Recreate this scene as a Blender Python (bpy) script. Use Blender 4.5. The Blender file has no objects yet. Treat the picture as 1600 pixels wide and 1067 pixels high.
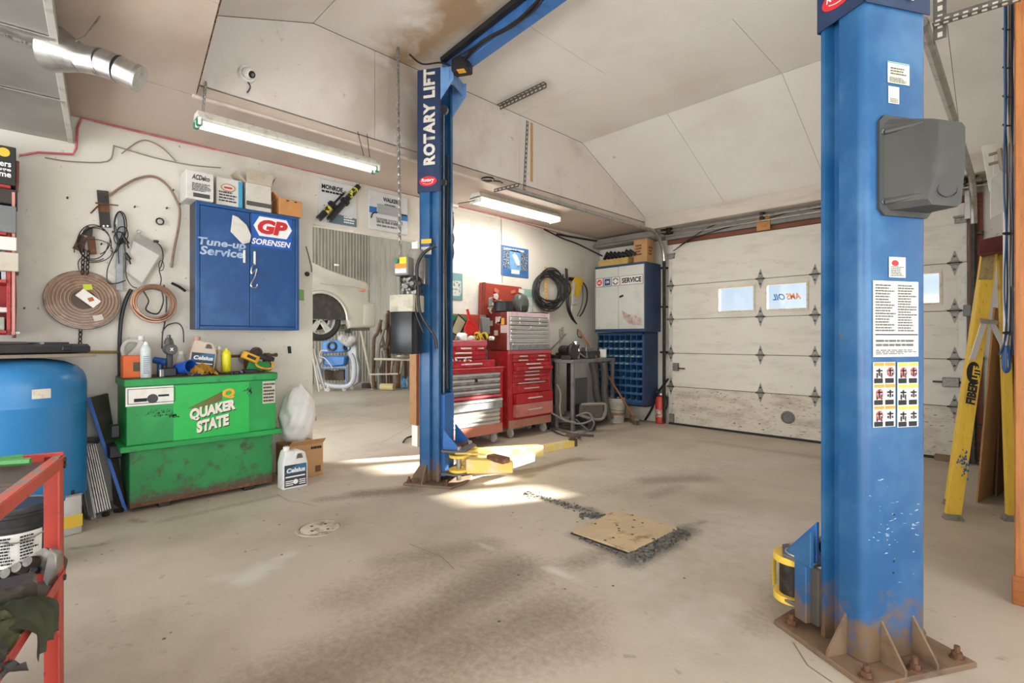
import bpy, bmesh, math, random
from math import sin, cos, pi, radians as R_
from mathutils import Vector as V, Matrix as M4
import numpy as np

sc = bpy.context.scene
COL = sc.collection
# ------------------------------------------------------------------ camera
F = 787.0
YAW = math.atan2(800, 787)
CAM = V((0, 0, 1.3))
FWD = V((-sin(YAW), cos(YAW), 0)); RGT = V((cos(YAW), sin(YAW), 0)); UP = V((0, 0, 1))
cam_d = bpy.data.cameras.new('camera')
cam_d.sensor_width = 36.0
cam_d.lens = F / 1600 * 36
cam_d.shift_y = -3.5 / 1600
cam_d.clip_start = 0.05
cam = bpy.data.objects.new('camera', cam_d)
COL.objects.link(cam)
cam.location = CAM
cam.rotation_euler = (pi / 2, 0, YAW)
sc.camera = cam
# ------------------------------------------------------------------ world, sun, big lights, exposure
w = bpy.data.worlds.new('sky'); sc.world = w; w.use_nodes = True
nt = w.node_tree; nt.nodes.clear()
wo = nt.nodes.new('ShaderNodeOutputWorld'); bg = nt.nodes.new('ShaderNodeBackground')
tc = nt.nodes.new('ShaderNodeTexCoord'); sx = nt.nodes.new('ShaderNodeSeparateXYZ'); cr = nt.nodes.new('ShaderNodeValToRGB')
cr.color_ramp.elements[0].position = 0.0; cr.color_ramp.elements[0].color = (0.93, 0.97, 1.0, 1)
cr.color_ramp.elements[1].position = 0.5; cr.color_ramp.elements[1].color = (0.22, 0.47, 0.90, 1)
e = cr.color_ramp.elements.new(0.15); e.color = (0.55, 0.77, 0.97, 1)
nt.links.new(tc.outputs['Generated'], sx.inputs[0]); nt.links.new(sx.outputs['Z'], cr.inputs[0])
nt.links.new(cr.outputs[0], bg.inputs['Color']); nt.links.new(bg.outputs[0], wo.inputs[0])
bg.inputs['Strength'].default_value = 0.5


def lamp(name, typ, loc, energy, color=(1, 1, 1), target=None, size=None, size_y=None):
    d = bpy.data.lights.new(name, typ); d.energy = energy; d.color = color
    if typ == 'AREA':
        d.shape = 'RECTANGLE'; d.size = size; d.size_y = size_y
    o = bpy.data.objects.new(name, d); COL.objects.link(o); o.location = loc
    if target is not None:
        dv = V(target) - V(loc)
        o.rotation_euler = dv.to_track_quat('-Z', 'Y').to_euler()
    return o


SUN_DIR = V((-0.45, -0.89, -0.39))
s_ = lamp('sun', 'SUN', (0, 20, 10), 22.0, (1.0, 0.93, 0.80), V((0, 20, 10)) + SUN_DIR)
s_.data.angle = 0.03
# added area fills for brightness: behind the camera, beside it, in the far bay
lamp('fill_rear', 'AREA', (-2.3, -2.95, 1.5), 120, (0.92, 0.965, 1.0), (-2.3, 1, 4.6), 5.0, 2.6)
lamp('fill_side', 'AREA', (2.5, 0.8, 1.5), 62, (0.92, 0.965, 1.0), (-1, 1.6, 3.4), 4.4, 2.6)
lamp('fill_far_bay', 'AREA', (-9.0, -0.3, 2.2), 330, (0.96, 0.98, 1.0), (-9.5, 7, 1.5), 6.5, 3.6)
sc.view_settings.view_transform = 'Standard'
sc.view_settings.look = 'None'
sc.view_settings.gamma = 1.0
sc.view_settings.use_curve_mapping = False
sc.view_settings.exposure = 1.1
sc.cycles.max_bounces = 8
sc.cycles.diffuse_bounces = 5
sc.cycles.use_denoising = True

rnd = random.Random(7)


# ------------------------------------------------------------------ pixel helpers: points where things stand
def ray(u, v):
    return FWD + RGT * ((u - 800) / F) + UP * ((530 - v) / F)


def onx(u, v, x=-5.13):
    r = ray(u, v); return CAM + r * (x / r.x)


def ony(u, v, y=7.15):
    r = ray(u, v); return CAM + r * (y / r.y)


def onz(u, v, z=0.0):
    r = ray(u, v); return CAM + r * ((z - 1.3) / r.z)


def ond(u, v, d):
    return CAM + ray(u, v) * d


def onp(u, v, p, n):
    r = ray(u, v); n = V(n); return CAM + r * ((V(p) - CAM).dot(n) / r.dot(n))


# ------------------------------------------------------------------ materials
def lin(c):
    if isinstance(c, str):
        c = tuple(int(c[i:i + 2], 16) for i in (0, 2, 4))
    return tuple((x / 255 / 12.92) if x / 255 <= 0.04045 else ((x / 255 + 0.055) / 1.055) ** 2.4 for x in c) + (1,)


MATS = {}


def mat(name, c1, c2=None, scale=6, lo=.5, hi=.72, rough=.6, metal=0., bump=0., detail=6, c3=None, s3=40, lo3=.6, hi3=.68, emit=0., stretch=None, bscale=None, spec=.5):
    if name in MATS: return MATS[name]
    m = bpy.data.materials.new(name); m.use_nodes = True
    N = m.node_tree.nodes; L = m.node_tree.links
    b = N['Principled BSDF']; b.inputs['Roughness'].default_value = rough; b.inputs['Metallic'].default_value = metal
    b.inputs['Specular IOR Level'].default_value = spec
    tc = N.new('ShaderNodeTexCoord'); src = tc.outputs['Object']
    if stretch:
        mp = N.new('ShaderNodeMapping'); mp.inputs['Scale'].default_value = stretch
        L.new(src, mp.inputs[0]); src = mp.outputs[0]

    def noise(s):
        n = N.new('ShaderNodeTexNoise'); n.inputs['Scale'].default_value = s; n.inputs['Detail'].default_value = detail
        n.inputs['Roughness'].default_value = .62
        L.new(src, n.inputs['Vector']); return n.outputs['Fac']

    col = None
    if c2 is None and c3 is None:
        b.inputs['Base Color'].default_value = lin(c1)
    else:
        prev = lin(c1); psock = None
        for cc, s, a, z in ((c2, scale, lo, hi), (c3, s3, lo3, hi3)):
            if cc is None: continue
            r = N.new('ShaderNodeMapRange'); r.inputs['From Min'].default_value = a; r.inputs['From Max'].default_value = z
            L.new(noise(s), r.inputs['Value'])
            mx = N.new('ShaderNodeMix'); mx.data_type = 'RGBA'
            L.new(r.outputs[0], mx.inputs['Factor'])
            if psock is None: mx.inputs[6].default_value = prev
            else: L.new(psock, mx.inputs[6])
            mx.inputs[7].default_value = lin(cc); psock = mx.outputs[2]
        L.new(psock, b.inputs['Base Color']); col = psock
    if bump:
        bp = N.new('ShaderNodeBump'); bp.inputs['Strength'].default_value = bump; bp.inputs['Distance'].default_value = .01
        L.new(noise(bscale or scale * 5), bp.inputs['Height']); L.new(bp.outputs[0], b.inputs['Normal'])
    if emit:
        b.inputs['Emission Color'].default_value = lin(c1); b.inputs['Emission Strength'].default_value = emit
    MATS[name] = m
    return m


def glass(name, tint=(.97, .98, 1)):
    m = bpy.data.materials.new(name); m.use_nodes = True
    N = m.node_tree.nodes; L = m.node_tree.links; N.clear()
    o = N.new('ShaderNodeOutputMaterial'); t = N.new('ShaderNodeBsdfTransparent'); g = N.new('ShaderNodeBsdfGlossy'); mx = N.new('ShaderNodeMixShader')
    t.inputs[0].default_value = tint + (1,); g.inputs['Roughness'].default_value = .05; mx.inputs[0].default_value = .07
    L.new(t.outputs[0], mx.inputs[1]); L.new(g.outputs[0], mx.inputs[2]); L.new(mx.outputs[0], o.inputs[0])
    MATS[name] = m; return m


# ------------------------------------------------------------------ mesh builder
class MB:
    def __init__(s): s.bm = bmesh.new()

    def box(s, c, size, rot=None, bev=0., seg=1):
        t = bmesh.new()
        bmesh.ops.create_cube(t, size=1, matrix=M4.Diagonal((size[0], size[1], size[2], 1)))
        if bev: bmesh.ops.bevel(t, geom=t.edges[:], offset=min(bev, .45 * min(size)), segments=seg, affect='EDGES', profile=.5)
        m = M4.Translation(V(c))
        if rot is not None:
            m = m @ (rot.to_4x4() if hasattr(rot, 'to_4x4') else M4.Rotation(rot, 4, 'Z'))
        s.merge(t, m); return s

    def bx(s, a, b, bev=0., seg=1):
        a = V(a); b = V(b)
        return s.box((a + b) / 2, [abs(b[i] - a[i]) for i in range(3)], None, bev, seg)

    def merge(s, t, m=None):
        if m is not None: bmesh.ops.transform(t, matrix=m, verts=t.verts)
        vs = [s.bm.verts.new(v.co) for v in t.verts]
        t.verts.index_update()
        for f in t.faces:
            try: s.bm.faces.new([vs[v.index] for v in f.verts])
            except ValueError: pass
        t.free()

    def poly(s, pts):
        vs = [s.bm.verts.new(V(p)) for p in pts]
        s.bm.faces.new(vs); return s

    def prism(s, pts, vec, bev=0., seg=1):
        t = bmesh.new()
        vs = [t.verts.new(V(p)) for p in pts]
        f = t.faces.new(vs)
        r = bmesh.ops.extrude_face_region(t, geom=[f])
        nv = [g for g in r['geom'] if isinstance(g, bmesh.types.BMVert)]
        bmesh.ops.translate(t, verts=nv, vec=V(vec))
        bmesh.ops.recalc_face_normals(t, faces=t.faces)
        if bev: bmesh.ops.bevel(t, geom=t.edges[:], offset=bev, segments=seg, affect='EDGES', profile=.5, clamp_overlap=True)
        s.merge(t); return s

    def slab(s, pts, th):
        """polygon with thickness th along minus its normal"""
        pts = [V(p) for p in pts]
        n = V((0, 0, 0))
        for i in range(len(pts)): n += pts[i].cross(pts[(i + 1) % len(pts)])
        n.normalize()
        return s.prism(pts, -n * th)

    def cyl(s, p0, p1, r0, r1=None, seg=12, cap=True):
        p0 = V(p0); p1 = V(p1); r1 = r0 if r1 is None else r1
        d = (p1 - p0).normalized(); a = d.orthogonal().normalized(); b = d.cross(a)
        A = []; B = []
        for i in range(seg):
            q = a * cos(2 * pi * i / seg) + b * sin(2 * pi * i / seg)
            A.append(s.bm.verts.new(p0 + q * r0)); B.append(s.bm.verts.new(p1 + q * r1))
        for i in range(seg):
            j = (i + 1) % seg
            s.bm.faces.new((A[i], A[j], B[j], B[i]))
        if cap:
            s.bm.faces.new(A[::-1]); s.bm.faces.new(B)
        return s

    def tube(s, pts, r, seg=6, closed=False, taper=None):
        pts = [V(p) for p in pts]; n = len(pts); rings = []
        up = None
        for i in range(n):
            if closed: d = pts[(i + 1) % n] - pts[i - 1]
            else: d = pts[min(i + 1, n - 1)] - pts[max(i - 1, 0)]
            if d.length < 1e-9: d = V((0, 0, 1))
            d.normalize()
            if up is None: a = d.orthogonal().normalized()
            else:
                a = up - d * up.dot(d)
                a = a.normalized() if a.length > 1e-6 else d.orthogonal().normalized()
            up = a; b = d.cross(a)
            rr = r if taper is None else r * (1 + (taper - 1) * i / (n - 1))
            rings.append([s.bm.verts.new(pts[i] + (a * cos(2 * pi * k / seg) + b * sin(2 * pi * k / seg)) * rr) for k in range(seg)])
        for i in range(n if closed else n - 1):
            A = rings[i]; B = rings[(i + 1) % n]
            for k in range(seg):
                s.bm.faces.new((A[k], A[(k + 1) % seg], B[(k + 1) % seg], B[k]))
        if not closed:
            s.bm.faces.new(rings[0][::-1]); s.bm.faces.new(rings[-1])
        return s

    def lathe(s, c, prof, seg=20, axis=(0, 0, 1), closed=False, a0=0.):
        c = V(c); d = V(axis).normalized()
        a = V((1, 0, 0)) if abs(d.x) < .9 else V((0, 1, 0))
        a = (a - d * a.dot(d)).normalized(); b = d.cross(a)
        rings = []
        for (r, z) in prof:
            if r < 1e-6: rings.append([s.bm.verts.new(c + d * z)])
            else: rings.append([s.bm.verts.new(c + d * z + (a * cos(a0 + 2 * pi * k / seg) + b * sin(a0 + 2 * pi * k / seg)) * r) for k in range(seg)])
        m = len(rings)
        for i in range(m if closed else m - 1):
            A = rings[i]; B = rings[(i + 1) % m]
            for k in range(seg):
                k2 = (k + 1) % seg
                if len(A) == 1 and len(B) == 1: continue
                if len(A) == 1: s.bm.faces.new((A[0], B[k2], B[k]))
                elif len(B) == 1: s.bm.faces.new((A[k], A[k2], B[0]))
                else: s.bm.faces.new((A[k], A[k2], B[k2], B[k]))
        if not closed:
            if len(rings[0]) > 1: s.bm.faces.new(rings[0][::-1])
            if len(rings[-1]) > 1: s.bm.faces.new(rings[-1])
        return s

    def ball(s, c, r, seg=12, rings=8):
        r = (r, r, r) if not hasattr(r, '__len__') else r
        t = bmesh.new(); bmesh.ops.create_uvsphere(t, u_segments=seg, v_segments=rings, radius=1)
        s.merge(t, M4.Translation(V(c)) @ M4.Diagonal((r[0], r[1], r[2], 1))); return s

    def torus(s, c, R, r, axis=(1, 0, 0), seg=32, rs=6, sx=1, sy=1):
        d = V(axis).normalized(); a = d.orthogonal().normalized(); b = d.cross(a)
        return s.tube([V(c) + a * cos(2 * pi * i / seg) * R * sx + b * sin(2 * pi * i / seg) * R * sy for i in range(seg)], r, rs, True)


def root_loc(o):
    while o.parent: o = o.parent
    return o.location


def build(name, mb, m, parent=None, smooth=35, local=False, label=None, kind=None):
    me = bpy.data.meshes.new(name)
    bm = mb.bm if isinstance(mb, MB) else mb
    bmesh.ops.recalc_face_normals(bm, faces=bm.faces)
    if parent is not None and not local:
        bmesh.ops.translate(bm, verts=bm.verts, vec=-root_loc(parent))
    bm.to_mesh(me); bm.free()
    for mm in (m if isinstance(m, (list, tuple)) else [m]): me.materials.append(mm)
    if smooth:
        me.polygons.foreach_set('use_smooth', [True] * len(me.polygons))
        me.set_sharp_from_angle(angle=R_(smooth))
    o = bpy.data.objects.new(name, me); COL.objects.link(o)
    if parent is not None: o.parent = parent
    if label: o['label'] = label
    if kind: o['kind'] = kind
    return o


def thing(name, label, cat, loc=(0, 0, 0), rz=0., group=None):
    o = bpy.data.objects.new(name, None); COL.objects.link(o)
    o.location = loc; o.rotation_euler = (0, 0, rz); o.empty_display_size = .1
    o['label'] = label; o['category'] = cat
    if group: o['group'] = group
    return o


def solo(name, mb, m, label, cat, group=None, smooth=35, loc=None, kind=None):
    """a thing that is one mesh; mb in world coordinates; origin moved to its base"""
    bm = mb.bm
    lo = [min(v.co[i] for v in bm.verts) for i in range(3)]; hi = [max(v.co[i] for v in bm.verts) for i in range(3)]
    p = V(((lo[0] + hi[0]) / 2, (lo[1] + hi[1]) / 2, lo[2]))
    bmesh.ops.translate(bm, verts=bm.verts, vec=-p)
    o = build(name, mb, m, None, smooth)
    o.location = p; o['label'] = label; o['category'] = cat
    if group: o['group'] = group
    if kind: o['kind'] = kind
    return o


def struct(name, mb, m, parent=None, smooth=30, label=None):
    o = build(name, mb, m, parent, smooth)
    if parent is None: o['kind'] = 'structure'
    if label: o['label'] = label
    return o


def sroot(name, label=None):
    o = bpy.data.objects.new(name, None); COL.objects.link(o); o['kind'] = 'structure'
    if label: o['label'] = label
    return o


def dup(o, loc=None, rz=None, label=None, parent=None):
    c = o.copy(); COL.objects.link(c)
    if parent is not None: c.parent = parent
    if loc is not None: c.location = loc
    if rz is not None: c.rotation_euler = (0, 0, rz)
    if label: c['label'] = label
    for ch in list(o.children): dup(ch, parent=c)
    return c


_tc = {}


def text_bm(s, bold=0., shear=0., sp=1.):
    cu = bpy.data.curves.new('t', 'FONT'); cu.body = s; cu.resolution_u = 3; cu.offset = bold; cu.shear = shear; cu.space_character = sp; cu.fill_mode = 'FRONT'
    ob = bpy.data.objects.new('t', cu)
    me = bpy.data.meshes.new_from_object(ob)
    bpy.data.objects.remove(ob); bpy.data.curves.remove(cu)
    bm = bmesh.new(); bm.from_mesh(me); bpy.data.meshes.remove(me)
    return bm


def text(parent, s, org, xd, yd, width, height, m, bold=.0, shear=0., name='lettering', lift=.002, label=None, mb=None, sp=1.):
    """letters fill the width x height box from org along xd, yd"""
    bm = text_bm(s, bold, shear, sp)
    if not bm.verts: return None
    xs = [v.co.x for v in bm.verts]; ys = [v.co.y for v in bm.verts]
    x0, x1, y0, y1 = min(xs), max(xs), min(ys), max(ys)
    xd = V(xd).normalized(); yd = V(yd).normalized(); n = xd.cross(yd); org = V(org)
    for v in bm.verts:
        v.co = org + xd * ((v.co.x - x0) / (x1 - x0) * width) + yd * ((v.co.y - y0) / (y1 - y0) * height) + n * lift
    if mb is not None:
        mb.merge(bm); return None
    me = bpy.data.meshes.new(name)
    if parent is not None: bmesh.ops.translate(bm, verts=bm.verts, vec=-root_loc(parent))
    bm.to_mesh(me); bm.free(); me.materials.append(m)
    o = bpy.data.objects.new(name, me); COL.objects.link(o); o.parent = parent
    if label: o['label'] = label
    return o


def lines(parent, org, xd, yd, width, height, n, m, name='print', lift=.003, gaps=3, seed=1, fill=.55, ragged=.35):
    """rows of small printed dashes standing for unreadable text"""
    r = random.Random(seed); mb = MB(); xd = V(xd).normalized(); yd = V(yd).normalized(); nn = xd.cross(yd); org = V(org)
    for i in range(n):
        y = height - (i + .8) * height / n; h = height / n * fill; x = 0; end = width * (1 - ragged * r.random())
        while x < end:
            l = width * (.06 + .14 * r.random()); l = min(l, end - x)
            p = org + xd * x + yd * y + nn * lift
            mb.poly([p, p + xd * l, p + xd * l + yd * h, p + yd * h]); x += l + width * .025
    return build(name, mb, m, parent, 0)


def patch(mb, org, xd, yd, x0, x1, y0, y1, lift=.002):
    xd = V(xd).normalized(); yd = V(yd).normalized(); n = xd.cross(yd); o = V(org) + n * lift
    mb.poly([o + xd * x0 + yd * y0, o + xd * x1 + yd * y0, o + xd * x1 + yd * y1, o + xd * x0 + yd * y1]); return mb


def catmull(pts, n=8, closed=False):
    pts = [V(p) for p in pts]; out = []
    m = len(pts)
    for i in range(m if closed else m - 1):
        p0 = pts[i - 1] if (closed or i > 0) else pts[0]; p1 = pts[i]; p2 = pts[(i + 1) % m]
        p3 = pts[(i + 2) % m] if (closed or i + 2 < m) else pts[-1]
        for k in range(n):
            t = k / n
            out.append(.5 * ((2 * p1) + (p2 - p0) * t + (2 * p0 - 5 * p1 + 4 * p2 - p3) * t * t + (3 * p1 - p0 - 3 * p2 + p3) * t ** 3))
    if not closed: out.append(pts[-1])
    return out


X, Y, Z = V((1, 0, 0)), V((0, 1, 0)), V((0, 0, 1))
# common materials
BLK = mat('black_plastic', '1c1c1e', '2a2a2b', rough=.45)
DARK = mat('dark_steel', '3a3632', '57504a', 20, rough=.5, metal=.6)
STEEL = mat('galvanised_steel', 'b4b2ad', '8e8b86', 14, rough=.35, metal=.85)
CHROME = mat('bright_metal', 'd8d8d8', rough=.22, metal=1)
RUST = mat('rusty_steel', '6b4a35', '94684a', 25, rough=.85, metal=.2, c3='3a2c24', s3=60, bump=.3)
WHITE = mat('white_paint', 'e9e7e2', 'd5d0c8', 9, rough=.5)
PAPER = mat('paper', 'eceae4', 'dedad0', 12, rough=.8)
INK = mat('ink', '26262a', rough=.8)
INKG = mat('worn_ink', '66665f', rough=.8)
INKW = mat('white_ink', 'f2f2f0', rough=.6)
GREY = mat('grey_plastic', '7d7d7b', '6a6a69', 8, rough=.5)
WOOD = mat('raw_wood', 'b07a48', '8c5a32', 5, .4, .7, rough=.7, stretch=(8, 8, 1), c3='6e4526', s3=30)
CARD = mat('cardboard', 'b98f62', 'a97f55', 10, rough=.85)
RUBBER = mat('rubber', '262524', '38362f', 25, rough=.8)
REDP = mat('red_paint', 'b3222a', 'c8474a', 12, rough=.42, c3='7b1f20', s3=45, lo3=.64, hi3=.7)
BLUEP = mat('lift_blue_paint', '1c5486', '40719c', 3.5, .45, .75, rough=.34, c3='5c5a58', s3=16, lo3=.66, hi3=.76)


def rust_up(m, z0, z1, colr, sc_=7.):
    """rust and dirt worn in from the foot of a steel part, thinning out with height"""
    N = m.node_tree.nodes; L = m.node_tree.links; pb = N['Principled BSDF']; base = pb.inputs['Base Color'].links[0].from_socket
    tc = N.new('ShaderNodeTexCoord'); sp = N.new('ShaderNodeSeparateXYZ'); L.new(tc.outputs['Object'], sp.inputs[0])
    n = N.new('ShaderNodeTexNoise'); n.inputs['Scale'].default_value = sc_; n.inputs['Detail'].default_value = 8; n.inputs['Roughness'].default_value = .7; L.new(tc.outputs['Object'], n.inputs['Vector'])
    r = N.new('ShaderNodeMapRange'); r.inputs['From Min'].default_value = z0; r.inputs['From Max'].default_value = z1; r.inputs['To Min'].default_value = .62; r.inputs['To Max'].default_value = 0.; L.new(sp.outputs['Z'], r.inputs['Value'])
    a = N.new('ShaderNodeMath'); a.operation = 'ADD'; L.new(r.outputs[0], a.inputs[0]); L.new(n.outputs['Fac'], a.inputs[1])
    q = N.new('ShaderNodeMapRange'); q.inputs['From Min'].default_value = .78; q.inputs['From Max'].default_value = .98; L.new(a.outputs[0], q.inputs['Value'])
    mx = N.new('ShaderNodeMix'); mx.data_type = 'RGBA'; L.new(q.outputs[0], mx.inputs['Factor']); L.new(base, mx.inputs[6]); mx.inputs[7].default_value = lin(colr); L.new(mx.outputs[2], pb.inputs['Base Color'])


rust_up(BLUEP, .0, .45, '6f5a46', 11.)
YELP = mat('yellow_paint', 'ecc84e', 'd9b23a', 10, rough=.5, c3='8a6a3a', s3=30, lo3=.66, hi3=.72)

# ================================================================== SETTING
WALLM = mat('painted_wall', 'd9d5cb', 'beb6a8', 1.6, .52, .80, rough=.85, c3='8d8375', s3=22, lo3=.66, hi3=.75, bump=.15, bscale=60)
CEILM = mat('textured_ceiling', 'ebe8e3', 'dbd5ce', 1.1, .5, .85, rough=.9, bump=.35, bscale=70, c3='b8aea4', s3=9, lo3=.68, hi3=.8)
FASM = mat('textured_board', 'ddd6d0', 'c2b8b0', 1.8, .5, .78, rough=.9, bump=.3, bscale=80, c3='988c84', s3=14, lo3=.64, hi3=.8)
SOFM = mat('low_ceiling_paint', 'c9b9ac', 'b3a092', 1.3, .48, .8, rough=.6, stretch=(.5, 1.4, 1))
DOORM = mat('door_panel_paint', 'd9d3c8', 'c3bbae', 4, .5, .8, rough=.6, stretch=(.6, 1, 2.5), c3='a39a8d', s3=18, lo3=.66, hi3=.74)
DOORD = mat('door_panel_dirty', 'cfc7b8', 'a89c8a', 5, .46, .72, rough=.65, stretch=(.7, 1, 2), c3='5f564b', s3=26, lo3=.59, hi3=.68)
BEAMM = mat('beam_paint', 'cfc5b9', 'b3a79a', 3, .45, .75, rough=.7, stretch=(.4, 1, 2))

# ---- floor: a fine grid whose stain and tone masks colour the concrete
fx0, fx1, fy0, fy1, st = -14.7, 2.7, -3.1, 8.15, .05
nx = int((fx1 - fx0) / st) + 1; ny = int((fy1 - fy0) / st) + 1
gx, gy = np.meshgrid(fx0 + np.arange(nx) * st, fy0 + np.arange(ny) * st)
msk = np.zeros((3, ny, nx))


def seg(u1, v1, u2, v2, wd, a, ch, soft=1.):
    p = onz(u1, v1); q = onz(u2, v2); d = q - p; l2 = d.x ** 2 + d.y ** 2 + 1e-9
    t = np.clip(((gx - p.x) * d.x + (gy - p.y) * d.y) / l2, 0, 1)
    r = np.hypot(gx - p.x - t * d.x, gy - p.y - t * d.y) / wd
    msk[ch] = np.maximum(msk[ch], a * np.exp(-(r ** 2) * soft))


# brown tracked-in dirt, plus dark brown strokes left of the lift column foot
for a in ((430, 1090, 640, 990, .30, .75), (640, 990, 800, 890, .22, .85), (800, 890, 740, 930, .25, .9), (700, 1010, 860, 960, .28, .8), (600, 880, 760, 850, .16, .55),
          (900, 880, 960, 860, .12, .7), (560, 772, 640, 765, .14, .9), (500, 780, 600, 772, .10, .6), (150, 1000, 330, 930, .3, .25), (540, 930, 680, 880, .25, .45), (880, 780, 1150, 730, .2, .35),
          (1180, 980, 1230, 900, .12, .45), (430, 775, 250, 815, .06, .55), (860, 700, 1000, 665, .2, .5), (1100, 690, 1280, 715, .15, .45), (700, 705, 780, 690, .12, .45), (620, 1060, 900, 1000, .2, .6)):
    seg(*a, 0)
# pale powder and broad paler patches
for a in ((385, 905, 415, 885, .09, 1.), (415, 885, 452, 866, .05, .95), (330, 905, 380, 895, .05, .5), (858, 888, 898, 903, .03, 1.), (745, 850, 765, 858, .03, .8), (1000, 900, 1180, 820, .45, .45), (1060, 980, 1150, 900, .3, .4),
          (900, 740, 1250, 720, .35, .35), (470, 740, 640, 730, .25, .4), (560, 640, 520, 620, .6, .5)):
    seg(*a, 1)
# wet grey and gravel
for a in ((800, 765, 925, 800, .07, .8), (920, 795, 950, 815, .07, .9), (985, 878, 1075, 828, .10, 1.), (1000, 870, 1050, 850, .08, 1.), (1010, 750, 1110, 748, .16, .55), (1060, 760, 1020, 775, .12, .5), (895, 835, 985, 872, .06, .8),
          (1060, 826, 1098, 815, .03, .8), (110, 858, 160, 850, .03, .8), (205, 812, 222, 816, .04, .7)):
    seg(*a, 2)
verts = np.stack([gx.ravel(), gy.ravel(), np.zeros(nx * ny)], 1)
ii = np.arange(nx * ny).reshape(ny, nx)
quads = np.stack([ii[:-1, :-1], ii[:-1, 1:], ii[1:, 1:], ii[1:, :-1]], -1).reshape(-1, 4)
me = bpy.data.meshes.new('floor')
me.vertices.add(len(verts)); me.vertices.foreach_set('co', verts.ravel())
me.loops.add(quads.size); me.loops.foreach_set('vertex_index', quads.ravel())
me.polygons.add(len(quads)); me.polygons.foreach_set('loop_start', np.arange(len(quads)) * 4)
me.update(calc_edges=True)
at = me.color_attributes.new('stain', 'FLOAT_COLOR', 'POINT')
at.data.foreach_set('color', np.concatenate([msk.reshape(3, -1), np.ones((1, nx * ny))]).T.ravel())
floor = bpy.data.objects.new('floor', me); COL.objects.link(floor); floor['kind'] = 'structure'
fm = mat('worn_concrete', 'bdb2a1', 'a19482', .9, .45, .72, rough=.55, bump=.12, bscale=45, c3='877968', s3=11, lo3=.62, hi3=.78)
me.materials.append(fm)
N = fm.node_tree.nodes; L = fm.node_tree.links; pb = N['Principled BSDF']
base = pb.inputs['Base Color'].links[0].from_socket
att = N.new('ShaderNodeAttribute'); att.attribute_name = 'stain'
sp = N.new('ShaderNodeSeparateColor'); L.new(att.outputs['Color'], sp.inputs[0])
tco = N.new('ShaderNodeTexCoord')
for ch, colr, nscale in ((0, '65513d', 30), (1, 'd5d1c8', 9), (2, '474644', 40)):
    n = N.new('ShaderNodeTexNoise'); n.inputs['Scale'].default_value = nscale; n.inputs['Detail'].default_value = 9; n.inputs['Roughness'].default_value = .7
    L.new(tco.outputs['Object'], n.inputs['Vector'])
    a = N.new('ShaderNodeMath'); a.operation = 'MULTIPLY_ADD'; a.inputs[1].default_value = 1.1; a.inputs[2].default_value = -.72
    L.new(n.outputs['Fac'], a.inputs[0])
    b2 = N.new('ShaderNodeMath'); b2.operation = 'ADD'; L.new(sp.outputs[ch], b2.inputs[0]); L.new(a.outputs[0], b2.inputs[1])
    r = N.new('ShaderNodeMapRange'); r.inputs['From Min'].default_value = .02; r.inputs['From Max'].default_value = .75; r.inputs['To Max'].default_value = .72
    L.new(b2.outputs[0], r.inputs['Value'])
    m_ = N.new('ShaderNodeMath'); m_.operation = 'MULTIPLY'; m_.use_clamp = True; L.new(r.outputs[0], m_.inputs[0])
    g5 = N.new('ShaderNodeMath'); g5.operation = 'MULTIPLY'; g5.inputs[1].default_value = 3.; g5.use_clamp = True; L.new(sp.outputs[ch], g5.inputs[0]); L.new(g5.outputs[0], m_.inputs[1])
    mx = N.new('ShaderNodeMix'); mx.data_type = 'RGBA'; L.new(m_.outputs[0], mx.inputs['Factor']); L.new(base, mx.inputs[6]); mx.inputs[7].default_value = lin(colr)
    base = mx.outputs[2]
# small dark specks over the whole slab
vr = N.new('ShaderNodeTexVoronoi'); vr.inputs['Scale'].default_value = 5.5; L.new(tco.outputs['Object'], vr.inputs['Vector'])
r = N.new('ShaderNodeMapRange'); r.inputs['From Min'].default_value = .06; r.inputs['From Max'].default_value = .03; L.new(vr.outputs['Distance'], r.inputs['Value'])
mx = N.new('ShaderNodeMix'); mx.data_type = 'RGBA'; L.new(r.outputs[0], mx.inputs['Factor']); L.new(base, mx.inputs[6]); mx.inputs[7].default_value = lin('3f3831')
L.new(mx.outputs[2], pb.inputs['Base Color'])


def strip(pts, wd):
    mb = MB(); pts = [V(p) for p in pts]
    for p, q in zip(pts, pts[1:]):
        d = (q - p).normalized(); n = V((-d.y, d.x, 0)) * wd / 2; z = V((0, 0, .0015))
        mb.poly([p - n + z, q - n + z, q + n + z, p + n + z])
    return mb


CRK = mat('crack_dark', '84745f', rough=.9)
for pts in ([(432, 772), (452, 783), (470, 785), (493, 791)], [(610, 655), (650, 668)], [(560, 700), (600, 690), (645, 664)], [(1240, 1005), (1262, 1040), (1300, 1066)], [(640, 850), (690, 870), (710, 890)], [(525, 660), (615, 610)]):
    build('crack', strip([onz(*p) for p in pts], .005), CRK, floor, 0)

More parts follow.
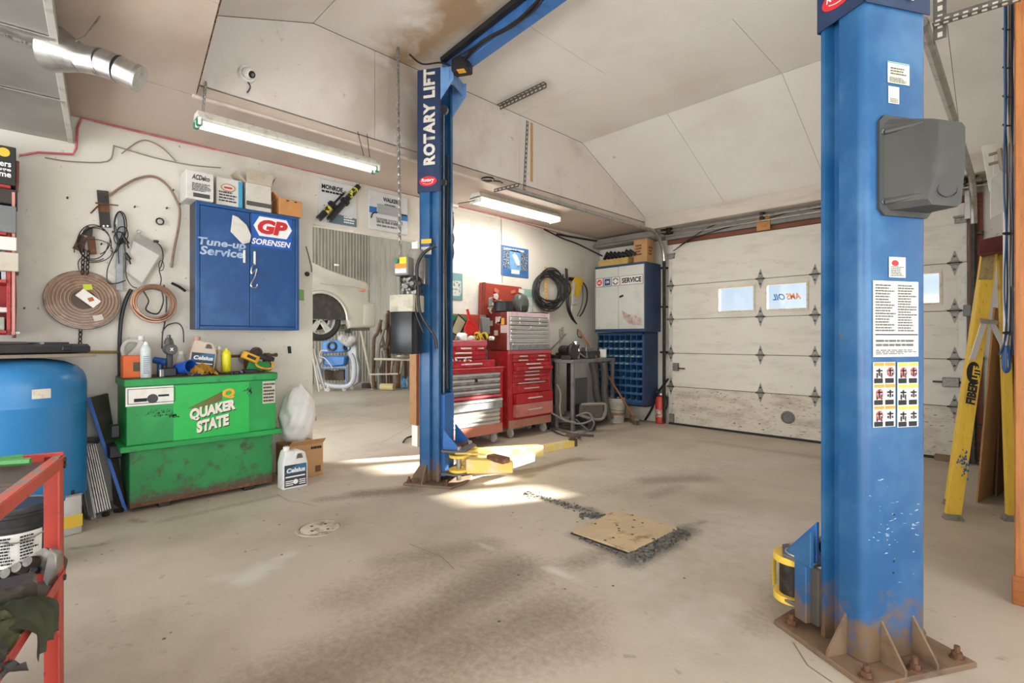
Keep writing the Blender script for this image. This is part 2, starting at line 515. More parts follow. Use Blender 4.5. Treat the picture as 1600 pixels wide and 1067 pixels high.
# ---- walls
wl = MB()
wl.bx((-5.27, -3.1, 0), (-5.15, 2.18, 4.3)); wl.bx((-5.27, 2.18, 2.49), (-5.15, 3.46, 4.3)); wl.bx((-5.27, 3.46, 0), (-5.15, 8.0, 4.3))
wall_left = struct('wall_left', wl, WALLM)
wb = MB()
wb.bx((-5.15, 7.2, 0), (-3.72, 7.4, 4.3)); wb.bx((-.52, 7.2, 0), (2.7, 7.4, 4.3)); wb.bx((-3.72, 7.2, 2.72), (-.52, 7.4, 4.3))
wall_back = struct('wall_back', wb, WALLM)
wr = MB(); wr.bx((0.02, 3.58, 0), (.2, 7.2, 4.3)); wr.bx((.2, 3.58, 0), (2.7, 3.75, 4.3))
struct('wall_right', wr, WALLM)
wn = MB(); wn.bx((2.6, -3.1, 0), (2.75, -1.5, 4.3)); wn.bx((2.6, 3.1, 0), (2.75, 3.58, 4.3)); wn.bx((2.6, -1.5, 2.95), (2.75, 3.1, 4.3))
struct('wall_near', wn, WALLM)
wf = MB(); wf.bx((-5.15, -3.2, 0), (-4.85, -3.05, 4.3)); wf.bx((.25, -3.2, 0), (2.6, -3.05, 4.3)); wf.bx((-4.85, -3.2, 2.95), (.25, -3.05, 4.3))
struct('wall_front', wf, WALLM)
jamb = MB(); jamb.bx((-5.28, 3.43, .26), (-5.13, 3.47, 1.32), .004); struct('trim_1', jamb, mat('jamb_wood', '8a6238', '6d4a28', 7, rough=.7, stretch=(6, 6, 1)), label='bare brown wooden jamb board')
jamb = MB(); jamb.bx((-5.28, 2.165, 0), (-5.14, 2.20, .1), .003); jamb.bx((-5.28, 2.1, .46), (-5.12, 2.21, .5), .003); struct('trim_2', jamb, mat('sill_wood', 'b9a791', '93806a', 9, rough=.8))
# plaster patches and nails on the left wall
mb = MB()
for (a, b, c, d) in ((739, 407, 757, 428), (430, 265, 470, 300), (700, 330, 735, 375)):
    p = onx(a, b, -5.148); q = onx(c, d, -5.148)
    mb.poly([p, (p.x, q.y, p.z), q, (p.x, p.y, q.z)])
build('wall_patch', mb, mat('lighter_paint', 'd9d4c8', 'cdc6b8', 5, rough=.85), wall_left, 0)
nm = None
for (u, v) in ((164, 310), (270, 298), (280, 320), (299, 331), (217, 377), (158, 382), (505, 322), (260, 326), (210, 324), (105, 310), (38, 482), (176, 363)):
    p = onx(u, v, -5.15); k = MB().cyl(p, p + V((.03, 0, .004)), .006, seg=6)
    build('nail', k, DARK, wall_left, 0)

def grime_and_folds(m, y0, wd, colr, x0, x1):
    N = m.node_tree.nodes; L = m.node_tree.links; pb = N['Principled BSDF']; base = pb.inputs['Base Color'].links[0].from_socket
    tc = N.new('ShaderNodeTexCoord'); sp = N.new('ShaderNodeSeparateXYZ'); L.new(tc.outputs['Object'], sp.inputs[0])
    n = N.new('ShaderNodeTexNoise'); n.inputs['Scale'].default_value = 2.2; n.inputs['Detail'].default_value = 4; n.inputs['Distortion'].default_value = .3; L.new(tc.outputs['Object'], n.inputs['Vector'])
    def mth(op, a, b):
        q = N.new('ShaderNodeMath'); q.operation = op
        for i, v in enumerate((a, b)):
            if hasattr(v, 'is_linked'): L.new(v, q.inputs[i])
            else: q.inputs[i].default_value = v
        return q.outputs[0]
    d = mth('ABSOLUTE', mth('SUBTRACT', sp.outputs['Y'], y0), 0)
    r = N.new('ShaderNodeMapRange'); r.inputs['From Min'].default_value = wd; r.inputs['From Max'].default_value = wd * .15; r.interpolation_type = 'SMOOTHSTEP'; L.new(d, r.inputs['Value'])
    rx = N.new('ShaderNodeMapRange'); rx.inputs['From Min'].default_value = x1; rx.inputs['From Max'].default_value = x0; L.new(sp.outputs['X'], rx.inputs['Value'])
    rn = N.new('ShaderNodeMapRange'); rn.inputs['From Min'].default_value = .30; rn.inputs['From Max'].default_value = .55; L.new(n.outputs['Fac'], rn.inputs['Value'])
    f = mth('MULTIPLY', mth('MULTIPLY', r.outputs[0], rx.outputs[0]), rn.outputs[0])
    mx = N.new('ShaderNodeMix'); mx.data_type = 'RGBA'; L.new(f, mx.inputs['Factor']); L.new(base, mx.inputs[6]); mx.inputs[7].default_value = lin(colr); L.new(mx.outputs[2], pb.inputs['Base Color'])


grime_and_folds(CEILM, 2.5, .5, 'ad9274', -2.2, -.4)  # brown dirt by the lift beam, also painting the shade of unmodelled folds
grime_and_folds(FASM, 2.6, 1.0, 'ab9d90', -4.3, -3.0)
# ---- ceiling: low soffit, raised recess of sheets, fascia board
ceil = sroot('ceiling')
zs = 3.02
mb = MB(); mb.bx((-5.15, -3.1, zs), (-4.11, 7.2, zs + .08)); build('soffit_panel', mb, SOFM, ceil)
edge = lambda x: .9 - (x + 4.1) * .133
xs = [-4.1, -2.9, -.46, 2.6]
for a, b in zip(xs, xs[1:]):
    mb = MB(); mb.prism([(a + .002, -3.1, zs), (b - .002, -3.1, zs), (b - .002, edge(b), zs), (a + .002, edge(a), zs)], (0, 0, .09)); build('soffit_panel', mb, SOFM, ceil)
mb = MB(); mb.prism([(-4.1, edge(-4.1) + .012, zs + .02), (2.6, edge(2.6) + .012, zs + .02), (2.6, edge(2.6) + .012, zs + .10), (-4.1, edge(-4.1) + .012, zs + .10)], (0, -.01, 0))
build('torn_edge', mb, mat('torn_wood_edge', 'a37a55', '4a3c30', 30, .4, .6, rough=.9), ceil)
prof = [(-.3, 3.165), (1.74, 3.90), (5.34, 3.90), (6.92, 3.17)]
pid = 0


def sheets(y0, z0, y1, z1, ny_, xw, off):
    """ceiling sheets between two lines, with narrow joints"""
    for j in range(ny_):
        a, b = j / ny_, (j + 1) / ny_
        ya, za, yb, zb = y0 + (y1 - y0) * a, z0 + (z1 - z0) * a, y0 + (y1 - y0) * b, z0 + (z1 - z0) * b
        d = V((0, yb - ya, zb - za)).normalized() * .003
        x = -4.1 - off * (j % 2)
        while x < 2.6:
            xa, xb = max(x, -4.1) + .002, min(x + xw, 2.6) - .002
            if xb - xa > .1:
                mb = MB(); mb.slab([(xa, ya + d.y, za + d.z), (xa, yb - d.y, zb - d.z), (xb, yb - d.y, zb - d.z), (xb, ya + d.y, za + d.z)][::-1], -.014)
                build('ceiling_panel', mb, CEILM, ceil, 0)
            x += xw


sheets(*prof[0], *prof[1], 1, 2.44, 0)
sheets(*prof[1], *prof[2], 3, 2.44, 1.22)
sheets(*prof[2], *prof[3], 1, 1.22, 0)
mb = MB()
for (ya, za), (yb, zb) in zip(prof, prof[1:]):
    mb.prism([(-4.15, ya, za + .02), (-4.15, yb, zb + .02), (2.65, yb, zb + .02), (2.65, ya, za + .02)], (0, 0, .05))
build('ceiling_backing', mb, mat('joint_dark', '4a443e', rough=.95), ceil, 0)
mb = MB(); mb.bx((-5.4, -3.2, 4.3), (2.8, 7.4, 4.4)); build('roof_deck', mb, mat('roof_dark', '50483f', rough=.95), ceil)
# plywood fascia on the long side of the recess
fy = [(.5, 3.105), (7.19, 3.105), (7.19, 3.17), (6.92, 3.175), (5.34, 3.895), (1.74, 3.895), (.5, 3.44)]
trim3 = sroot('trim_3', 'white textured fascia board above the low ceiling')
ys = [.5, 2.3, 4.15, 7.19]


def ztop(y):
    for (ya, za), (yb, zb) in zip(prof, prof[1:]):
        if ya <= y <= yb: return za + (zb - za) * (y - ya) / (yb - ya) - .004
    return 3.17


for a, b in zip(ys, ys[1:]):
    a += .002; b -= .002
    kn = [y for y in (1.74, 5.34, 6.92) if a < y < b]
    pts = [(-4.1, a, 3.108), (-4.1, b, 3.108)] + [(-4.1, y, ztop(y)) for y in [b] + kn[::-1] + [a]]
    build('fascia_panel', MB().prism(pts, (-.02, 0, 0)), FASM, trim3, 0)
mb = MB().bx((-4.112, .88, 3.00), (-4.085, 6.92, 3.022), .003); build('edge_strip', mb, mat('strip_paint', 'd8ccbf', 'bfb0a0', 8, rough=.6), trim3)
p = onx(831, 192, -4.095); q = onx(829, 283, -4.095)
build('glue_strip', MB().bx((p.x - .004, p.y - .02, q.z), (p.x, p.y + .02, p.z)), mat('glue_wood', 'c79a66', 'b07c46', 20, rough=.8), trim3)
# beam above the door wall
mb = MB().bx((-4.1, 6.9, 2.98), (2.6, 7.2, 3.175), .004); struct('trim_4', mb, BEAMM, label='painted boxed beam over the overhead door')
mb = MB().bx((-5.15, 7.02, 2.84), (-3.86, 7.2, 2.99), .01); mb.bx((-3.86, 7.1, 2.82), (-.3, 7.2, 2.98), .005)
struct('trim_5', mb, mat('header_grey', '8f8b86', '77726c', 4, rough=.7))
mb = MB().bx((-3.86, 7.15, 2.755), (-.36, 7.205, 2.815), .004); struct('trim_6', mb, mat('red_brown_lumber', '7f4b38', '5f3a2d', 9, rough=.75, stretch=(1, 6, 6)))
mb = MB().bx((-.405, 7.14, .02), (-.30, 7.2, 2.9), .004); struct('trim_7', mb, MATS['red_brown_lumber'])
# wooden end post of the partition on the right
mb = MB().bx((-.034, 3.5, 0), (.35, 3.58, 3.02), .006); post = struct('trim_8', mb, mat('post_wood', 'b0703a', '94582c', 5, .4, .7, rough=.55, stretch=(9, 9, .8), c3='6e4122', s3=30))
mb = MB().bx((-.042, 3.485, 0), (.35, 3.5, .14), .004); build('skirting', mb, mat('post_skirt', '9a5a26', '7f461b', 8, rough=.5, stretch=(1, 1, 8)), post)
for z, in ((2.02,), (2.7,), (.9,)):
    build('knot', MB().cyl((.03, 3.499, z), (.03, 3.4965, z), .03, seg=12), mat('knot_dark', '5b3a20', rough=.6), post, 0)

# ---- far bay: corrugated walls
CORR = mat('corrugated_steel', 'b9b6aa', '9a958a', 2.5, .45, .75, rough=.45, metal=.15, stretch=(1, 1, .3))


def corr_mesh(wd, h, pitch=.1, dep=.028):
    mb = MB(); pts = []; n = int(round(wd / pitch))
    for i in range(n):
        x = i * pitch
        pts += [(x, 0), (x + pitch * .35, 0), (x + pitch * .5, dep), (x + pitch * .85, dep)]
    pts.append((n * pitch, 0))
    A = [mb.bm.verts.new((x, y, 0)) for x, y in pts]; B = [mb.bm.verts.new((x, y, h)) for x, y in pts]
    for i in range(len(pts) - 1): mb.bm.faces.new((A[i], A[i + 1], B[i + 1], B[i]))
    return mb


wfar = sroot('wall_far'); wfb = sroot('wall_far_bay')
s0 = build('corrugated_sheet', corr_mesh(.9, 4.6), CORR, wfar, 0, local=True)
s0.location = (-14.48, 0, 0); s0.rotation_euler = (0, 0, pi / 2)
for i in range(1, 9): c = dup(s0, (-14.48, .9 * i, 0), pi / 2, parent=wfar)
for i in range(10): c = dup(s0, (-14.48 + .9 * (i + 1), 7.96, 0), pi, parent=wfb)
mb = MB(); mb.bx((-14.65, -.6, 0), (-14.53, 8.2, 4.7)); struct('wall_far_backing', mb, WALLM)
mb = MB(); mb.bx((-14.6, 8.0, 0), (-5.2, 8.2, 4.7)); struct('wall_bay_backing', mb, WALLM)
mb = MB(); mb.bx((-14.6, -.62, 0), (-12.9, -.5, 4.7)); mb.bx((-5.6, -.62, 0), (-5.35, -.5, 4.7)); mb.bx((-12.9, -.62, 4.1), (-5.6, -.5, 4.7)); struct('wall_bay_front', mb, WALLM)
mb = MB(); mb.bx((-14.65, -.6, 4.6), (-5.2, 8.2, 4.7)); struct('ceiling_bay', mb, CEILM)

# ---- overhead door (five sections)
door = sroot('door_1', 'white sectional overhead door with grimy lower panels')
DX0, DX1, DY, DT = -3.83, -.42, 7.145, .045
zl = [.02, .58, 1.087, 1.605, 2.115, 2.75]
wins = [(-3.05 + .645 * i, -2.58 + .645 * i) for i in range(4)]
WZ0, WZ1 = 1.70, 2.02
GL = glass('window_glass')
for i in range(5):
    a, b = zl[i] + .003, zl[i + 1] - .003
    mb = MB()
    if i != 3:
        mb.bx((DX0, DY, a), (DX1, DY + DT, b), .006)
    else:
        mb.bx((DX0, DY, a), (DX1, DY + DT, WZ0)); mb.bx((DX0, DY, WZ1), (DX1, DY + DT, b))
        ex = [DX0] + [x for w_ in wins for x in w_] + [DX1]
        for k in range(0, len(ex), 2): mb.bx((ex[k], DY, WZ0), (ex[k + 1], DY + DT, WZ1))
    sec = build('door_section', mb, DOORD if i < 1 else DOORM, door)
    if i == 3:
        for k, (a_, b_) in enumerate(wins):
            f = MB(); t = .022
            f.bx((a_ - t, DY - .012, WZ0 - t), (b_ + t, DY, WZ0)); f.bx((a_ - t, DY - .012, WZ1), (b_ + t, DY, WZ1 + t))
            f.bx((a_ - t, DY - .012, WZ0), (a_, DY, WZ1)); f.bx((b_, DY - .012, WZ0), (b_ + t, DY, WZ1))
            build('window_frame', f, mat('window_frame_paint', 'd9cfb8', 'b5a78c', 20, rough=.6), sec, 0)
            build('window_pane', MB().bx((a_, DY + .02, WZ0), (b_, DY + .024, WZ1)), GL, sec, 0)
    if i == 0:
        c = onp(1231, 652, (0, DY, 0), Y)
        v_ = MB().lathe(c, [(.082, 0), (.082, .012), (.062, .02), (.055, .012), (.03, .012), (0, .014)], 24, (0, -1, 0))
        build('vent_cap', v_, mat('vent_grey', '6d6a66', '55524e', 20, rough=.6), sec)
        build('patched_panel', MB().bx((-1.62, DY - .004, .1), (-1.56, DY, .52)), mat('chalky_patch', 'cfc9bd', 'b2aa9c', 12, rough=.8), sec, 0)
build('bottom_seal', MB().bx((DX0, DY - .01, 0.0), (DX1, DY + DT + .01, .03), .005), RUBBER, door)
# logo on the outside of the second pane, read from behind
for s, x1, wd, colr, nm in (('AMS', -2.0, .185, 'f07f1c', 'lettering'), ('OIL', -2.195, .15, '1f6fb5', 'lettering')):
    text(door, s, (x1, DY + .027, 1.815), -X, Z, wd, .085, mat('sticker_' + colr, colr, rough=.5), .03, .35, lift=.0)
for z in zl[1:5]: build('joint_light_stop', MB().bx((DX0 + .01, DY + .02, z - .02), (DX1 - .01, DY + DT + .004, z + .02)), DARK, door, 0)  # strips added behind the joints to stop sunlight leaking through
# hinges: diamond plates on each joint
hx = [-3.79, -2.50, -1.86, -.5]
hp = None
for zj in zl[1:5]:
    for k, x in enumerate([-3.79, -2.49, -1.84, -1.17, -.52]):
        z = zj
        if hp is None:
            m = MB(); m.prism([(0, 0, -.135), (.035, 0, -.02), (.035, 0, .02), (0, 0, .135), (-.035, 0, .02), (-.035, 0, -.02)], (0, -.006, 0), .001)
            m.box((0, -.012, 0), (.085, .02, .04), None, .004)
            hp = build('hinge', m, STEEL if 0 else mat('worn_hinge', '8a8780', '5f5b55', 30, rough=.5, metal=.7), door, local=True)
            hp.location = (x, DY, z)
            q = build('hinge_pin', MB().cyl((-.06, -.018, 0), (.06, -.018, 0), .009, seg=8), DARK, hp, local=True)
            q2 = build('hinge_bolt', MB().cyl((0, -.004, .07), (0, -.016, .07), .012, seg=6).cyl((0, -.004, -.07), (0, -.016, -.07), .012, seg=6), DARK, hp, local=True)
        else: dup(hp, (x, DY, z), parent=door)
for x in (DX0 + .035, DX1 - .035):
    for i in range(5): build('edge_stile', MB().bx((x - .03, DY - .004, zl[i] + .01), (x + .03, DY, zl[i + 1] - .01)), mat('stile_metal', 'c9c5bc', 'aaa59b', 12, rough=.5, metal=.3), door, 0)
p = onp(1055, 573, (0, DY, 0), Y)
m = MB().box(p + V((0.02, -.02, 0)), (.09, .04, .12), None, .006); build('lock_case', m, mat('worn_hinge', '8a8780'), door)
m = MB().box(p + V((.1, -.02, -.02)), (.12, .015, .02)); build('lock_bolt', m, DARK, door)
p = onp(1486, 597, (0, DY, 0), Y)
m = MB().box(p + V((0, -.02, 0)), (.14, .04, .1), None, .006); build('lock_case', m, mat('worn_hinge', '8a8780'), door)
m = MB().box(p + V((-.1, -.02, .0)), (.1, .015, .02)).box(p + V((.1, -.02, 0)), (.1, .015, .025)); build('lock_bolt', m, DARK, door)
for x in (DX0 + .06, DX1 - .07):
    m = MB().box((x, DY - .02, .1), (.07, .04, .13), None, .006); build('bottom_bracket', m, mat('worn_hinge', '8a8780'), door)
for x, sx_ in ((DX0 + .05, 1), (DX1 - .05, -1)):
    m = MB().box((x, DY - .02, 2.6), (.12, .04, .02)).box((x, DY - .012, 2.56), (.1, .02, .06), None, .004); build('top_bracket', m, mat('worn_hinge', '8a8780'), door)

# ================================================================== DOOR HARDWARE
def door_track(x, sgn, name_label, yend):
    t = thing('door_track', name_label, 'track', (x, 7.1, 0))
    vert = [(x, 7.08, .02), (x, 7.08, 1.2), (x, 7.08, 2.5)]
    build('vertical_track', MB().tube(vert, .026, 6), DARK, t)
    cz = 2.50; r = .42
    arc = [(x, 7.08 - r * (1 - cos(a)), cz + r * sin(a)) for a in [i * pi / 2 / 10 for i in range(11)]]
    build('curved_track', MB().tube(arc, .028, 8), STEEL, t)
    zc = cz + r
    m = MB(); m.tube([(x, 7.08 - r, zc), (x, yend, zc)], .027, 8)
    build('horizontal_track', m, STEEL, t)
    for z in (.4, 1.1, 1.8, 2.4):
        build('track_bracket', MB().box((x - sgn * .03, 7.13, z), (.09, .1, .03), None, .003), DARK, t)
    m = MB().box((x, 7.06, 2.98), (.05, .1, .16), None, .004); build('bearing_plate', m, DARK, t)
    return t


def slotted(mb_name, a, b, parent, wd=.036, t=.004, n=None, sd=None):
    """slotted angle iron from a to b: two flanges with dark slots"""
    a = V(a); b = V(b); d = (b - a); L_ = d.length; d.normalize()
    s = V(sd) if sd is not None else d.orthogonal().normalized(); s = (s - d * s.dot(d)).normalized(); o = d.cross(s)
    m = MB()
    rot = M4((s, d, o)).transposed()
    c = (a + b) / 2
    m.box(c + s * wd / 2, (wd, L_, t), rot); m.box(c + o * wd / 2, (t, L_, wd), rot)
    ob = build(mb_name, m, mat('slotted_steel', '6f6b66', '54504b', 20, rough=.5, metal=.5), parent, 0)
    n = n or int(L_ / .05); h = MB()
    for i in range(n):
        q = a + d * (L_ * (i + .5) / n)
        for sg in (1, -1):
            h.box(q + s * wd / 2, (wd * .38, L_ / n * .55, t + .002), rot); break
        h.box(q + o * wd / 2, (t + .002, L_ / n * .55, wd * .38), rot)
    build('slots', h, mat('slot_pale', 'cfc8be', rough=.8), ob, 0)
    return ob


zr = 2.92
tl = door_track(-3.87, 1, 'galvanised overhead door track left of the door, below the fascia board', 3.75)
slotted('hanger_angle', onx(826, 190, -3.87), onx(821, 298, -3.87), tl, sd=(0, -1, 0))
slotted('cross_angle', (-4.06, 3.72, zr + .02), (-3.72, 3.76, zr + .02), tl, sd=(0, 0, -1))
p = onz(812, 187, 3.885); q = onz(880, 153, 3.885)
slotted('ceiling_angle', (-4.03, 3.78, 3.86), (-3.35, 3.78, 3.86), tl, wd=.045, n=12, sd=(0, -1, 0))
tr = door_track(-.365, -1, 'galvanised overhead door track right of the door, behind the ladder', 3.3)
hp0 = ond(1460, 70, 2.56)
slotted('hanger_angle', (hp0.x + .0, 3.29, 2.80), (hp0.x + .0, 3.29, 3.5), tr, wd=.05, n=16, sd=(1, 0, 0))
slotted('cross_angle', (hp0.x + .0, 3.27, 2.86), (-.01, 3.27, 2.845), tr, wd=.045, n=9, sd=(0, 0, 1))
# shaft over the door
t = thing('torsion_shaft', 'grey spring shaft running over the overhead door on a plywood block', 'shaft', (-2.1, 7.02, 2.9))
build('shaft', MB().cyl((-3.95, 7.02, 2.93), (-.3, 7.02, 2.93), .016, seg=10), STEEL, t)
c = ony(1193, 348, 7.09); build('mounting_block', MB().box((c.x, 7.09, c.z), (.17, .03, .2), None, .003), mat('plywood_block', 'c08a52', 'a06d3c', 9, rough=.7), t, label='pale plywood mounting block')
build('shaft_bearing', MB().box((c.x, 7.04, 2.93), (.05, .07, .1), None, .006), DARK, t)
build('spring', MB().tube([(-.35 - 1.35 * i / 160, 7.02 + .035 * cos(i * 1.3), 2.93 + .035 * sin(i * 1.3)) for i in range(161)], .007, 4), DARK, t)
for x in (-3.75, -.45): build('cable_drum', MB().lathe((x - .03, 7.02, 2.93), [(.06, 0), (.06, .01), (.045, .012), (.045, .05), (.06, .052), (.06, .06)], 16, (1, 0, 0)), DARK, t)
m = MB().cyl((-3.95, 7.0, 2.86), (-.02, 7.0, 2.87), .012, seg=8).cyl((-5.1, 6.95, 2.86), (-3.95, 6.95, 2.86), .02, seg=8)
solo('pipe', m, STEEL, 'thin grey pipe run along the wall above the overhead door', 'pipe')
for i, pts in enumerate(([(1052, 392), (1085, 372), (1150, 352), (1200, 345)], [(1062, 384), (1120, 350), (1200, 338)], [(1190, 345), (1240, 330), (1288, 325)])):
    m = MB().tube(catmull([ony(u, v, 7.08) for u, v in pts], 6), .007, 5)
    solo('cable', m, BLK, ['black cable drooping from the left end of the door header', 'upper black cable along the left of the door header', 'short black cable right of the plywood block on the door header'][i], 'cable')
for i, pts in enumerate(([(1440, 300), (1500, 283), (1540, 268)], [(1440, 306), (1500, 296), (1545, 282)], [(1445, 318), (1490, 298), (1560, 262)])):
    m = MB().tube(catmull([ony(u, v, 7.0) for u, v in pts], 6), .008, 5)
    solo('cable', m, [BLK, DARK, mat('tan_cable', 'a58a68', rough=.6)][i], ['upper black cable above the right end of the overhead door', 'lower dark cable above the right end of the overhead door', 'tan cable slanting above the right end of the overhead door'][i], 'cable')

# ================================================================== VEHICLE LIFT
th = R_(30)


def C_profile(corner, dw, df, web, fl, t=.012, lip=.045, r=.035):
    """plan outline of a C-column: corner where web and near flange meet; dw along the web, df along the flange"""
    c = V(corner); dw = V(dw); df = V(df)
    P = lambda a, b: c + dw * a + df * b
    out = []
    for i in range(5):
        a = pi / 2 * i / 4; out.append(P(r - r * sin(a), r - r * cos(a)))
    out = [P(r - r * sin(pi / 2 * i / 4), r - r * cos(pi / 2 * i / 4)) for i in range(5)]
    # from web side (b=0) around to flange side (a=0)
    o = [P(web - r, 0)] + out[0:1]
    pts = []
    pts += [P(web - r + r * sin(pi / 2 * i / 4), r - r * cos(pi / 2 * i / 4)) for i in range(4, -1, -1)]   # far bend -> web
    pts += out                                                                                             # near bend
    g = .042
    pts += [P(0, fl * .56), P(g, fl * .60), P(g, fl * .86), P(0, fl * .90), P(0, fl), P(lip, fl), P(lip, fl - t), P(g + t, fl - t), P(g + t, fl * .60 - t), P(t, fl * .56 - t)]
    ri = r - t
    pts += [P(r - ri * sin(pi / 2 * i / 4), r - ri * cos(pi / 2 * i / 4)) for i in range(4, -1, -1)]
    pts += [P(web - r + ri * sin(pi / 2 * i / 4), r - ri * cos(pi / 2 * i / 4)) for i in range(5)]
    pts += [P(web - t, fl - t), P(web - lip, fl - t), P(web - lip, fl), P(web, fl)]
    return pts


def lift_column(name_label, corner, dw, df, web=.33, fl=.20, h=3.72, plate=None):
    dw = V(dw).normalized(); df = V(df).normalized(); c = V(corner)
    ctr = c + dw * web / 2 + df * fl / 2
    t = thing('lift_column', name_label, 'vehicle lift', (ctr.x, ctr.y, 0))
    P = lambda a, b, z=0: V((c + dw * a + df * b).to_tuple()[:2] + (z,))
    pts = [V((p.x, p.y, .025)) for p in C_profile(c, dw, df, web, fl)]
    build('column', MB().prism(pts, (0, 0, h - .025)), BLUEP, t, 40)
    # inner rail strips along the flange (darker groove on the near flange)
    b = MB().prism([P(-.10, -.10), P(web + .12, -.10), P(web + .12, fl + .16), P(web * .5 + .08, fl + .22), P(web * .5 - .1, fl + .22), P(-.10, fl + .16)], (0, 0, .022), .004)
    build('base_plate', b, mat('dirty_plate', '7d6650', '5d4a3a', 8, rough=.85, c3='8a5632', s3=30, bump=.2), t, label='rust-brown base plate')
    for (a, bb, da, db) in ((.0, .08, -.095, 0), (.09, 0, 0, -.095), (web - .08, 0, 0, -.095), (web, .08, .095, 0)):
        g = MB(); p = P(a, bb, .022); q = P(a + da, bb + db, .022); n = (q - p).cross(Z).normalized() * .005
        g.prism([p - n, q - n, q - n + V((0, 0, .02)), p - n + V((0, 0, .16))], n * 2)
        build('gusset', g, mat('dirty_plate', ''), t)
    for (a, bb) in ((-.06, -.06), (web + .07, -.06), (-.06, fl + .1), (web + .07, fl + .1), (web / 2, -.07)):
        p = P(a, bb, .022); g = MB().cyl(p, p + V((0, 0, .006)), .026, seg=12).cyl(p + V((0, 0, .006)), p + V((0, 0, .026)), .019, seg=6).cyl(p + V((0, 0, .026)), p + V((0, 0, .05)), .01, seg=8)
        build('anchor_bolt', g, RUST, t)
    # name plate wrapping the top
    pl = MB(); g = .004
    zt, zb = h, h - 1.1
    for (p, q, n) in ((P(-g, .0), P(-g, fl + .012), -dw), (P(0, -g), P(web, -g), -df)):
        pl.prism([V((p.x, p.y, zb)), V((q.x, q.y, zb)), V((q.x, q.y, zt)), V((p.x, p.y, zt))], n * .004)
    if 1:
        p0 = P(-g, fl + .012); q0 = P(.02, fl + .012)
        pl.prism([V((p0.x, p0.y, zb)), V((q0.x, q0.y, zb)), V((q0.x, q0.y, zt)), V((p0.x, p0.y, zt))], df * .004)
    build('name_plate', pl, mat('dark_blue_plate', '1e3152', '263d62', 6, rough=.5), t, label='dark blue name plate')
    # plate face frame: near flange faces -dw
    xd = df if df.cross(Z).dot(-dw) > 0 else -df
    return t, P, dw, df, xd


SIN, COS = sin(th), cos(th)
left, PL, dwl, dfl, xl = lift_column('blue lift column with white vertical lettering, standing mid-room beside the red tool chests', (-3.835, 2.585, 0), (-SIN, COS, 0), (COS, SIN, 0))
right, PR, dwr, dfr, xr = lift_column('large blue lift column with stickers and black box, in the right foreground', (-.44, 2.37, 0), (SIN, COS, 0), (-COS, SIN, 0))
LIFTW = mat('plate_lettering', 'd9d2c4', 'c2b9a8', 20, rough=.6)
REDL = mat('logo_red', 'cf2a32', rough=.45)
# ROTARY LIFT reading upwards on the left column
text(left, 'ROTARY LIFT', PL(-.009, .17, 2.86), Z, -xl, .86, .115, LIFTW, .05, sp=1.12)
for (t_, P_, dw_, df_, xd_) in ((left, PL, dwl, dfl, xl), (right, PR, dwr, dfr, xr)):
    c = P_(-.0105, .10, 2.715); o = MB()
    pts = [c + xd_ * .085 * cos(a) + Z * .045 * sin(a) for a in [2 * pi * k / 28 for k in range(28)]]
    o.poly(pts); lg = build('logo', o, REDL, t_, 0)
    text(lg, 'Rotary', c - xd_ * .062 - Z * .012, xd_, Z, .124, .038, INKW, .02, .15, lift=.002)
    sm = MB(); sm.tube([c + xd_ * (.05 * k / 6) - Z * (.026 - .012 * (k / 6) ** 2) - dw_ * .001 for k in range(-6, 7)], .002, 4); build('logo_stroke', sm, INKW, lg, 0)
# the right column name plate continues on the web face (bottoms of letters only in view)
text(right, 'ROTARY LIFT', PR(.24, -.0105, 2.66), Z, -dwr, .84, .12, LIFTW, .05, sp=1.12)
# bolts along the flange lip of the left column
for z in (2.7, 2.85, 3.05, 3.3):
    p = PL(.02, .2, z); build('bolt', MB().cyl(p, p + dfl * .014, .012, seg=6), CHROME, left)
# hydraulic cylinder, chain and carriage inside the left column
build('cylinder', MB().cyl(PL(.17, .12, .03), PL(.17, .12, 3.2), .03, seg=12), mat('cylinder_blue', '214a80', '1b3a63', 9, rough=.4), left)
build('lift_chain', MB().cyl(PL(.17, .175, .6), PL(.17, .175, 3.45), .008, seg=6), STEEL, left)
build('pulley', MB().cyl(PL(.155, .175, 2.75), PL(.185, .175, 2.75), .03, seg=14), STEEL, left)
pulley2 = MB().cyl(PL(.155, .175, 3.42), PL(.185, .175, 3.42), .045, seg=14); build('pulley', pulley2, STEEL, left)
CARB = mat('carriage_blue', '2d66ad', '3f78b8', 6, rough=.45, c3='7a6a58', s3=20, lo3=.68, hi3=.75)


def carriage(t_, P_, dw_, df_, zt):
    m = MB(); m.prism([P_(.055, .10, .06), P_(.275, .10, .06), P_(.275, .235, .06), P_(.055, .235, .06)], (0, 0, zt - .06), .006)
    car = build('carriage', m, CARB, t_)
    # swivel plates that carry the arm pins
    for z in (.10, .30):
        m = MB(); m.prism([P_(-.03, .235, z), P_(.36, .235, z), P_(.38, .36, z), P_(.30, .45, z), P_(.03, .45, z), P_(-.05, .36, z)], (0, 0, .018), .003)
        build('swivel_plate', m, mat('dirty_swivel', '6f6660', '4f5a70', 10, rough=.7), car)
    for a in (.02, .31):
        m = MB().prism([P_(a - .008, .235, .318), P_(a - .008, .40, .318), P_(a - .008, .235, .50)], dw_ * .016, .002); build('web_plate', m, CARB, car)
    return car


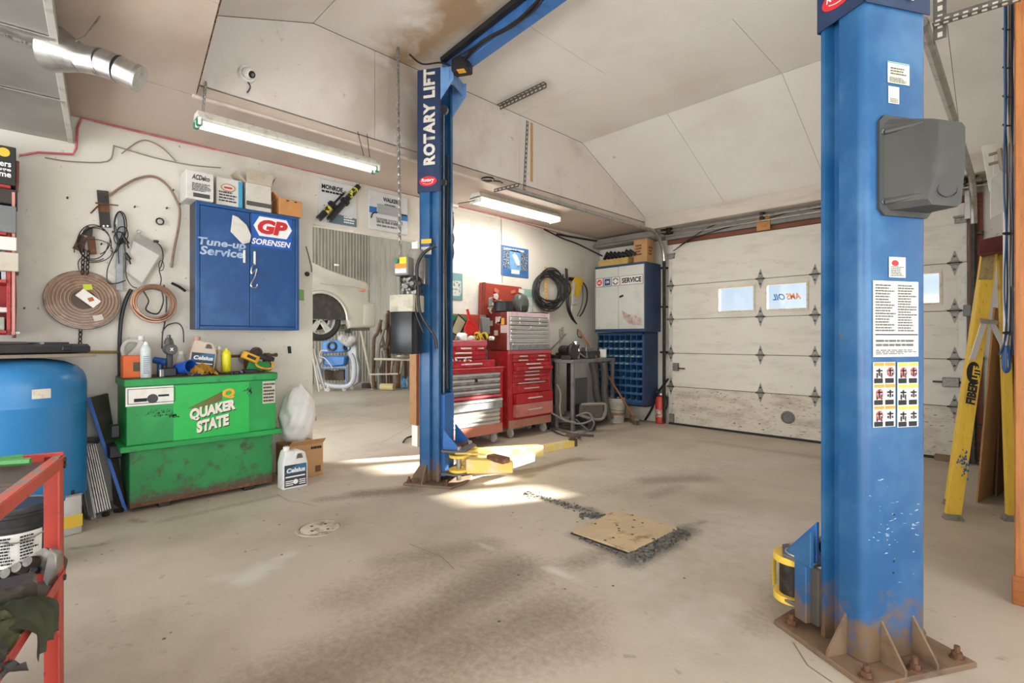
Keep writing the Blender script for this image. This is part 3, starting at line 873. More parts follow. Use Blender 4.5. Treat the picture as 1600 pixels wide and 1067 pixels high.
cl = carriage(left, PL, dwl, dfl, .80)
cr_ = carriage(right, PR, dwr, dfr, .60)
for a, r in ((.03, .38), (.30, .38)):
    for (t_, P_) in ((cl, PL), (cr_, PR)):
        build('arm_pin', MB().cyl(P_(a, r, .05), P_(a, r, .345), .022, seg=12), STEEL, t_)
for k in range(5):
    p = PL(.03 + .06 * k, .36, .318); build('bolt', MB().cyl(p, p + V((0, 0, .03)), .014, seg=6), RUST, cl)
    p = PR(.03 + .06 * k, .36, .318); 
# near side front plate of right carriage (blue) and yellow pivot flanges
m = MB().prism([PR(-.045, .235, .06), PR(-.045, .30, .06), PR(-.045, .30, .31), PR(-.045, .235, .31)], dwr * .03, .004)
build('front_plate', m, BLUEP, cr_)
m = MB().prism([PR(-.04, .215, .31), PR(-.04, .38, .31), PR(-.04, .215, .47)], dwr * .02, .003); build('web_plate', m, BLUEP, cr_)
build('side_plate', MB().prism([PR(-.03, .19, .065), PR(-.03, .44, .065), PR(-.03, .44, .31), PR(-.03, .19, .31)], dwr * .012, .002) if 0 else MB().prism([PR(-.02, .195, .065), PR(-.02, .31, .065), PR(-.02, .31, .31), PR(-.02, .195, .31)], dwr * .02, .002), mat('grimy_side', '4a4540', '5d5348', 12, rough=.6), cr_)
for z in (.09, .27):
    m = MB().lathe(PR(.03, .38, z), [(.0, 0), (.085, 0), (.085, .03), (0, .03)], 20); build('arm_flange', m, YELP, cr_, label='yellow arm pivot flange')
m = MB().lathe(PR(.03, .38, .12), [(.06, 0), (.06, .15)], 16); build('arm_sleeve', m, DARK, cr_)
m = MB().prism([PR(-.035, .44, .13), PR(-.005, .455, .13), PR(-.005, .455, .26), PR(-.035, .44, .26)], dwr * .006); build('warning_label', m, mat('label_yellow', 'e9c33d', rough=.5), cr_, label='yellow vertical arm label')
for i, (a, b, z, ax) in enumerate(((.0, .33, .326, (0.1, 0, 1)), (.09, .27, .37, (1, -.3, .2)))):
    solo('wire_ring', MB().torus(PR(a, b, z), .045, .004, ax, 24, 5), mat('ring_brass', 'b4a58c', rough=.4, metal=.6), ['thin wire ring lying flat on the right column carriage', 'thin wire ring standing against the right lift column'][i], 'ring')
m = MB().box(PR(.12, .27, .36), (.09, .03, .05), R_(20), .01)
solo('dark_bracket', m, DARK, 'small dark metal bracket resting on the right column carriage', 'bracket')


# ---- arms of the left column lying low over the floor
def arm_box(a, b, w1, h1, w2, h2):
    a = V(a); b = V(b); d = (b - a); n = V((-d.y, d.x, 0)).normalized()
    m = MB(); t = bmesh.new()
    ring = lambda p, w_, h_: [t.verts.new(p + n * s * w_ / 2 + Z * k * h_ / 2) for s, k in ((-1, -1), (1, -1), (1, 1), (-1, 1))]
    A = ring(a, w1, h1); B = ring(b, w2, h2)
    t.faces.new(A[::-1]); t.faces.new(B)
    for i in range(4): t.faces.new((A[i], A[(i + 1) % 4], B[(i + 1) % 4], B[i]))
    bmesh.ops.bevel(t, geom=t.edges[:], offset=.008, segments=1, affect='EDGES')
    m.merge(t); return m


YELW = mat('worn_yellow', 'e6cb6e', 'd8d2c0', 5, .48, .62, rough=.55, c3='9a7a48', s3=22, lo3=.64, hi3=.7)
pv1 = PL(.03, .38, .2); pv2 = PL(.30, .38, .2)
a1e = onz(800, 728, .15); a1e2 = onz(832, 716, .14)
arm1 = thing('lift_arm', 'short yellow lift arm, nearer of two at the foot of the left lift column', 'lift arm', (pv1.x, pv1.y, 0))
dirn = (a1e - pv1); dirn.z = 0; dirn.normalize()
build('arm_beam', arm_box(pv1 + dirn * .06 - Z * .02, a1e, .12, .13, .10, .11), YELW, arm1)
build('arm_extension', arm_box(a1e - dirn * .1, a1e2 + V((0, 0, .01)), .075, .08, .075, .075), mat('bare_arm', 'd3cfc2', 'b59a68', 9, rough=.5), arm1, label='bare pale sliding extension')
for z in (.13, .255): build('arm_flange', MB().lathe(V((pv1.x, pv1.y, z)), [(0, 0), (.085, 0), (.085, .022), (0, .022)], 20), YELP, arm1)
build('arm_rod', MB().cyl(pv1 + V((.02, -.06, .1)) , (a1e + pv1) / 2 + V((0, 0, .09)), .01, seg=8), YELW, arm1)
m = MB().box((a1e + pv1) / 2 + V((.1, .06, .06)), (.22, .1, .05), None, .01); build('pad_holder', m, RUST, arm1)
a2m = onz(845, 703, .17); a2e = onz(895, 692, .16)
arm2 = thing('lift_arm', 'long yellow lift arm reaching towards the overhead door, behind the short one', 'lift arm', (pv2.x, pv2.y, 0))
d2 = (a2m - pv2); d2.z = 0; d2.normalize()
build('arm_beam', arm_box(pv2 + d2 * .05, a2m, .13, .12, .12, .11), YELW, arm2)
build('arm_extension', arm_box(a2m - d2 * .1, a2e, .085, .08, .085, .075), YELW, arm2)
for z in (.13, .255): build('arm_flange', MB().lathe(V((pv2.x, pv2.y, z)), [(0, 0), (.085, 0), (.085, .022), (0, .022)], 20), YELP, arm2)
m = MB().lathe(a2e + V((0, 0, -.03)), [(.05, 0), (.05, .07), (.03, .07), (.03, .1), (.075, .1), (.08, .125), (0, .125)], 16); build('arm_pad', m, mat('pad_dark', '4d433c', '6e5a48', 20, rough=.8), arm2)
m = MB().box(a2e + V((.1, .08, .085)), (.2, .03, .025), .7); build('pad_handle', m, DARK, arm2)

# ---- overhead beam, limit switch box
tb = thing('overhead_beam', 'blue overhead cross beam joining the tops of the two lift columns', 'vehicle lift', (-2.1, 2.68, 3.6))
ba = V((-3.74, 2.84, 3.77)); bb = V((-.55, 2.58, 3.77))
build('beam', arm_box(ba, bb, .12, .15, .12, .15), mat('beam_blue', '3f76ba', '2b5590', 6, rough=.45), tb)
m = MB().tube([ba + V((.05, -.085, .06)), bb + V((0, -.085, .06))], .035, 6); build('rubber_guard', m, BLK, tb)
for z in (0,):
    m = MB().prism([PL(.0, .2, 3.72), PL(.0, .34, 3.72), PL(.0, .34, 3.60), PL(.0, .2, 3.42)], dwl * .012, .002); build('end_bracket', m, mat('bracket_blue', '6f9ad0', '5580b8', 8, rough=.5), tb)
    m = MB().prism([PL(.33, .2, 3.72), PL(.33, .34, 3.72), PL(.33, .34, 3.60), PL(.33, .2, 3.42)], -dwl * .012, .002); build('end_bracket', m, mat('bracket_blue', ''), tb)
m = MB().prism([PL(.0, .30, 3.60), PL(.33, .30, 3.60), PL(.33, .30, 3.72), PL(.0, .30, 3.72)], dfl * .012, .002); build('end_plate', m, mat('bracket_blue', ''), tb)
c = ond(722, 104, 4.4)
sw = thing('limit_switch', 'black square switch box with an amber lens at the top of the left lift column', 'switch', c - V((0, 0, .08)))
build('switch_body', MB().box(c, (.16, .12, .12), th, .012), BLK, sw)
build('switch_lens', MB().box(c + V((.03, -.03, -.062)), (.07, .06, .006), th), mat('amber', 'f0b030', rough=.3), sw, label='amber lens')
build('switch_arm', MB().cyl(c, c + V((.0, .1, .2)), .012, seg=8), DARK, sw)
for i, (pts, r) in enumerate((([(690, 112), (700, 128), (745, 72), (800, 40), (840, 8), (848, -20)], .016), ([(712, 90), (760, 62), (810, 30), (850, -10)], .010), ([(640, 85), (660, 100), (690, 98), (712, 108)], .008))):
    zz = 0
    m = MB().tube(catmull([ond(u, v, (2.4 if i < 2 else 2.45) * F / (530 - v)) if i < 2 else ond(u, v, 4.5) for u, v in pts], 6), r, 6)
    solo('hose', m, BLK, ['thick black hose slung under the overhead beam', 'thin black hose hugging the overhead beam', 'black wire looping to the switch box at the column top'][i], 'hose')

# ---- power unit on the left column
c = V((-3.98, 2.56, 1.55))
wn_ = -dfl
pu = thing('power_unit', 'hydraulic power unit with black tank hung on the left lift column', 'pump', (c.x, c.y, 1.15))
uu = dwl * -1
tk0 = ond(635, 519, 4.42); R30 = M4((dfl, dwl, Z)).transposed().to_4x4()
def pbox(u0, v0, u1, v1, dep, m_, nm, d0=4.42, bev=.012, lab=None):
    p = ond(u0, v0, d0); q = ond(u1, v1, d0); cc = (p + q) / 2
    ww = (q - p); wdt = math.hypot(ww.x, ww.y); h_ = abs(ww.z)
    mm = MB().box(cc, (dep, wdt, h_), YAW_M, bev, 2); return build(nm, mm, m_, pu, label=lab)
YAW_M = M4((FWD, -RGT, Z)).transposed()
YAW_M = M4.Rotation(R_(-20), 3, 'Z') @ YAW_M
pbox(616, 487, 655, 553, .19, mat('tank_black', '232427', '35363a', 9, rough=.28), 'tank', lab='glossy black tank')
pbox(615, 461, 657, 488, .20, mat('tank_cream', 'c9c2ae', '8f8875', 12, rough=.6), 'tank_top', lab='cream tank top')
pbox(628, 432, 658, 462, .13, mat('valve_grey', '8f8d88', '3a3836', 25, .42, .55, rough=.35, metal=.8), 'valve_block')
m = MB()
for k in range(9):
    p = ond(631 + rnd.random() * 26, 435 + rnd.random() * 22, 4.33); m.cyl(p, p + V((.05, -.05, 0)), .01 + .008 * rnd.random(), seg=8)
build('valve_fittings', m, mat('fitting', '6a6864', 'b0aca4', 30, rough=.35, metal=.8), pu, kind='stuff')
p = ond(650, 415, 4.45); build('motor', MB().lathe(p - V((0, 0, .13)), [(.06, 0), (.075, .02), (.075, .24), (.06, .27), (0, .28)], 18), mat('motor_grey', 'a19d95', '7d7972', 9, rough=.45, metal=.3), pu)
pbox(617, 403, 644, 431, .1, mat('switch_box_grey', '7c7f7c', rough=.5), 'control_box', d0=4.36, bev=.008)
n20 = YAW_M @ V((-1, 0, 0)); xx = YAW_M @ V((0, -1, 0))
o_ = ond(630.5, 417, 4.36) + n20 * .051
for (x0, x1, y0, y1, cc, lb) in ((-.005, .06, .02, .075, 'f2d319', 'yellow label'), (-.05, .06, -.02, .02, 'f08a24', 'orange label'), (-.05, .06, -.06, -.02, 'e9e7e0', 'white label')):
    build('label_sticker', patch(MB(), o_, xx, Z, x0, x1, y0, y1), mat('stk_' + cc, cc, rough=.5), pu, 0, label=lb)
build('push_button', MB().cyl(o_ + xx * -.03 + Z * .045, o_ + xx * -.03 + Z * .045 + n20 * .02, .017, seg=14), mat('green_button', '16804a', rough=.4), pu, label='green push button')
pbox(655, 404, 668, 445, .08, STEEL, 'junction_box', d0=4.5, bev=.005)
for i, (pts, r) in enumerate((([(652, 440), (652, 415), (660, 398), (672, 388), (682, 384)], .014), ([(653, 445), (655, 480), (662, 500), (680, 528), (682, 545)], .012), ([(648, 460), (650, 490), (662, 520)], .008))):
    m = MB().tube(catmull([ond(u, v, 4.33) for u, v in pts], 6), r, 6); build('hydraulic_hose', m, BLK, pu)
# stickers on left column flange
build('label_sticker', patch(MB(), PL(-.0, .0), xl, Z, .03, .13, 2.16, 2.20, .003), mat('stk_yel2', 'e6b21f', rough=.5), left, 0, label='small yellow warning label')
build('label_sticker', patch(MB(), PL(-.0, .0), xl, Z, .03, .13, 2.06, 2.13, .003), mat('stk_white2', 'cfcabf', rough=.5), left, 0, label='worn white label')
build('inner_hose', MB().tube(catmull([PL(.17, .22, 3.0), PL(.15, .22, 2.4), PL(.10, .225, 2.0), PL(.14, .22, 1.4), PL(.15, .22, .85)], 6), .012, 6), BLK, left)

# ---- right column details
W0 = PR(0, 0); NW = -dfr
def onweb(u, v, lift=0.): return onp(u, v, W0 + NW * lift, NW)
def webpatch(us, vs, m_, nm, lift=.003, lab=None, parent=right):
    pts = [onweb(u, v, lift) for u, v in zip(us, vs)]
    mb = MB(); mb.poly(pts); return build(nm, mb, m_, parent, 0, label=lab)
STK = mat('sticker_cream', 'dedccb', 'cfcbb6', 12, rough=.55)
STW = mat('sticker_white', 'e4e2dc', rough=.5)
def webrect(u0, v0, u1, v1, m_, nm, lift=.003, lab=None, parent=right):
    a = onweb(u0, v0, lift); b = onweb(u1, v1, lift); z1, z0 = a.z, b.z
    mb = MB(); mb.poly([V((a.x, a.y, z1)), V((b.x, b.y, z1)), V((b.x, b.y, z0)), V((a.x, a.y, z0))][::-1])
    return build(nm, mb, m_, parent, 0, label=lab), a, b
def webprint(a, b, fx0_, fx1_, fy0_, fy1_, n, seed, parent):
    """printed rows in the fraction box of a web sticker (fy from the bottom)"""
    A = V((a.x, a.y, b.z)); B = V((b.x, b.y, b.z)); wd = (B - A).length; h = a.z - b.z; xd = (B - A).normalized()
    lines(parent, A + xd * wd * fx0_ + Z * h * fy0_ + NW * .001, xd, Z, wd * (fx1_ - fx0_), h * (fy1_ - fy0_), n, INKG, seed=seed, lift=.002)
s1, a, b = webrect(1387, 97, 1421, 134, STK, 'sticker', lab='safety sticker with pictograms'); webprint(a, b, .05, .95, .02, .3, 5, 2, s1); webprint(a, b, .1, .9, .4, .8, 3, 12, s1)
s1b, _, _ = webrect(1387, 96, 1421, 101, mat('stk_green', '9fcfae', rough=.5), 'sticker_band', .004, parent=s1)
s2, a, b = webrect(1388, 134, 1405, 163, STK, 'sticker', lab='small narrow sticker under the pictograms'); webprint(a, b, .1, .9, .03, .3, 3, 3, s2)
s3, a, b = webrect(1389, 401, 1415, 434, STW, 'sticker', lab='small white sticker with a red emblem'); webprint(a, b, .08, .92, .05, .55, 6, 4, s3)
ov = (onweb(1399, 411, .005)); sm = MB().poly([ov + dwr * .018 * cos(k) + Z * .012 * sin(k) for k in [2 * pi * i / 16 for i in range(16)]]); build('emblem', sm, REDL, s3, 0)
s4, a, b = webrect(1364, 438, 1435, 557, STW, 'sticker', lab='large white instruction sheet'); webprint(a, b, .04, .48, .33, .96, 17, 5, s4); webprint(a, b, .53, .96, .33, .96, 18, 6, s4); webprint(a, b, .05, .95, .03, .1, 3, 7, s4); webprint(a, b, .05, .95, .13, .24, 2, 8, s4)
A = V((a.x, a.y, b.z)); xd = (V((b.x, b.y, 0)) - V((a.x, a.y, 0))); wd = xd.length; xd.normalize(); h = a.z - b.z
build('rule', patch(MB(), A, xd, Z, .03 * wd, .97 * wd, .285 * h, .30 * h, .004), INK, s4, 0)
for gcol, u0, u1, cc in (('o', 1364, 1399, 'e8922e'), ('y', 1402, 1435, 'd9cf45')):
    s5, a, b = webrect(u0, 566, u1, 666, STW, 'sticker', lab='sheet of six pictogram warnings with %s headers' % ('orange' if gcol == 'o' else 'yellow'))
    A = V((a.x, a.y, b.z)); xd = (V((b.x, b.y, 0)) - V((a.x, a.y, 0))); wd = xd.length; xd.normalize(); h = a.z - b.z
    hd = MB(); bk = MB(); pic = MB(); redp = MB()
    for k in range(3):
        y0 = h * k / 3
        for q in range(2):
            x0 = wd * (.04 + .49 * q); x1 = x0 + wd * .44
            patch(hd, A, xd, Z, x0, x1, y0 + h * .275, y0 + h * .325, .002)
            patch(bk, A, xd, Z, x0, x1 - wd * .06, y0 + h * .01, y0 + h * .085, .002)
            cx, cy = x0 + wd * .22, y0 + h * .18
            patch(pic, A, xd, Z, cx - wd * .14, cx + wd * .14, cy + h * .01, cy + h * .035, .003)
            patch(pic, A, xd, Z, cx - wd * .03, cx + wd * .03, cy - h * .06, cy + h * .06, .003)
            for s in (-1, 1): patch(pic, A, xd, Z, cx + s * wd * .10 - wd * .03, cx + s * wd * .10 + wd * .03, cy - h * .05 - .01 * (q == 0), cy - h * .01, .003)
            if gcol == 'o' and (k, q) in ((0, 0), (1, 0), (2, 1)) or gcol == 'y' and k == 2:
                redp.tube([A + xd * (cx + wd * .13 * cos(t_)) + Z * (cy + h * .07 * sin(t_)) - dfr * .004 for t_ in [2 * pi * i / 16 for i in range(16)]], .0016, 4, True)
    build('header', hd, mat('stk_' + cc, cc, rough=.5), s5, 0); build('caption', bk, INK, s5, 0); build('pictogram', pic, INK, s5, 0); build('ban_ring', redp, REDL, s5, 0)
# black plastic box
bz0, bz1 = 1.79, 2.185
a0 = onweb(1370, 270); sx0 = (a0 - W0).dot(dwr); 
cov = thing('black_cover', 'black moulded plastic cover box screwed high on the right lift column', 'cover box', W0 + dwr * (sx0 + .1) + Z * bz0)
B_ = lambda s, n, z: W0 + dwr * s + NW * n + Z * z
w1 = .27
m = MB()
t = bmesh.new()
def ringpts(n, s0, s1, z0, z1, c): return [t.verts.new(B_(s, n, z)) for s, z in ((s0 + c, z0), (s1 - c, z0), (s1, z0 + c), (s1, z1 - c), (s1 - c, z1), (s0 + c, z1), (s0, z1 - c), (s0, z0 + c))]
rings = [ringpts(.0, sx0, sx0 + w1, bz0, bz1, .025), ringpts(.012, sx0, sx0 + w1, bz0, bz1, .025), ringpts(.014, sx0 + .022, sx0 + w1, bz0 + .02, bz1 - .015, .025), ringpts(.12, sx0 + .10, sx0 + w1 + .0, bz0 + .02, bz1 - .05, .02), ringpts(.14, sx0 + .125, sx0 + w1 - .01, bz0 + .16, bz1 - .06, .015)]
for A_, B2 in zip(rings, rings[1:]):
    for k in range(8): t.faces.new((A_[k], A_[(k + 1) % 8], B2[(k + 1) % 8], B2[k]))
t.faces.new(rings[0][::-1]); t.faces.new(rings[-1])
m.merge(t)
build('cover_shell', m, mat('moulded_black', '3a3a38', '4b4a47', 6, rough=.55, bump=.05), cov, 30)
for z in (bz0 + .05, bz1 - .07):
    build('screw', MB().cyl(B_(sx0 + .013, .013, z), B_(sx0 + .013, .02, z), .009, seg=10), CHROME, cov)
    m = MB().tube([B_(sx0 + .02, .016, z), B_(sx0 + .10, .10, z + .012)], .012, 8); build('rib', m, mat('moulded_black', ''), cov)
c = B_(sx0 + .185, .128, bz0 + .08)
m = MB().tube([c + dwr * .05 * cos(k) + Z * .028 * sin(k) for k in [2 * pi * i / 24 for i in range(24)]], .003, 4, True); build('embossed_logo', m, BLK, cov)

# chips and scratches in the paint of the right column
mb = MB(); r = random.Random(19)
for k in range(46):
    u, v = r.uniform(1352, 1434), r.choice([r.gauss(815, 14), r.gauss(842, 10), r.gauss(832, 30), r.uniform(690, 900)])
    q = onweb(u, v, .0015); ln = r.uniform(.003, .022); h = r.uniform(.0012, .004); sl = r.uniform(-.35, .35)
    mb.poly([q, q + dwr * ln + Z * ln * sl, q + dwr * ln * .7 + Z * (ln * sl + h), q + Z * h])
build('paint_chips', mb, mat('chip_pale', 'a9b7c4', rough=.6), right, 0, kind='stuff')
hb = MB()
for (u, v) in ((1397, 804), (1397, 877), (1396, 895)):
    q = onweb(u, v, .001); hb.cyl(q, q + NW * .0015, .004, seg=8)
build('bolt_hole', hb, BLK, right, 0, kind='stuff')

# ================================================================== LEFT SIDE
def wl_(u, v, off=.02): return onx(u, v, -5.15 + off)


# ---- heater duct with branch pipe
DUCT = mat('duct_sheet', 'a9a6a0', '8f8c86', 1.3, .42, .7, rough=.38, metal=.55)
du = thing('heating_duct', 'big sheet-metal duct box hung under the low ceiling at upper left', 'duct', (-3.6, -.3, 2.81))
e0 = V((-5.13, .30, 2.81)); e1 = V((-2.7, .07, 2.81)); back = V((-.09, -.95, 0))
build('duct_box', MB().prism([e0, e1, e1 + back, e0 + back], (0, 0, .17), .004), DUCT, du)
dd = (e1 - e0).normalized(); nn = V((-dd.y, dd.x, 0))
if nn.y < 0: nn = -nn
build('corner_flange', MB().prism([e0 + nn * .012 - Z * .006, e1 + nn * .012 - Z * .006, e1 - nn * .02 - Z * .006, e0 - nn * .02 - Z * .006], (0, 0, .06), .002), mat('flange_pale', 'c9c6c0', 'a8a49e', 12, rough=.4, metal=.4), du)
for f in (.35, .7):
    q = e0.lerp(e1, f) - Z * .004
    build('duct_seam', MB().prism([q, q + dd * .03, q + dd * .03 + back, q + back], (0, 0, -.006)), STEEL, du)
m = MB()
for k in range(26):
    q = V((-3.55, .1, 2.79)).lerp(V((-3.35, -.55, 2.79)), k / 26); m.box(q, (.012, .03, .012), k * .8)
build('chain', m, STEEL, du)
j = ond(92, 78, 2.66); p1 = ond(128, 92, 2.66); p2 = ond(160, 98, 2.66); p3 = ond(186, 108, 2.67); p4 = ond(219, 124, 2.70)
pr = .068
build('collar', MB().cyl(j - nn * .02, p1, .12, pr, 24), STEEL, du)
build('pipe_section', MB().cyl(p1, p2, pr, pr, 24), mat('pipe_bright', 'c4c2be', 'a19e99', 6, rough=.28, metal=.85), du)
build('elbow', MB().cyl(p2, p3, pr * 1.02, pr * 1.02, 24), mat('pipe_bright', ''), du)
build('pipe_end', MB().cyl(p3, p4, pr, pr, 24, cap=False), mat('pipe_bright', ''), du); build('pipe_inside', MB().cyl(p4, p3, pr * .94, pr * .94, 24, cap=False).cyl(p3, p3 + (p4 - p3) * .05, pr * .93, seg=24), mat('pipe_inner', '5d5a56', rough=.6, metal=.5), du)
for a, b_ in ((p1, p2), (p2, p3), (p3, p4)):
    d = (b_ - a).normalized(); build('pipe_rib', MB().cyl(b_ - d * .02, b_, pr * 1.05, pr * 1.05, 24), STEEL, du)
build('hanger_strap', MB().tube([ond(98, 74, 2.62), ond(134, 56, 2.62), ond(156, 26, 2.68), ond(160, 20, 2.75)], .005, 5), STEEL, du)

# ---- red cables and stains along the wall-ceiling joint
RW = mat('red_wire', 'c0666a', 'd79a9a', 9, rough=.5)
m = MB().tube([wl_(u, v, .03) for u, v in ((148, 189), (250, 214), (330, 232), (400, 246), (470, 264), (560, 284), (650, 306), (770, 335), (850, 357), (900, 372))], .008, 5)
solo('red_cable', m, RW, 'long faded red cable stapled along the joint of left wall and ceiling', 'cable')
m = MB().tube([wl_(u, v, .03) for u, v in ((148, 189), (128, 184), (121, 200), (119, 232), (114, 241), (60, 238), (30, 243))], .009, 5)
solo('red_cable', m, RW, 'red cable dropping around the end of the heating duct', 'cable')
m = MB().tube(catmull([wl_(u, v, .02) for u, v in ((70, 246), (110, 252), (168, 252), (178, 230), (182, 229), (240, 246), (300, 258), (345, 262))], 4), .005, 5)
solo('conduit_wire', m, mat('painted_wire', '8f8375', rough=.8), 'painted-over grey wire zigzagging across the top of the left wall', 'cable')
m = MB().tube(catmull([wl_(u, v, .02) for u, v in ((190, 240), (215, 222), (232, 220), (255, 232), (275, 252))], 5), .005, 5)
solo('conduit_wire', m, mat('painted_wire', ''), 'painted-over wire looped in an arch above the brown hose', 'cable')
m = MB().tube([wl_(u, v, .03) for u, v in ((930, 378), (880, 372), (860, 366), (800, 346), (700, 322))] , .006, 5)
solo('white_cable', m, WHITE, 'white cable along the top of the wall beside the lit ceiling lamp', 'cable')
m = MB().tube(catmull([wl_(u, v, .05) for u, v in ((850, 358), (878, 372), (900, 380), (925, 392), (945, 402))], 5), .012, 5).tube(catmull([wl_(u, v, .06) for u, v in ((870, 366), (905, 372), (935, 377))], 5), .016, 5)
solo('cable_bundle', m, BLK, 'black cable bundle running into the corner above the blue cabinet', 'cable')
m = MB().tube([wl_(u, v, .02) for u, v in ((783, 340), (784, 380), (785, 442))], .005, 5); solo('drop_wire', m, GREY, 'thin grey wire dropping past the blue service poster', 'cable')
m = MB().tube(catmull([wl_(660, 275, .3), wl_(640, 284, .25), wl_(622, 290, .1), wl_(612, 297, .03)], 6), .007, 5); solo('wire', m, BLK, 'black wire curving under the low ceiling beside the lift column', 'cable')
m = MB().box(wl_(710, 320, .04), (.06, .1, .07), None, .008); solo('junction_box', m, mat('box_white', 'd6d3cc', rough=.5), 'small white junction box behind the lift column top', 'electrical box')

# ---- red shelf at the far left edge
REDS = mat('shelf_red', '9c2a26', 'b5433c', 8, rough=.55, c3='6d2320', s3=30)
sh = thing('wall_shelf', 'red wooden wall shelf full of boxes at the left picture edge', 'shelf', (-4.98, -.35, 1.35))
sy1 = onx(17, 450, -4.83).y
build('end_panel', MB().bx((-5.13, sy1 - .02, 1.33), (-4.83, sy1, 2.05), .003), REDS, sh)
build('back_panel', MB().bx((-5.13, sy1 - .8, 1.33), (-5.12, sy1 - .02, 2.05)), REDS, sh)
for z in (1.34, 1.68, 2.0, 2.32): build('shelf_board', MB().bx((-5.12, sy1 - .8, z), (-4.80, sy1 - .02 if z < 2.1 else sy1 + .0, z + .02), .003), REDS, sh)
build('end_panel', MB().bx((-5.13, sy1 - .82, 1.33), (-4.83, sy1 - .8, 2.5), .003), REDS, sh)
build('edge_rail', MB().bx((-4.84, sy1 + .005, 1.33), (-4.82, sy1 + .02, 2.3)), mat('rail_pink', 'c98a80', rough=.6), sh)
def carton(nm, lab, cat, a, b, m_, rz=0, group=None):
    a = V(a); b = V(b); c = (a + b) / 2
    t = thing(nm, lab, cat, (c.x, c.y, min(a.z, b.z)), rz, group)
    s = [abs(b[i] - a[i]) for i in range(3)]
    build('box_body', MB().box((0, 0, s[2] / 2), s, None, .004), m_, t, local=True)
    return t, s
def shelfbox(y0, y1, z0, z1, x1, m_, lab, nm='box'):
    return carton(nm, lab, 'box', (-5.1, y0, z0), (x1, y1, z1), m_)
blkbox = mat('box_black', '26241f', rough=.6)
t, s = shelfbox(-.30, -.002, 2.34, 2.60, -4.80, blkbox, 'black printed carton with yellow emblem on top of the red shelf')
o_ = V((s[0] / 2, -s[1] / 2, 0))
def ltext(t, st, y, z, w_, h_, m_, xo, bold=.02, sh=0):
    text(None, st, (xo, y, z), Y, Z, w_, h_, m_, bold, sh, lift=.002).parent = t
    t.children[-1].location = (0, 0, 0)
for i, st in enumerate(('vers', 'luge', 'rme')): ltext(t, st, .05, .12 - .035 * i, .075, .028, INKW, s[0] / 2)
build('emblem', MB().cyl((s[0] / 2, .09, .215), (s[0] / 2 + .003, .09, .215), .03, seg=16), mat('emblem_yellow', 'd9b93a', rough=.5), t, local=True)
shelfbox(-.25, .005, 2.22, 2.32, -4.83, mat('box_dark', '3a352f', rough=.7), 'dark flat carton under the black printed carton')
shelfbox(-.28, .0, 2.02, 2.20, -4.80, mat('box_grey', '6d6f6f', '7f8180', 8, rough=.6), 'grey carton with a pale label in the row of shelf boxes')
shelfbox(-.16, .002, 1.90, 1.99, -4.795, mat('box_white', ''), 'white flat carton just below the grey shelf carton')
shelfbox(-.16, .012, 1.76, 1.885, -4.79, mat('box_cream', 'bdb4a4', 'aca292', 8, rough=.7), 'cream flat carton, lowest in the pile of shelf boxes')
for k in range(4):
    y = sy1 - .035 - .03 * k
    m = MB().bx((-5.1, y - .012, 1.70), (-4.88, y + .012, 1.90 - .02 * (k % 2)), .002)
    solo('booklet', m, mat('bk%d' % (k % 2), ['c9cdd2', '2b3a55'][k % 2], rough=.6), ['white booklet at the right end of the red shelf', 'navy booklet, second from the right on the red shelf', 'white booklet, third from the right on the red shelf', 'navy booklet, fourth from the right on the red shelf'][k], 'booklet', 'booklets on the red shelf')
m = MB().box((-4.97, sy1 - .12, 1.50), (.2, .2, .03), R_(15), .004); m2 = m
solo('notebook', m.box((-4.97, sy1 - .12, 1.515), (.21, .21, .006), R_(15)), PAPER, 'white pad lying tilted on the lower red shelf', 'notebook')
shelfbox(-.22, sy1 - .03, 1.36, 1.45, -4.86, mat('box_green', '8f9a8c', 'b5b8ae', 9, rough=.6), 'pale green carton on the lowest red shelf')
m = MB().tube(catmull([wl_(27, 252, .04), wl_(26, 290, .04), wl_(22, 320, .04), wl_(21, 380, .035), wl_(22, 440, .03), wl_(23, 470, .03), wl_(22, 500, .03), wl_(22, 528, .03)], 4), .011, 6)
t = thing('copper_pipe', 'reddish copper pipe running down the wall beside the red shelf', 'pipe', wl_(22, 528, .03))
build('pipe', m, mat('old_copper', '8c5a48', 'a97763', 8, rough=.5, metal=.4), t)
for v in (398, 520): build('pipe_clip', MB().box(wl_(22, v, .02), (.03, .06, .015)), STEEL, t)

# ---- yellow conduit
m = MB().cyl(wl_(100, 550, .03), wl_(187, 550, .03), .011, seg=8); solo('pipe', m, mat('conduit_yellow', '9a7a33', '6f5a35', 9, rough=.5), 'yellow-brown pipe clipped level along the wall under the coils', 'pipe')

# ---- pressure tank
tk = thing('pressure_tank', 'blue upright pressure tank behind the red workbench', 'tank', (-4.7, .0, 0))
TB = mat('tank_blue', '2f7bb5', '276a9e', 5, rough=.3, c3='4c6f8c', s3=18, lo3=.68, hi3=.75)
R = .36
prof_ = [(0, .12), (R * .8, .14), (R, .24), (R, .86), (R * 1.006, .865), (R * 1.006, .875), (R, .88), (R, 1.0), (R * .985, 1.04), (R * .94, 1.08), (R * .84, 1.12), (R * .66, 1.15), (R * .4, 1.168), (0, 1.175)]
build('tank_shell', MB().lathe((-4.7, 0, 0), prof_, 40), TB, tk)
build('base_ring', MB().lathe((-4.7, 0, 0), [(R * .8, 0), (R * .8, .2), (R * .77, .2), (R * .77, 0)], 32, closed=True), DARK, tk)
c = V((-4.7, 0, .955)); a0_ = math.atan2(.12, .34)
lb = MB(); pts = []
for k in range(7):
    a = a0_ + (-.02 + .26 * k / 6) - .13; pts.append((cos(a) * (R + .002), sin(a) * (R + .002)))
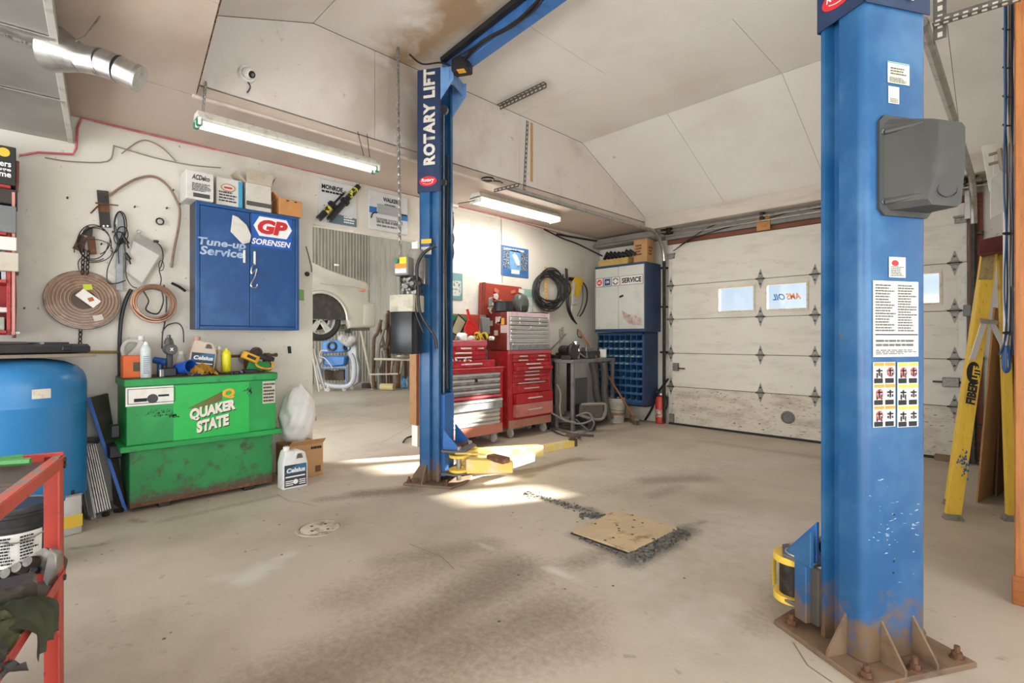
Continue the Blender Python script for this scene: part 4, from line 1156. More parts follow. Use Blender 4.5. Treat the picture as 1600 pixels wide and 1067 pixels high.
for (x0, y0), (x1, y1) in zip(pts, pts[1:]): lb.poly([c + V((x0, y0, -.03)), c + V((x1, y1, -.03)), c + V((x1, y1, .03)), c + V((x0, y0, .03))])
build('label_sticker', lb, mat('tank_label', 'd8d2c2', '9f9078', 16, rough=.6), tk, label='scuffed white label')

# ---- board and open tool case on the tank
m = MB().box((-4.78, .03, 1.19), (.62, .62, .022), R_(12), .003); solo('board', m, mat('old_board', '8a7d6c', '6b6053', 6, rough=.8), 'thin wooden board laid over the blue pressure tank', 'board')
tc_ = thing('tool_case', 'open black plastic tool case resting on the board over the blue tank', 'tool case', (-4.75, .02, 1.202), R_(14))
m = MB(); m.box((0, 0, .035), (.40, .62, .06), None, .01); build('case_tray', m, mat('case_black', '34353a', '44464a', 12, rough=.55), tc_, local=True)
m = MB()
for k in range(9): m.cyl((-.16 + .035 * k, -.25, .07), (-.16 + .035 * k, .0, .07), .012, seg=8)
for k in range(6): m.box((-.12 + .05 * k, .14, .07), (.03, .18, .016), .1 * k)
build('sockets', m, mat('socket_steel', '6d6e70', rough=.35, metal=.8), tc_, local=True, kind='stuff')
m = MB().box((.205, 0, .03), (.01, .62, .04)).box((.205, .18, .035), (.02, .05, .03), None, .004).box((.205, -.18, .035), (.02, .05, .03), None, .004); build('case_latch', m, BLK, tc_, local=True)

# ---- red workbench, bottom left
C0 = V((-2.49, .125, 0)); ax = V((.97, -.243, 0)).normalized(); ay = V((-.243, -.97, 0)).normalized()
B3 = lambda a, b, z: C0 + ax * a + ay * b + Z * z
wbn = thing('workbench', 'red steel workbench with stained top and open lower shelf in the left foreground', 'workbench', C0)
REDB = mat('bench_red', 'c4473a', 'a93830', 7, rough=.45, c3='5a332c', s3=24, lo3=.62, hi3=.72)
L1, L2 = 1.5, .9
build('bench_top', MB().prism([B3(.02, .02, .845), B3(L1, .02, .845), B3(L1, L2, .845), B3(.02, L2, .845)], (0, 0, .012)), mat('stained_top', '57504f', '6d6275', 5, .45, .65, rough=.5, c3='a58a60', s3=9, lo3=.62, hi3=.72), wbn, label='dark stained bench top')
def rail(a0, b0, a1, b1, z0, z1, w_=.006, nm='rail', m_=REDB):
    p, q = B3(a0, b0, 0), B3(a1, b1, 0); d = (q - p).normalized(); n = V((-d.y, d.x, 0)) * w_
    return build(nm, MB().prism([p + Z * z0, q + Z * z0, q + n + Z * z0, p + n + Z * z0], (0, 0, z1 - z0), .002), m_, wbn)
rail(0, 0, L1, 0, .832, .872); rail(0, 0, 0, L2, .832, .885, nm='rail')
rail(0, 0, L1, 0, .415, .45); rail(0, 0, 0, L2, .415, .45)
build('rail_lip', MB().prism([B3(0, 0, .872), B3(L1, 0, .872), B3(L1, .03, .872), B3(0, .03, .872)], (0, 0, -.006)), mat('bench_red_worn', 'd0695a', '8f8a86', 14, .48, .56, rough=.4), wbn)
for (a, b) in ((0, 0), (L1, 0), (0, L2), (L1, L2)):
    s = 1 if a == 0 else -1; q = 1 if b == 0 else -1
    m = MB(); p = B3(a, b, 0)
    m.prism([p, p + ax * s * .055, p + ax * s * .055 + ay * q * .006, p + ay * q * .006], (0, 0, .872), .001); m.prism([p, p + ay * q * .055, p + ay * q * .055 + ax * s * .006, p + ax * s * .006], (0, 0, .872), .001)
    build('leg', m, REDB, wbn)
build('lower_shelf', MB().prism([B3(.02, .02, .415), B3(L1, .02, .415), B3(L1, L2, .415), B3(.02, L2, .415)], (0, 0, .01)), mat('shelf_grime', '6e655a', '56504a', 6, rough=.6), wbn)
for z in (.86, .43, .84): build('bolt', MB().cyl(B3(.03, -.0, z), B3(.03, -.012, z), .01, seg=6), DARK, wbn)
build('bolt', MB().cyl(B3(-.0, .12, .866), B3(.02, .12, .866), .012, seg=6), STEEL, wbn)
m = MB().tube(catmull([B3(.03 + .12 * sin(k * .55) ** 2 + .02, .10 + .12 * k, .872 + .012) for k in range(6)], 6), .013, 6).tube(catmull([B3(.08 + .05 * cos(k), .06 + .12 * k, .872 + .012) for k in range(6)], 6), .012, 6)
solo('garden_hose', m, mat('hose_green', '4f9a55', '3f8747', 9, rough=.45), 'green hose lying along the back of the red workbench', 'hose')
# on the lower shelf
def cloth(nm, lab, cat, ctr, sx_, sy_, hgt, m_, seed, n=36, rz=0., th_=.005, drop=None):
    """crumpled cloth: a folded grid heaped in the middle, optionally falling over an edge on its +y side"""
    from mathutils import noise as mn
    bm = bmesh.new(); g = []; c_, s_ = cos(rz), sin(rz); o = V((seed * 3.1, seed * 1.7, 0))
    for i in range(n + 1):
        row = []
        for j_ in range(n + 1):
            a, b = i / n - .5, j_ / n - .5
            p = V((a, b, 0)); wv = mn.noise(p * 3 + o)
            rad = 1 + .28 * mn.noise(V((cos(math.atan2(b, a)), sin(math.atan2(b, a)), seed)) * 1.6)
            ridge = 1 - abs(mn.noise(V((a * 4.5 + wv, b * 3 - wv, seed * 2.3)))) * 2
            ridge2 = 1 - abs(mn.noise(V((a * 5 - b * 6 + wv * 2, a * 3 + b * 4, seed * 5.1)))) * 2
            d = min(1, math.hypot(a, b) * 2)
            z = hgt * ((1 - d ** 2) * .45 + .33 * max(0, ridge) ** 1.5 * (1 - .6 * d) + .22 * max(0, ridge2) ** 1.5)
            x = a * sx_ * rad + .02 * mn.noise(p * 5 + o); y = b * sy_ * rad + .02 * mn.noise(p * 5 - o)
            if drop and y > drop[0]:
                e = y - drop[0]; k = min(e, .03); z = z * (1 - .7 * k / .03) - max(0, e - .01) * drop[1]; y = drop[0] + k + .35 * (.018 * sin(a * 17 + seed) + .012 * mn.noise(V((a * 8, seed, 0)))) * min(1, e / .04) + .012
            else: z = max(z, .004)
            row.append(bm.verts.new((ctr[0] + x * c_ - y * s_, ctr[1] + x * s_ + y * c_, ctr[2] + z)))
        g.append(row)
    for i in range(n):
        for j_ in range(n): bm.faces.new((g[i][j_], g[i + 1][j_], g[i + 1][j_ + 1], g[i][j_ + 1]))
    bmesh.ops.solidify(bm, geom=bm.faces[:], thickness=-th_)
    mb = MB(); mb.bm.free(); mb.bm = bm
    return solo(nm, mb, m_, lab, cat, smooth=80)
GCL = mat('rag_green', '8b8c66', '6f7250', 10, rough=.95, bump=.2)
p = B3(.46, .14, .426)
cloth('rag', 'crumpled olive green rag on the lower shelf of the red workbench', 'rag', p, .36, .26, .11, GCL, 3, 40, math.atan2(ax.y, ax.x))
p = B3(.36, .03, .428)
cloth('rag', 'dark green rag hanging over the lower front rail of the red workbench', 'rag', p + V((0, 0.0, .02)), .22, .30, .06, mat('rag_dark', '666b54', '7a7f66', 9, rough=.95), 11, 22, math.atan2(ax.y, ax.x), drop=(.02, .9))
p = B3(.62, .10, .428)
cloth('rag', 'grey rag on the lower shelf near the left picture edge', 'rag', p, .24, .22, .10, mat('rag_grey', '7d7872', '66625d', 9, rough=.95), 5, 30, .3)
# greasy metal valve-cover like tray leaning on the shelf
q0 = onz(45, 935, .43)
pa = thing('engine_casting', 'greasy cast metal engine part lying on the lower shelf, above the green rag', 'engine part', q0)
dP = lambda u, v, o=0.: ond(u, v, 1.80 + o)
build('part_body', MB().prism([dP(u, v, .03) for u, v in ((-25, 905), (70, 853), (86, 868), (76, 912), (-25, 965))], FWD * .06 - Z * .04, .008, 2), mat('greasy_metal', '5d554c', '8a7f72', 14, rough=.4, metal=.5), pa)
for k in range(4):
    q = dP(4 + 17 * k, 905 - 9 * k, .03); build('boss', MB().cyl(q, q - FWD * .03 + Z * .015, .022, .017, 14), mat('greasy_metal', ''), pa)
    q = dP(-2 + 20 * k, 922 - 10 * k, .028); build('port', MB().cyl(q, q - FWD * .012 + Z * .01, .012, seg=10), BLK, pa)
build('end_flange', MB().prism([dP(u, v, -.01) for u, v in ((76, 856), (88, 868), (86, 892), (74, 920), (66, 906))], FWD * .03, .004), mat('cast_alu', '9d978d', '7d776d', 14, rough=.4, metal=.6), pa, label='bright scraped end flange')
build('under_block', MB().bx((q0.x - .06, q0.y - .12, .426), (q0.x + .06, q0.y + .02, .50), .01), mat('greasy_metal', ''), pa)

# ---- bucket and cans under / behind the bench
bk = thing('bucket', 'black plastic pail with white label on the floor behind the red workbench', 'bucket', (-3.95, .0, 0))
build('pail', MB().lathe((-3.95, 0, 0), [(0, 0), (.128, 0), (.132, .01), (.142, .26), (.150, .265), (.150, .285), (.144, .29), (.146, .33), (.153, .335), (.153, .352), (.147, .355), (.148, .375)], 28), mat('pail_black', '2c2d30', '3c3d40', 10, rough=.4), bk)
build('lid', MB().lathe((-3.95, 0, .375), [(.155, -.02), (.158, 0), (.155, .012), (.14, .014), (.138, .004), (0, .004)], 28), mat('lid_black', '3a3a3d', rough=.4), bk)
lb = MB(); a0_ = math.atan2(.0, 1); pts = [(cos(a) * .1435, sin(a) * .1435, cos(a) * .1375, sin(a) * .1375) for a in [a0_ - .7 + 1.5 * k / 10 for k in range(11)]]
for p, q in zip(pts, pts[1:]): lb.poly([V((-3.95 + p[2], p[3], .07)), V((-3.95 + q[2], q[3], .07)), V((-3.95 + q[0], q[1], .25)), V((-3.95 + p[0], p[1], .25))])
lo_ = build('label_sticker', lb, PAPER, bk, label='white printed label')
for rr_, aa in ((5, -.3), (6, .35)):
    d_ = V((cos(aa), sin(aa), 0)); lines(lo_, V((-3.95, 0, .09)) + d_ * .1455 - V((-d_.y, d_.x, 0)) * .04, V((-d_.y, d_.x, 0)), Z, .08, .15, 9, INK, seed=rr_)
ctr = V((-3.95, 0, .30)); m = MB().tube(catmull([ctr + V((.02, .155, 0)), ctr + V((.12, .15, -.04)), ctr + V((.175, .0, -.09)), ctr + V((.12, -.13, -.04)), ctr + V((.02, -.155, 0))], 8), .004, 5)
build('bail_handle', m, STEEL, bk)
cn = thing('oil_can', 'square metal can with yellow and white print behind the red bench leg', 'can', onz(97, 834), R_(10))
build('can_body', MB().box((0, 0, .13), (.17, .17, .26), None, .012, 2), mat('can_white', 'c7c5bf', 'a9a59d', 9, rough=.4, metal=.3), cn, local=True)
build('can_rim', MB().box((0, 0, .262), (.176, .176, .01), None, .004), STEEL, cn, local=True)
build('label_band', MB().bx((-.0855, -.0862, .05), (.0862, .0862, .13)), mat('can_yellow', 'e0b93a', rough=.5), cn, local=True, label='yellow printed band')
build('spout', MB().cyl((.04, .03, .265), (.04, .03, .29), .025, seg=12), DARK, cn, local=True); build('handle', MB().tube([(-.06, -.03, .268), (-.03, -.03, .29), (.0, -.03, .268)], .005, 5), DARK, cn, local=True)
p = onz(112, 735, .35)
pb_ = ond(97, 705, 3.85); m = MB().box(pb_, (.10, .13, .09), .2, .01).box((pb_.x, pb_.y, pb_.z / 2 - .02), (.08, .1, pb_.z - .05), .2, .01); solo('motor_block', m, mat('grimy', '4f4a45', '6a645d', 12, rough=.6), 'grimy dark pump motor standing between the blue tank and the silver radiator', 'pump')

# ---- radiator and blue panel leaning
def leaner(nm, lab, cat, b0, b1, t0, t1, th_, m_):
    t = thing(nm, lab, cat, (V(b0) + V(b1)) / 2)
    return t
b0 = onz(140, 812); b1 = onz(176, 800); t0 = ond(118, 690, (b0 - CAM).dot(FWD) + .10); t1 = ond(149, 688, (b1 - CAM).dot(FWD) + .10)
rd = thing('radiator', 'silver car radiator leaning beside the blue tank', 'radiator', (b0 + b1) / 2)
nrm = (b1 - b0).cross(t0 - b0).normalized()
pts = [b0, b1, t1, t0]
build('core', MB().prism(pts, nrm * -.04, .004), mat('radiator_alu', 'b9b6b0', '8c8983', 10, .42, .6, rough=.4, metal=.6), rd)
m = MB()
for k in range(9):
    f = (k + .5) / 9; q0 = b0.lerp(b1, f) + nrm * .002; q1 = t0.lerp(t1, f) + nrm * .002
    m.tube([q0.lerp(q1, .05), q0.lerp(q1, .95)], .004, 4)
build('fins', m, STEEL, rd, kind='stuff')
for a, b_ in ((b0, b1), (t0, t1)):
    build('header_tank', MB().cyl(a + (a - b_) * .05, b_ + (b_ - a) * .05, .03, seg=12), STEEL, rd)
build('side_channel', MB().prism([b0, b0 + nrm * .05, t0 + nrm * .05, t0], (t0 - b0).cross(nrm).normalized() * .012, .002), mat('channel_grey', 'cbc8c2', rough=.4, metal=.5), rd)
build('fitting', MB().cyl(b1 + nrm * .02, b1 + V((.06, .05, .02)), .018, seg=10).cyl(b0.lerp(b1, .5), b0.lerp(b1, .5) + nrm * .06, .02, seg=10), DARK, rd)
b0 = onz(193, 798); b1 = onz(203, 790); b1 = b0 + V((-.25, -.035, 0)); tp = onx(135, 622, -5.02)
bp_ = thing('panel', 'flat dark panel with bright blue edge leaning between radiator and green tank', 'panel', b0)
t1 = onx(146, 616, -5.1)
pn = (b1 - b0).cross(tp - b0).normalized()
build('panel_sheet', MB().prism([b0, b1, t1 + V((0, .07, 0)), tp], pn * .022, .003), mat('panel_grey', '6e675e', '837b70', 6, rough=.6), bp_)
build('panel_edge', MB().tube([b0 + pn * .011, tp + pn * .011], .015, 4), mat('edge_blue', '2766c4', rough=.5), bp_, label='bright blue edge')

# ---- wall hung items
DK = mat('leaf_spring', '3d3a38', '5d544b', 12, rough=.6, metal=.4)
LX = -5.115
def wp(u, v, off=.03): return onx(u, v, -5.15 + off)
t = thing('steel_strap', 'dark flat steel strap nailed upright on the left wall', 'steel strap', wp(162, 356))
build('strap_plate', MB().prism([wp(151, 297, .01), wp(169, 299, .01), wp(173, 356, .01), wp(156, 354, .01)], (.012, 0, 0), .002), DK, t)
build('rust_band', MB().prism([wp(153, 321, .023), wp(171, 321, .023), wp(172, 331, .023), wp(154, 331, .023)], (.002, 0, 0)), RUST, t, label='rust-brown band')
build('spike', MB().cyl(wp(149, 317, .04), wp(185, 321, .06), .008, .005, 6), RUST, t); build('spike', MB().cyl(wp(153, 322, .03), wp(142, 333, .08), .006, seg=6), RUST, t)
for q in ((162, 353), (168, 353)): build('rivet', MB().cyl(wp(*q, .02), wp(*q, .028), .006, seg=8), CHROME, t)
m = MB().tube(catmull([wp(u, v) for u, v in ((171, 306), (190, 292), (215, 279), (240, 276), (262, 290), (277, 315), (281, 330), (279, 355), (272, 390), (268, 418))], 6), .0095, 6)
solo('hose', m, mat('hose_brown', '8a705c', '75604f', 9, rough=.6), 'thin brown hose arched over the left wall from the steel strap', 'hose')
m = MB().torus(wp(250, 346), .026, .006, X, 20, 6); m.cyl(wp(249, 341, .0), wp(249, 340, .05), .004, seg=6); solo('ring', m, BLK, 'small black ring hung on a nail left of the blue cabinet', 'ring')
# chain hanger with two rusty plates
ch = thing('chain_hoist', 'rusty chain with two steel plates hung above the copper disc', 'chain', wp(134, 396))
for pts in (((124, 366), (136, 372), (130, 395), (113, 388)), ((136, 369), (148, 370), (151, 397), (139, 398))):
    build('chain_plate', MB().prism([wp(u, v, .02) for u, v in pts][::-1], (.012, 0, 0), .001), RUST, ch)
build('top_link', MB().prism([wp(u, v, .035) for u, v in ((130, 360), (137, 353), (145, 358), (144, 370), (128, 366))][::-1], (.012, 0, 0), .001), DK, ch)
def chain(parent, p, q, m_, ll=.034, r=.0045, nm='chain'):
    p, q = V(p), V(q); d = q - p; n = max(2, int(d.length / (ll * .72))); d.normalize(); mb = MB()
    a = d.orthogonal().normalized(); b = d.cross(a)
    for k in range(n):
        c = p.lerp(q, (k + .5) / n); s = a if k % 2 else b
        mb.tube([c + d * ll * .5 * cos(t_) + s * ll * .26 * sin(t_) for t_ in [2 * pi * i / 10 for i in range(10)]], r, 5, True)
    return build(nm, mb, m_, parent)
chain(ch, wp(130, 385, .05), wp(129, 428, .05), DARK, .045, .0045); chain(ch, wp(138, 392, .05), wp(136, 428, .05), DARK, .045, .0045); chain(ch, wp(126, 512, .03), wp(125, 540, .02), DARK, .045, .0045)
m = MB()
for k, (cx, cy, rx, ry) in enumerate(((145, 378, 24, 27), (148, 382, 26, 26), (150, 376, 22, 22), (146, 392, 30, 18))):
    m.tube([wp(cx + rx * cos(a + k), cy + ry * sin(a + k), .045 + .008 * k) for a in [2 * pi * i / 26 for i in range(24)]], .0035, 5)
m.tube(catmull([wp(u, v, .04) for u, v in ((172, 390), (178, 395), (185, 388), (192, 370))], 4), .0035, 5).tube(catmull([wp(u, v, .04) for u, v in ((128, 402), (122, 410), (124, 424))], 4), .0035, 5)
solo('wire_coil', m, BLK, 'loose loop of thin black wire hung behind the rusty chain plates', 'wire')
# copper disc
c = wp(131, 468, .05)
cd = thing('tubing_roll', 'large disc of brown flat-wound tubing in plastic film on the left wall', 'tubing roll', c - V((0, 0, .23)))
tilt = V((1, .05, .16)).normalized()
nr = 13
COPW = mat('wrapped_copper', '9f8472', 'bda593', 10, rough=.28, c3='c9bdb2', s3=30, lo3=.62, hi3=.72)
a_ = tilt.orthogonal().normalized(); b_ = tilt.cross(a_)
for k in range(nr):
    rr = .082 + k * .0108
    build('tube_turn', MB().torus(c + tilt * (.012 * (k % 2) + .0), rr, .0075, tilt, 48, 6), COPW, cd)
build('disc_back', MB().cyl(c - tilt * .03, c - tilt * .008, .212, .218, 40), mat('disc_dark', '5a4a40', '8a7d72', 8, rough=.4), cd)
build('rim_turn', MB().torus(c - tilt * .012, .222, .012, tilt, 48, 6), mat('rim_film', '9a8a7e', '4e443d', 14, rough=.25), cd)
def stick(u0, v0, du_, dv_, w_, m_, parent, lab, off):
    p = onp(u0, v0, c + tilt * off, tilt); q = onp(u0 + du_, v0 + dv_, c + tilt * off, tilt); d = (q - p); s = tilt.cross(d).normalized() * w_
    mb = MB(); mb.poly([p - s / 2, q - s / 2, q + s / 2, p + s / 2]); return build('label_sticker', mb, m_, parent, 0, label=lab)
stick(124, 456, 28, 20, .075, PAPER, cd, 'white paper label', .024); stick(138, 469, 8, -2.5, .03, mat('stk_rust', 'b0633a', rough=.6), cd, 'brown square on the label', .026); stick(130, 449, 14, -1, .045, mat('stk_lime', 'c4d13a', rough=.5), cd, 'lime round sticker', .022); stick(146, 498, 15, -3, .045, mat('stk_pale', 'c9bfb5', rough=.5), cd, 'faded pale sticker', .026)
# galvanised bar + cables
t = thing('steel_bar', 'grey galvanised bar with rounded top hung on the left wall', 'steel bar', wp(188, 455))
pts = [(181, 452)] + [(181 + 1 * 0, 400), (184, 345)] + [(187 + 6 * cos(a), 337 - 6 * sin(a)) for a in (2.6, 1.6, .6)] + [(194, 345), (192, 400), (192, 456)]
build('bar', MB().prism([wp(u, v, .02) for u, v in pts][::-1], (.012, 0, 0), .001), mat('bar_zinc', '8e9092', 'a7a8a8', 18, rough=.45, metal=.5), t)
m = MB()
for k, (cx, cy, rx, ry) in enumerate(((187, 355, 8, 24), (188, 352, 10, 22), (186, 372, 8, 10), (191, 366, 9, 12))):
    m.tube([wp(cx + rx * cos(a), cy + ry * sin(a), .05 + .006 * k) for a in [2 * pi * i / 24 for i in range(24)]], .004, 5, True)
m.tube(catmull([wp(u, v, .055) for u, v in ((180, 350), (184, 380), (176, 400), (168, 420), (168, 440), (180, 443), (196, 438))], 5), .004, 5)
m.tube(catmull([wp(u, v, .055) for u, v in ((192, 362), (185, 385), (186, 412))], 5), .004, 5).tube(catmull([wp(u, v, .055) for u, v in ((193, 370), (196, 400), (197, 430), (205, 446), (214, 450))], 5), .004, 5)
solo('cord', m, BLK, 'tangled black test-lead cord looped over the galvanised bar', 'cord')
for (u, v) in ((195, 378), (198, 403)):
    m = MB().cyl(wp(u - 2, v - 8, .06), wp(u + 4, v + 3, .06), .011, .018, 8).cyl(wp(u + 4, v + 3, .06), wp(u + 6, v + 10, .06), .006, seg=6)
    solo('clamp', m, BLK, 'black cord clamp, upper of two beside the galvanised bar' if v < 390 else 'black cord clamp, lower of two beside the galvanised bar', 'clamp')
# grey sheet hung diagonally
t = thing('hanging_sheet', 'grey metal sheet with pale film hung diagonally by one corner on the left wall', 'metal sheet', wp(225, 446))
build('sheet', MB().prism([wp(u, v, .03) for u, v in ((213, 364), (259, 389), (222, 446), (195, 425))][::-1], (.004, 0, 0)), mat('sheet_grey', '8c8981', 'a39f96', 12, rough=.4, metal=.4), t)
build('sheet_film', MB().prism([wp(u, v, .036) for u, v in ((208, 376), (249, 399), (222, 442), (197, 424))][::-1], (.002, 0, 0)), mat('film_pale', 'c9c6bf', 'b9b5ad', 9, rough=.5), t)
build('eyelet', MB().torus(wp(217, 362, .035), .014, .003, X, 14, 5), STEEL, t)
m = MB().box(wp(244, 377, .05), (.02, .035, .018), None, .003); m.tube(catmull([wp(u, v, .05) for u, v in ((244, 378), (252, 386), (255, 400), (252, 415), (249, 422), (252, 436), (250, 447))], 5), .004, 5); m.tube([wp(252 + 4 * cos(a), 415 + 8 * sin(a), .05) for a in [2 * pi * i / 16 for i in range(16)]], .003, 5, True)
solo('test_lead', m, BLK, 'black test lead with box clip hanging right of the grey sheet', 'cord')
solo('offcut', MB().prism([wp(u, v, .012) for u, v in ((168, 425), (176, 415), (194, 434), (194, 440))][::-1], (.004, 0, 0)), mat('film_pale', ''), 'pale triangular offcut pinned left of the galvanised bar', 'offcut')
# copper coil
c2 = wp(240, 474, .05)
cc_ = thing('tubing_coil', 'coil of bright copper tubing hung left of the blue cabinet', 'tubing coil', c2 - V((0, 0, .18)))
COP = mat('copper', 'b5917a', '8f6f5b', 12, rough=.3, metal=.6)
rr_ = random.Random(4)
for k in range(11):
    rr = .125 + .006 * (k % 6) + rr_.random() * .008
    build('tube_turn', MB().torus(c2 + V((.008 * (k // 3), rr_.uniform(-.012, .012), rr_.uniform(-.012, .012) - .004)), rr, .0065, V((1, rr_.uniform(-.06, .06), rr_.uniform(-.05, .12))), 40, 6, 1.0, 1.0), COP, cc_)
m = MB().tube(catmull([wp(u, v, .05) for u, v in ((250, 447), (255, 470), (246, 490), (228, 484), (232, 470), (224, 455))], 6), .006, 5).tube(catmull([wp(u, v, .04) for u, v in ((256, 445), (260, 470), (258, 500), (254, 520), (253, 545))], 6), .006, 5)
solo('cable', m, BLK, 'black cable hanging inside and below the copper coil', 'cable')
m = MB().tube(catmull([wp(u, v, .03) for u, v in ((205, 452), (197, 468), (190, 495), (187, 530), (187, 580), (188, 640), (190, 690))], 6), .014, 7)
solo('hose', m, BLK, 'thick black hose running down the wall left of the green tank', 'hose')
m = MB().tube(catmull([wp(u, v, .03) for u, v in ((253, 520), (262, 508), (278, 505), (286, 515), (287, 535))], 6), .005, 5)
solo('wire', m, BLK, 'short black wire arching under the blue wall cabinet', 'cable')
m = MB().tube(catmull([wp(u, v, .03) for u, v in ((268, 442), (280, 448), (290, 455))], 6), .012, 6); solo('hose_stub', m, BLK, 'black hose stub going behind the blue wall cabinet', 'hose')

# ---- blue wall cabinet
CX, CY0, CY1, CZ0, CZ1 = -4.93, 1.085, 1.955, 1.385, 2.48
wc = thing('wall_cabinet', 'blue steel wall cabinet with two lettered doors on the left wall', 'cabinet', (-5.04, 1.52, CZ0))
CB = mat('cabinet_blue', '1b4c86', '35639a', 4, .5, .75, rough=.35, c3='27466b', s3=14, lo3=.66, hi3=.74)
build('body', MB().bx((-5.145, CY0, CZ0), (CX - .02, CY1, CZ1), .004), mat('cabinet_side', '3b3e44', '2c4a72', 6, rough=.45), wc, label='dark cabinet carcass')
m = MB(); f = .03
m.bx((CX - .02, CY0, CZ0), (CX, CY0 + f, CZ1), .004).bx((CX - .02, CY1 - f, CZ0), (CX, CY1, CZ1), .004).bx((CX - .02, CY0 + f, CZ0), (CX, CY1 - f, CZ0 + f), .004).bx((CX - .02, CY0 + f, CZ1 - f), (CX, CY1 - f, CZ1), .004)
build('front_frame', m, CB, wc)
ym = onx(391, 420, CX).y
d1 = build('door', MB().bx((CX - .018, CY0 + f + .003, CZ0 + f + .003), (CX - .002, ym - .002, CZ1 - f - .003), .004), CB, wc)
d2_ = build('door', MB().bx((CX - .018, ym + .002, CZ0 + f + .003), (CX - .002, CY1 - f - .003, CZ1 - f - .003), .004), CB, wc)
for (u, v0, v1, dp) in ((381, 391, 411, d1), (397, 393, 414, d2_)):
    p, q = onx(u, v0, CX), onx(u, v1, CX); build('handle', MB().bx((CX, p.y - .008, q.z), (CX + .025, p.y + .008, p.z), .004), WHITE, dp, label='white pull handle')
WT = mat('faded_white', 'aebfd8', '7f9cc6', 14, .5, .62, rough=.5)
p = onx(310, 385, CX); q = onx(386, 392, CX)
text(wc, 'Tune-up', (CX, onx(309, 380, CX).y, onx(309, 385, CX).z), Y, Z, onx(384, 395, CX).y - onx(309, 380, CX).y, .085, WT, .03, .15)
text(wc, 'Service', (CX, onx(312, 395, CX).y, onx(312, 397, CX).z), Y, Z, onx(380, 400, CX).y - onx(312, 395, CX).y, .075, WT, .03, .15)
y0, y1 = onx(393, 340, CX).y, onx(456, 350, CX).y; zz0, zz1 = onx(425, 388, CX).z, onx(425, 338, CX).z
build('decal_ground', MB().poly([(CX, y0, zz0), (CX, y1, zz0), (CX, y1, zz1), (CX, y0, zz1)]) and patch(MB(), (CX, 0, 0), Y, Z, y0, y1, zz0, zz1, .001), mat('decal_blue', '1f5cb8', rough=.4), wc, 0)
def hexo(y0, y1, z0, z1, lift, m_, cut):
    h = (z1 - z0); w_ = y1 - y0; x = CX + lift
    mb = MB(); mb.poly([(x, y0, z0 + h * .5), (x, y0 + cut, z0), (x, y1 - cut, z0), (x, y1, z0 + h * .5), (x, y1 - cut, z1), (x, y0 + cut, z1)]); return build('logo', mb, m_, wc, 0)
yg0, yg1 = onx(396, 355, CX).y, onx(456, 360, CX).y; zg0, zg1 = onx(425, 371, CX).z, onx(425, 341, CX).z
hexo(yg0, yg1, zg0, zg1, .002, INKW, .05)
text(wc, 'GP', (CX, yg0 + .035, zg0 + .022), Y, Z, yg1 - yg0 - .075, zg1 - zg0 - .044, REDL, .06, .2, name='logo_letters', lift=.003)
text(wc, 'SORENSEN', (CX, onx(393, 372, CX).y, onx(425, 384.5, CX).z), Y, Z, onx(454, 380, CX).y - onx(393, 372, CX).y, .055, INKW, .03, .25, lift=.003)
# cloth scrap and wire hook on the cabinet
pts = [(363, 336), (371, 339), (385, 352), (392, 368), (390, 379), (379, 382), (360, 362)]
solo('shop_towel', MB().prism([onx(u, v, CX + .012) for u, v in pts][::-1], (.012, 0, 0), .003), mat('towel', 'd9d6cf', 'c5c1b8', 20, rough=.9), 'white cloth scrap hooked over the top of the blue cabinet door', 'cloth')
m = MB().tube(catmull([onx(u, v, CX + .03) for u, v in ((397, 412), (393, 420), (394, 428), (401, 420), (398, 432), (392, 444), (394, 449), (400, 449), (402, 444))], 5), .006, 6)
solo('wire_hook', m, CHROME, 'bent bright wire hook hanging from the right cabinet door handle', 'hook')
# boxes on top of the cabinet
def wallbox(u0, u1, vt, xb, xf, zb, m_, lab, nm='box', v_at=None):
    ya, yb = onx(u0, 300, xf).y, onx(u1, 300, xf).y; zt = onx((u0 + u1) / 2, vt, xf).z
    t = thing(nm, lab, 'box', ((xb + xf) / 2, (ya + yb) / 2, zb))
    build('box_body', MB().bx((xb, ya, zb), (xf, yb, zt), .004), m_, t)
    return t, ya, yb, zt
zb = CZ1 + .001
t, ya, yb, zt = wallbox(291, 334, 268, -5.14, -4.90, zb, mat('box_white2', 'd8d6d0', 'c9c5bc', 8, rough=.6), 'white printed parts carton, leftmost on the blue wall cabinet')
text(t, 'ACDelco', (-4.90, ya + .04, zt - .075), Y, Z, yb - ya - .07, .045, INK, .03, .25)
lines(t, (-4.90, ya + .04, zb + .07), Y, Z, (yb - ya) * .7, zt - zb - .17, 6, INK, seed=21)
build('print_table', patch(MB(), (-4.90, 0, 0), Y, Z, ya + .05, yb - .03, zb + .02, zb + .055), mat('print_grey', '4a4a4c', rough=.7), t, 0)
t, ya, yb, zt = wallbox(338, 378, 279, -5.12, -4.95, zb, mat('box_white2', ''), 'white and blue oil carton, second from the left on the blue wall cabinet')
build('box_edge', MB().bx((-5.12, yb - .03, zb), (-4.945, yb + .004, zt - .01), .002), mat('edge_cyan', '3f9cc4', rough=.5), t, label='light blue end strip')
cyl_ = V((-4.95, (ya + yb) / 2 - .01, zt - .085)); mb = MB().tube([cyl_ + Y * .055 * cos(a) + Z * .032 * sin(a) + X * .003 for a in [2 * pi * i / 20 for i in range(20)]], .004, 4, True); build('oval_logo', mb, mat('oval_gold', 'b8863c', rough=.5), t, 0)
build('oval_bar', patch(MB(), cyl_, Y, Z, -.032, .032, -.008, .008, .003), REDL, t, 0)
lines(t, (-4.95, ya + .02, zb + .03), Y, Z, .16, .1, 4, mat('print_grey', ''), seed=22)
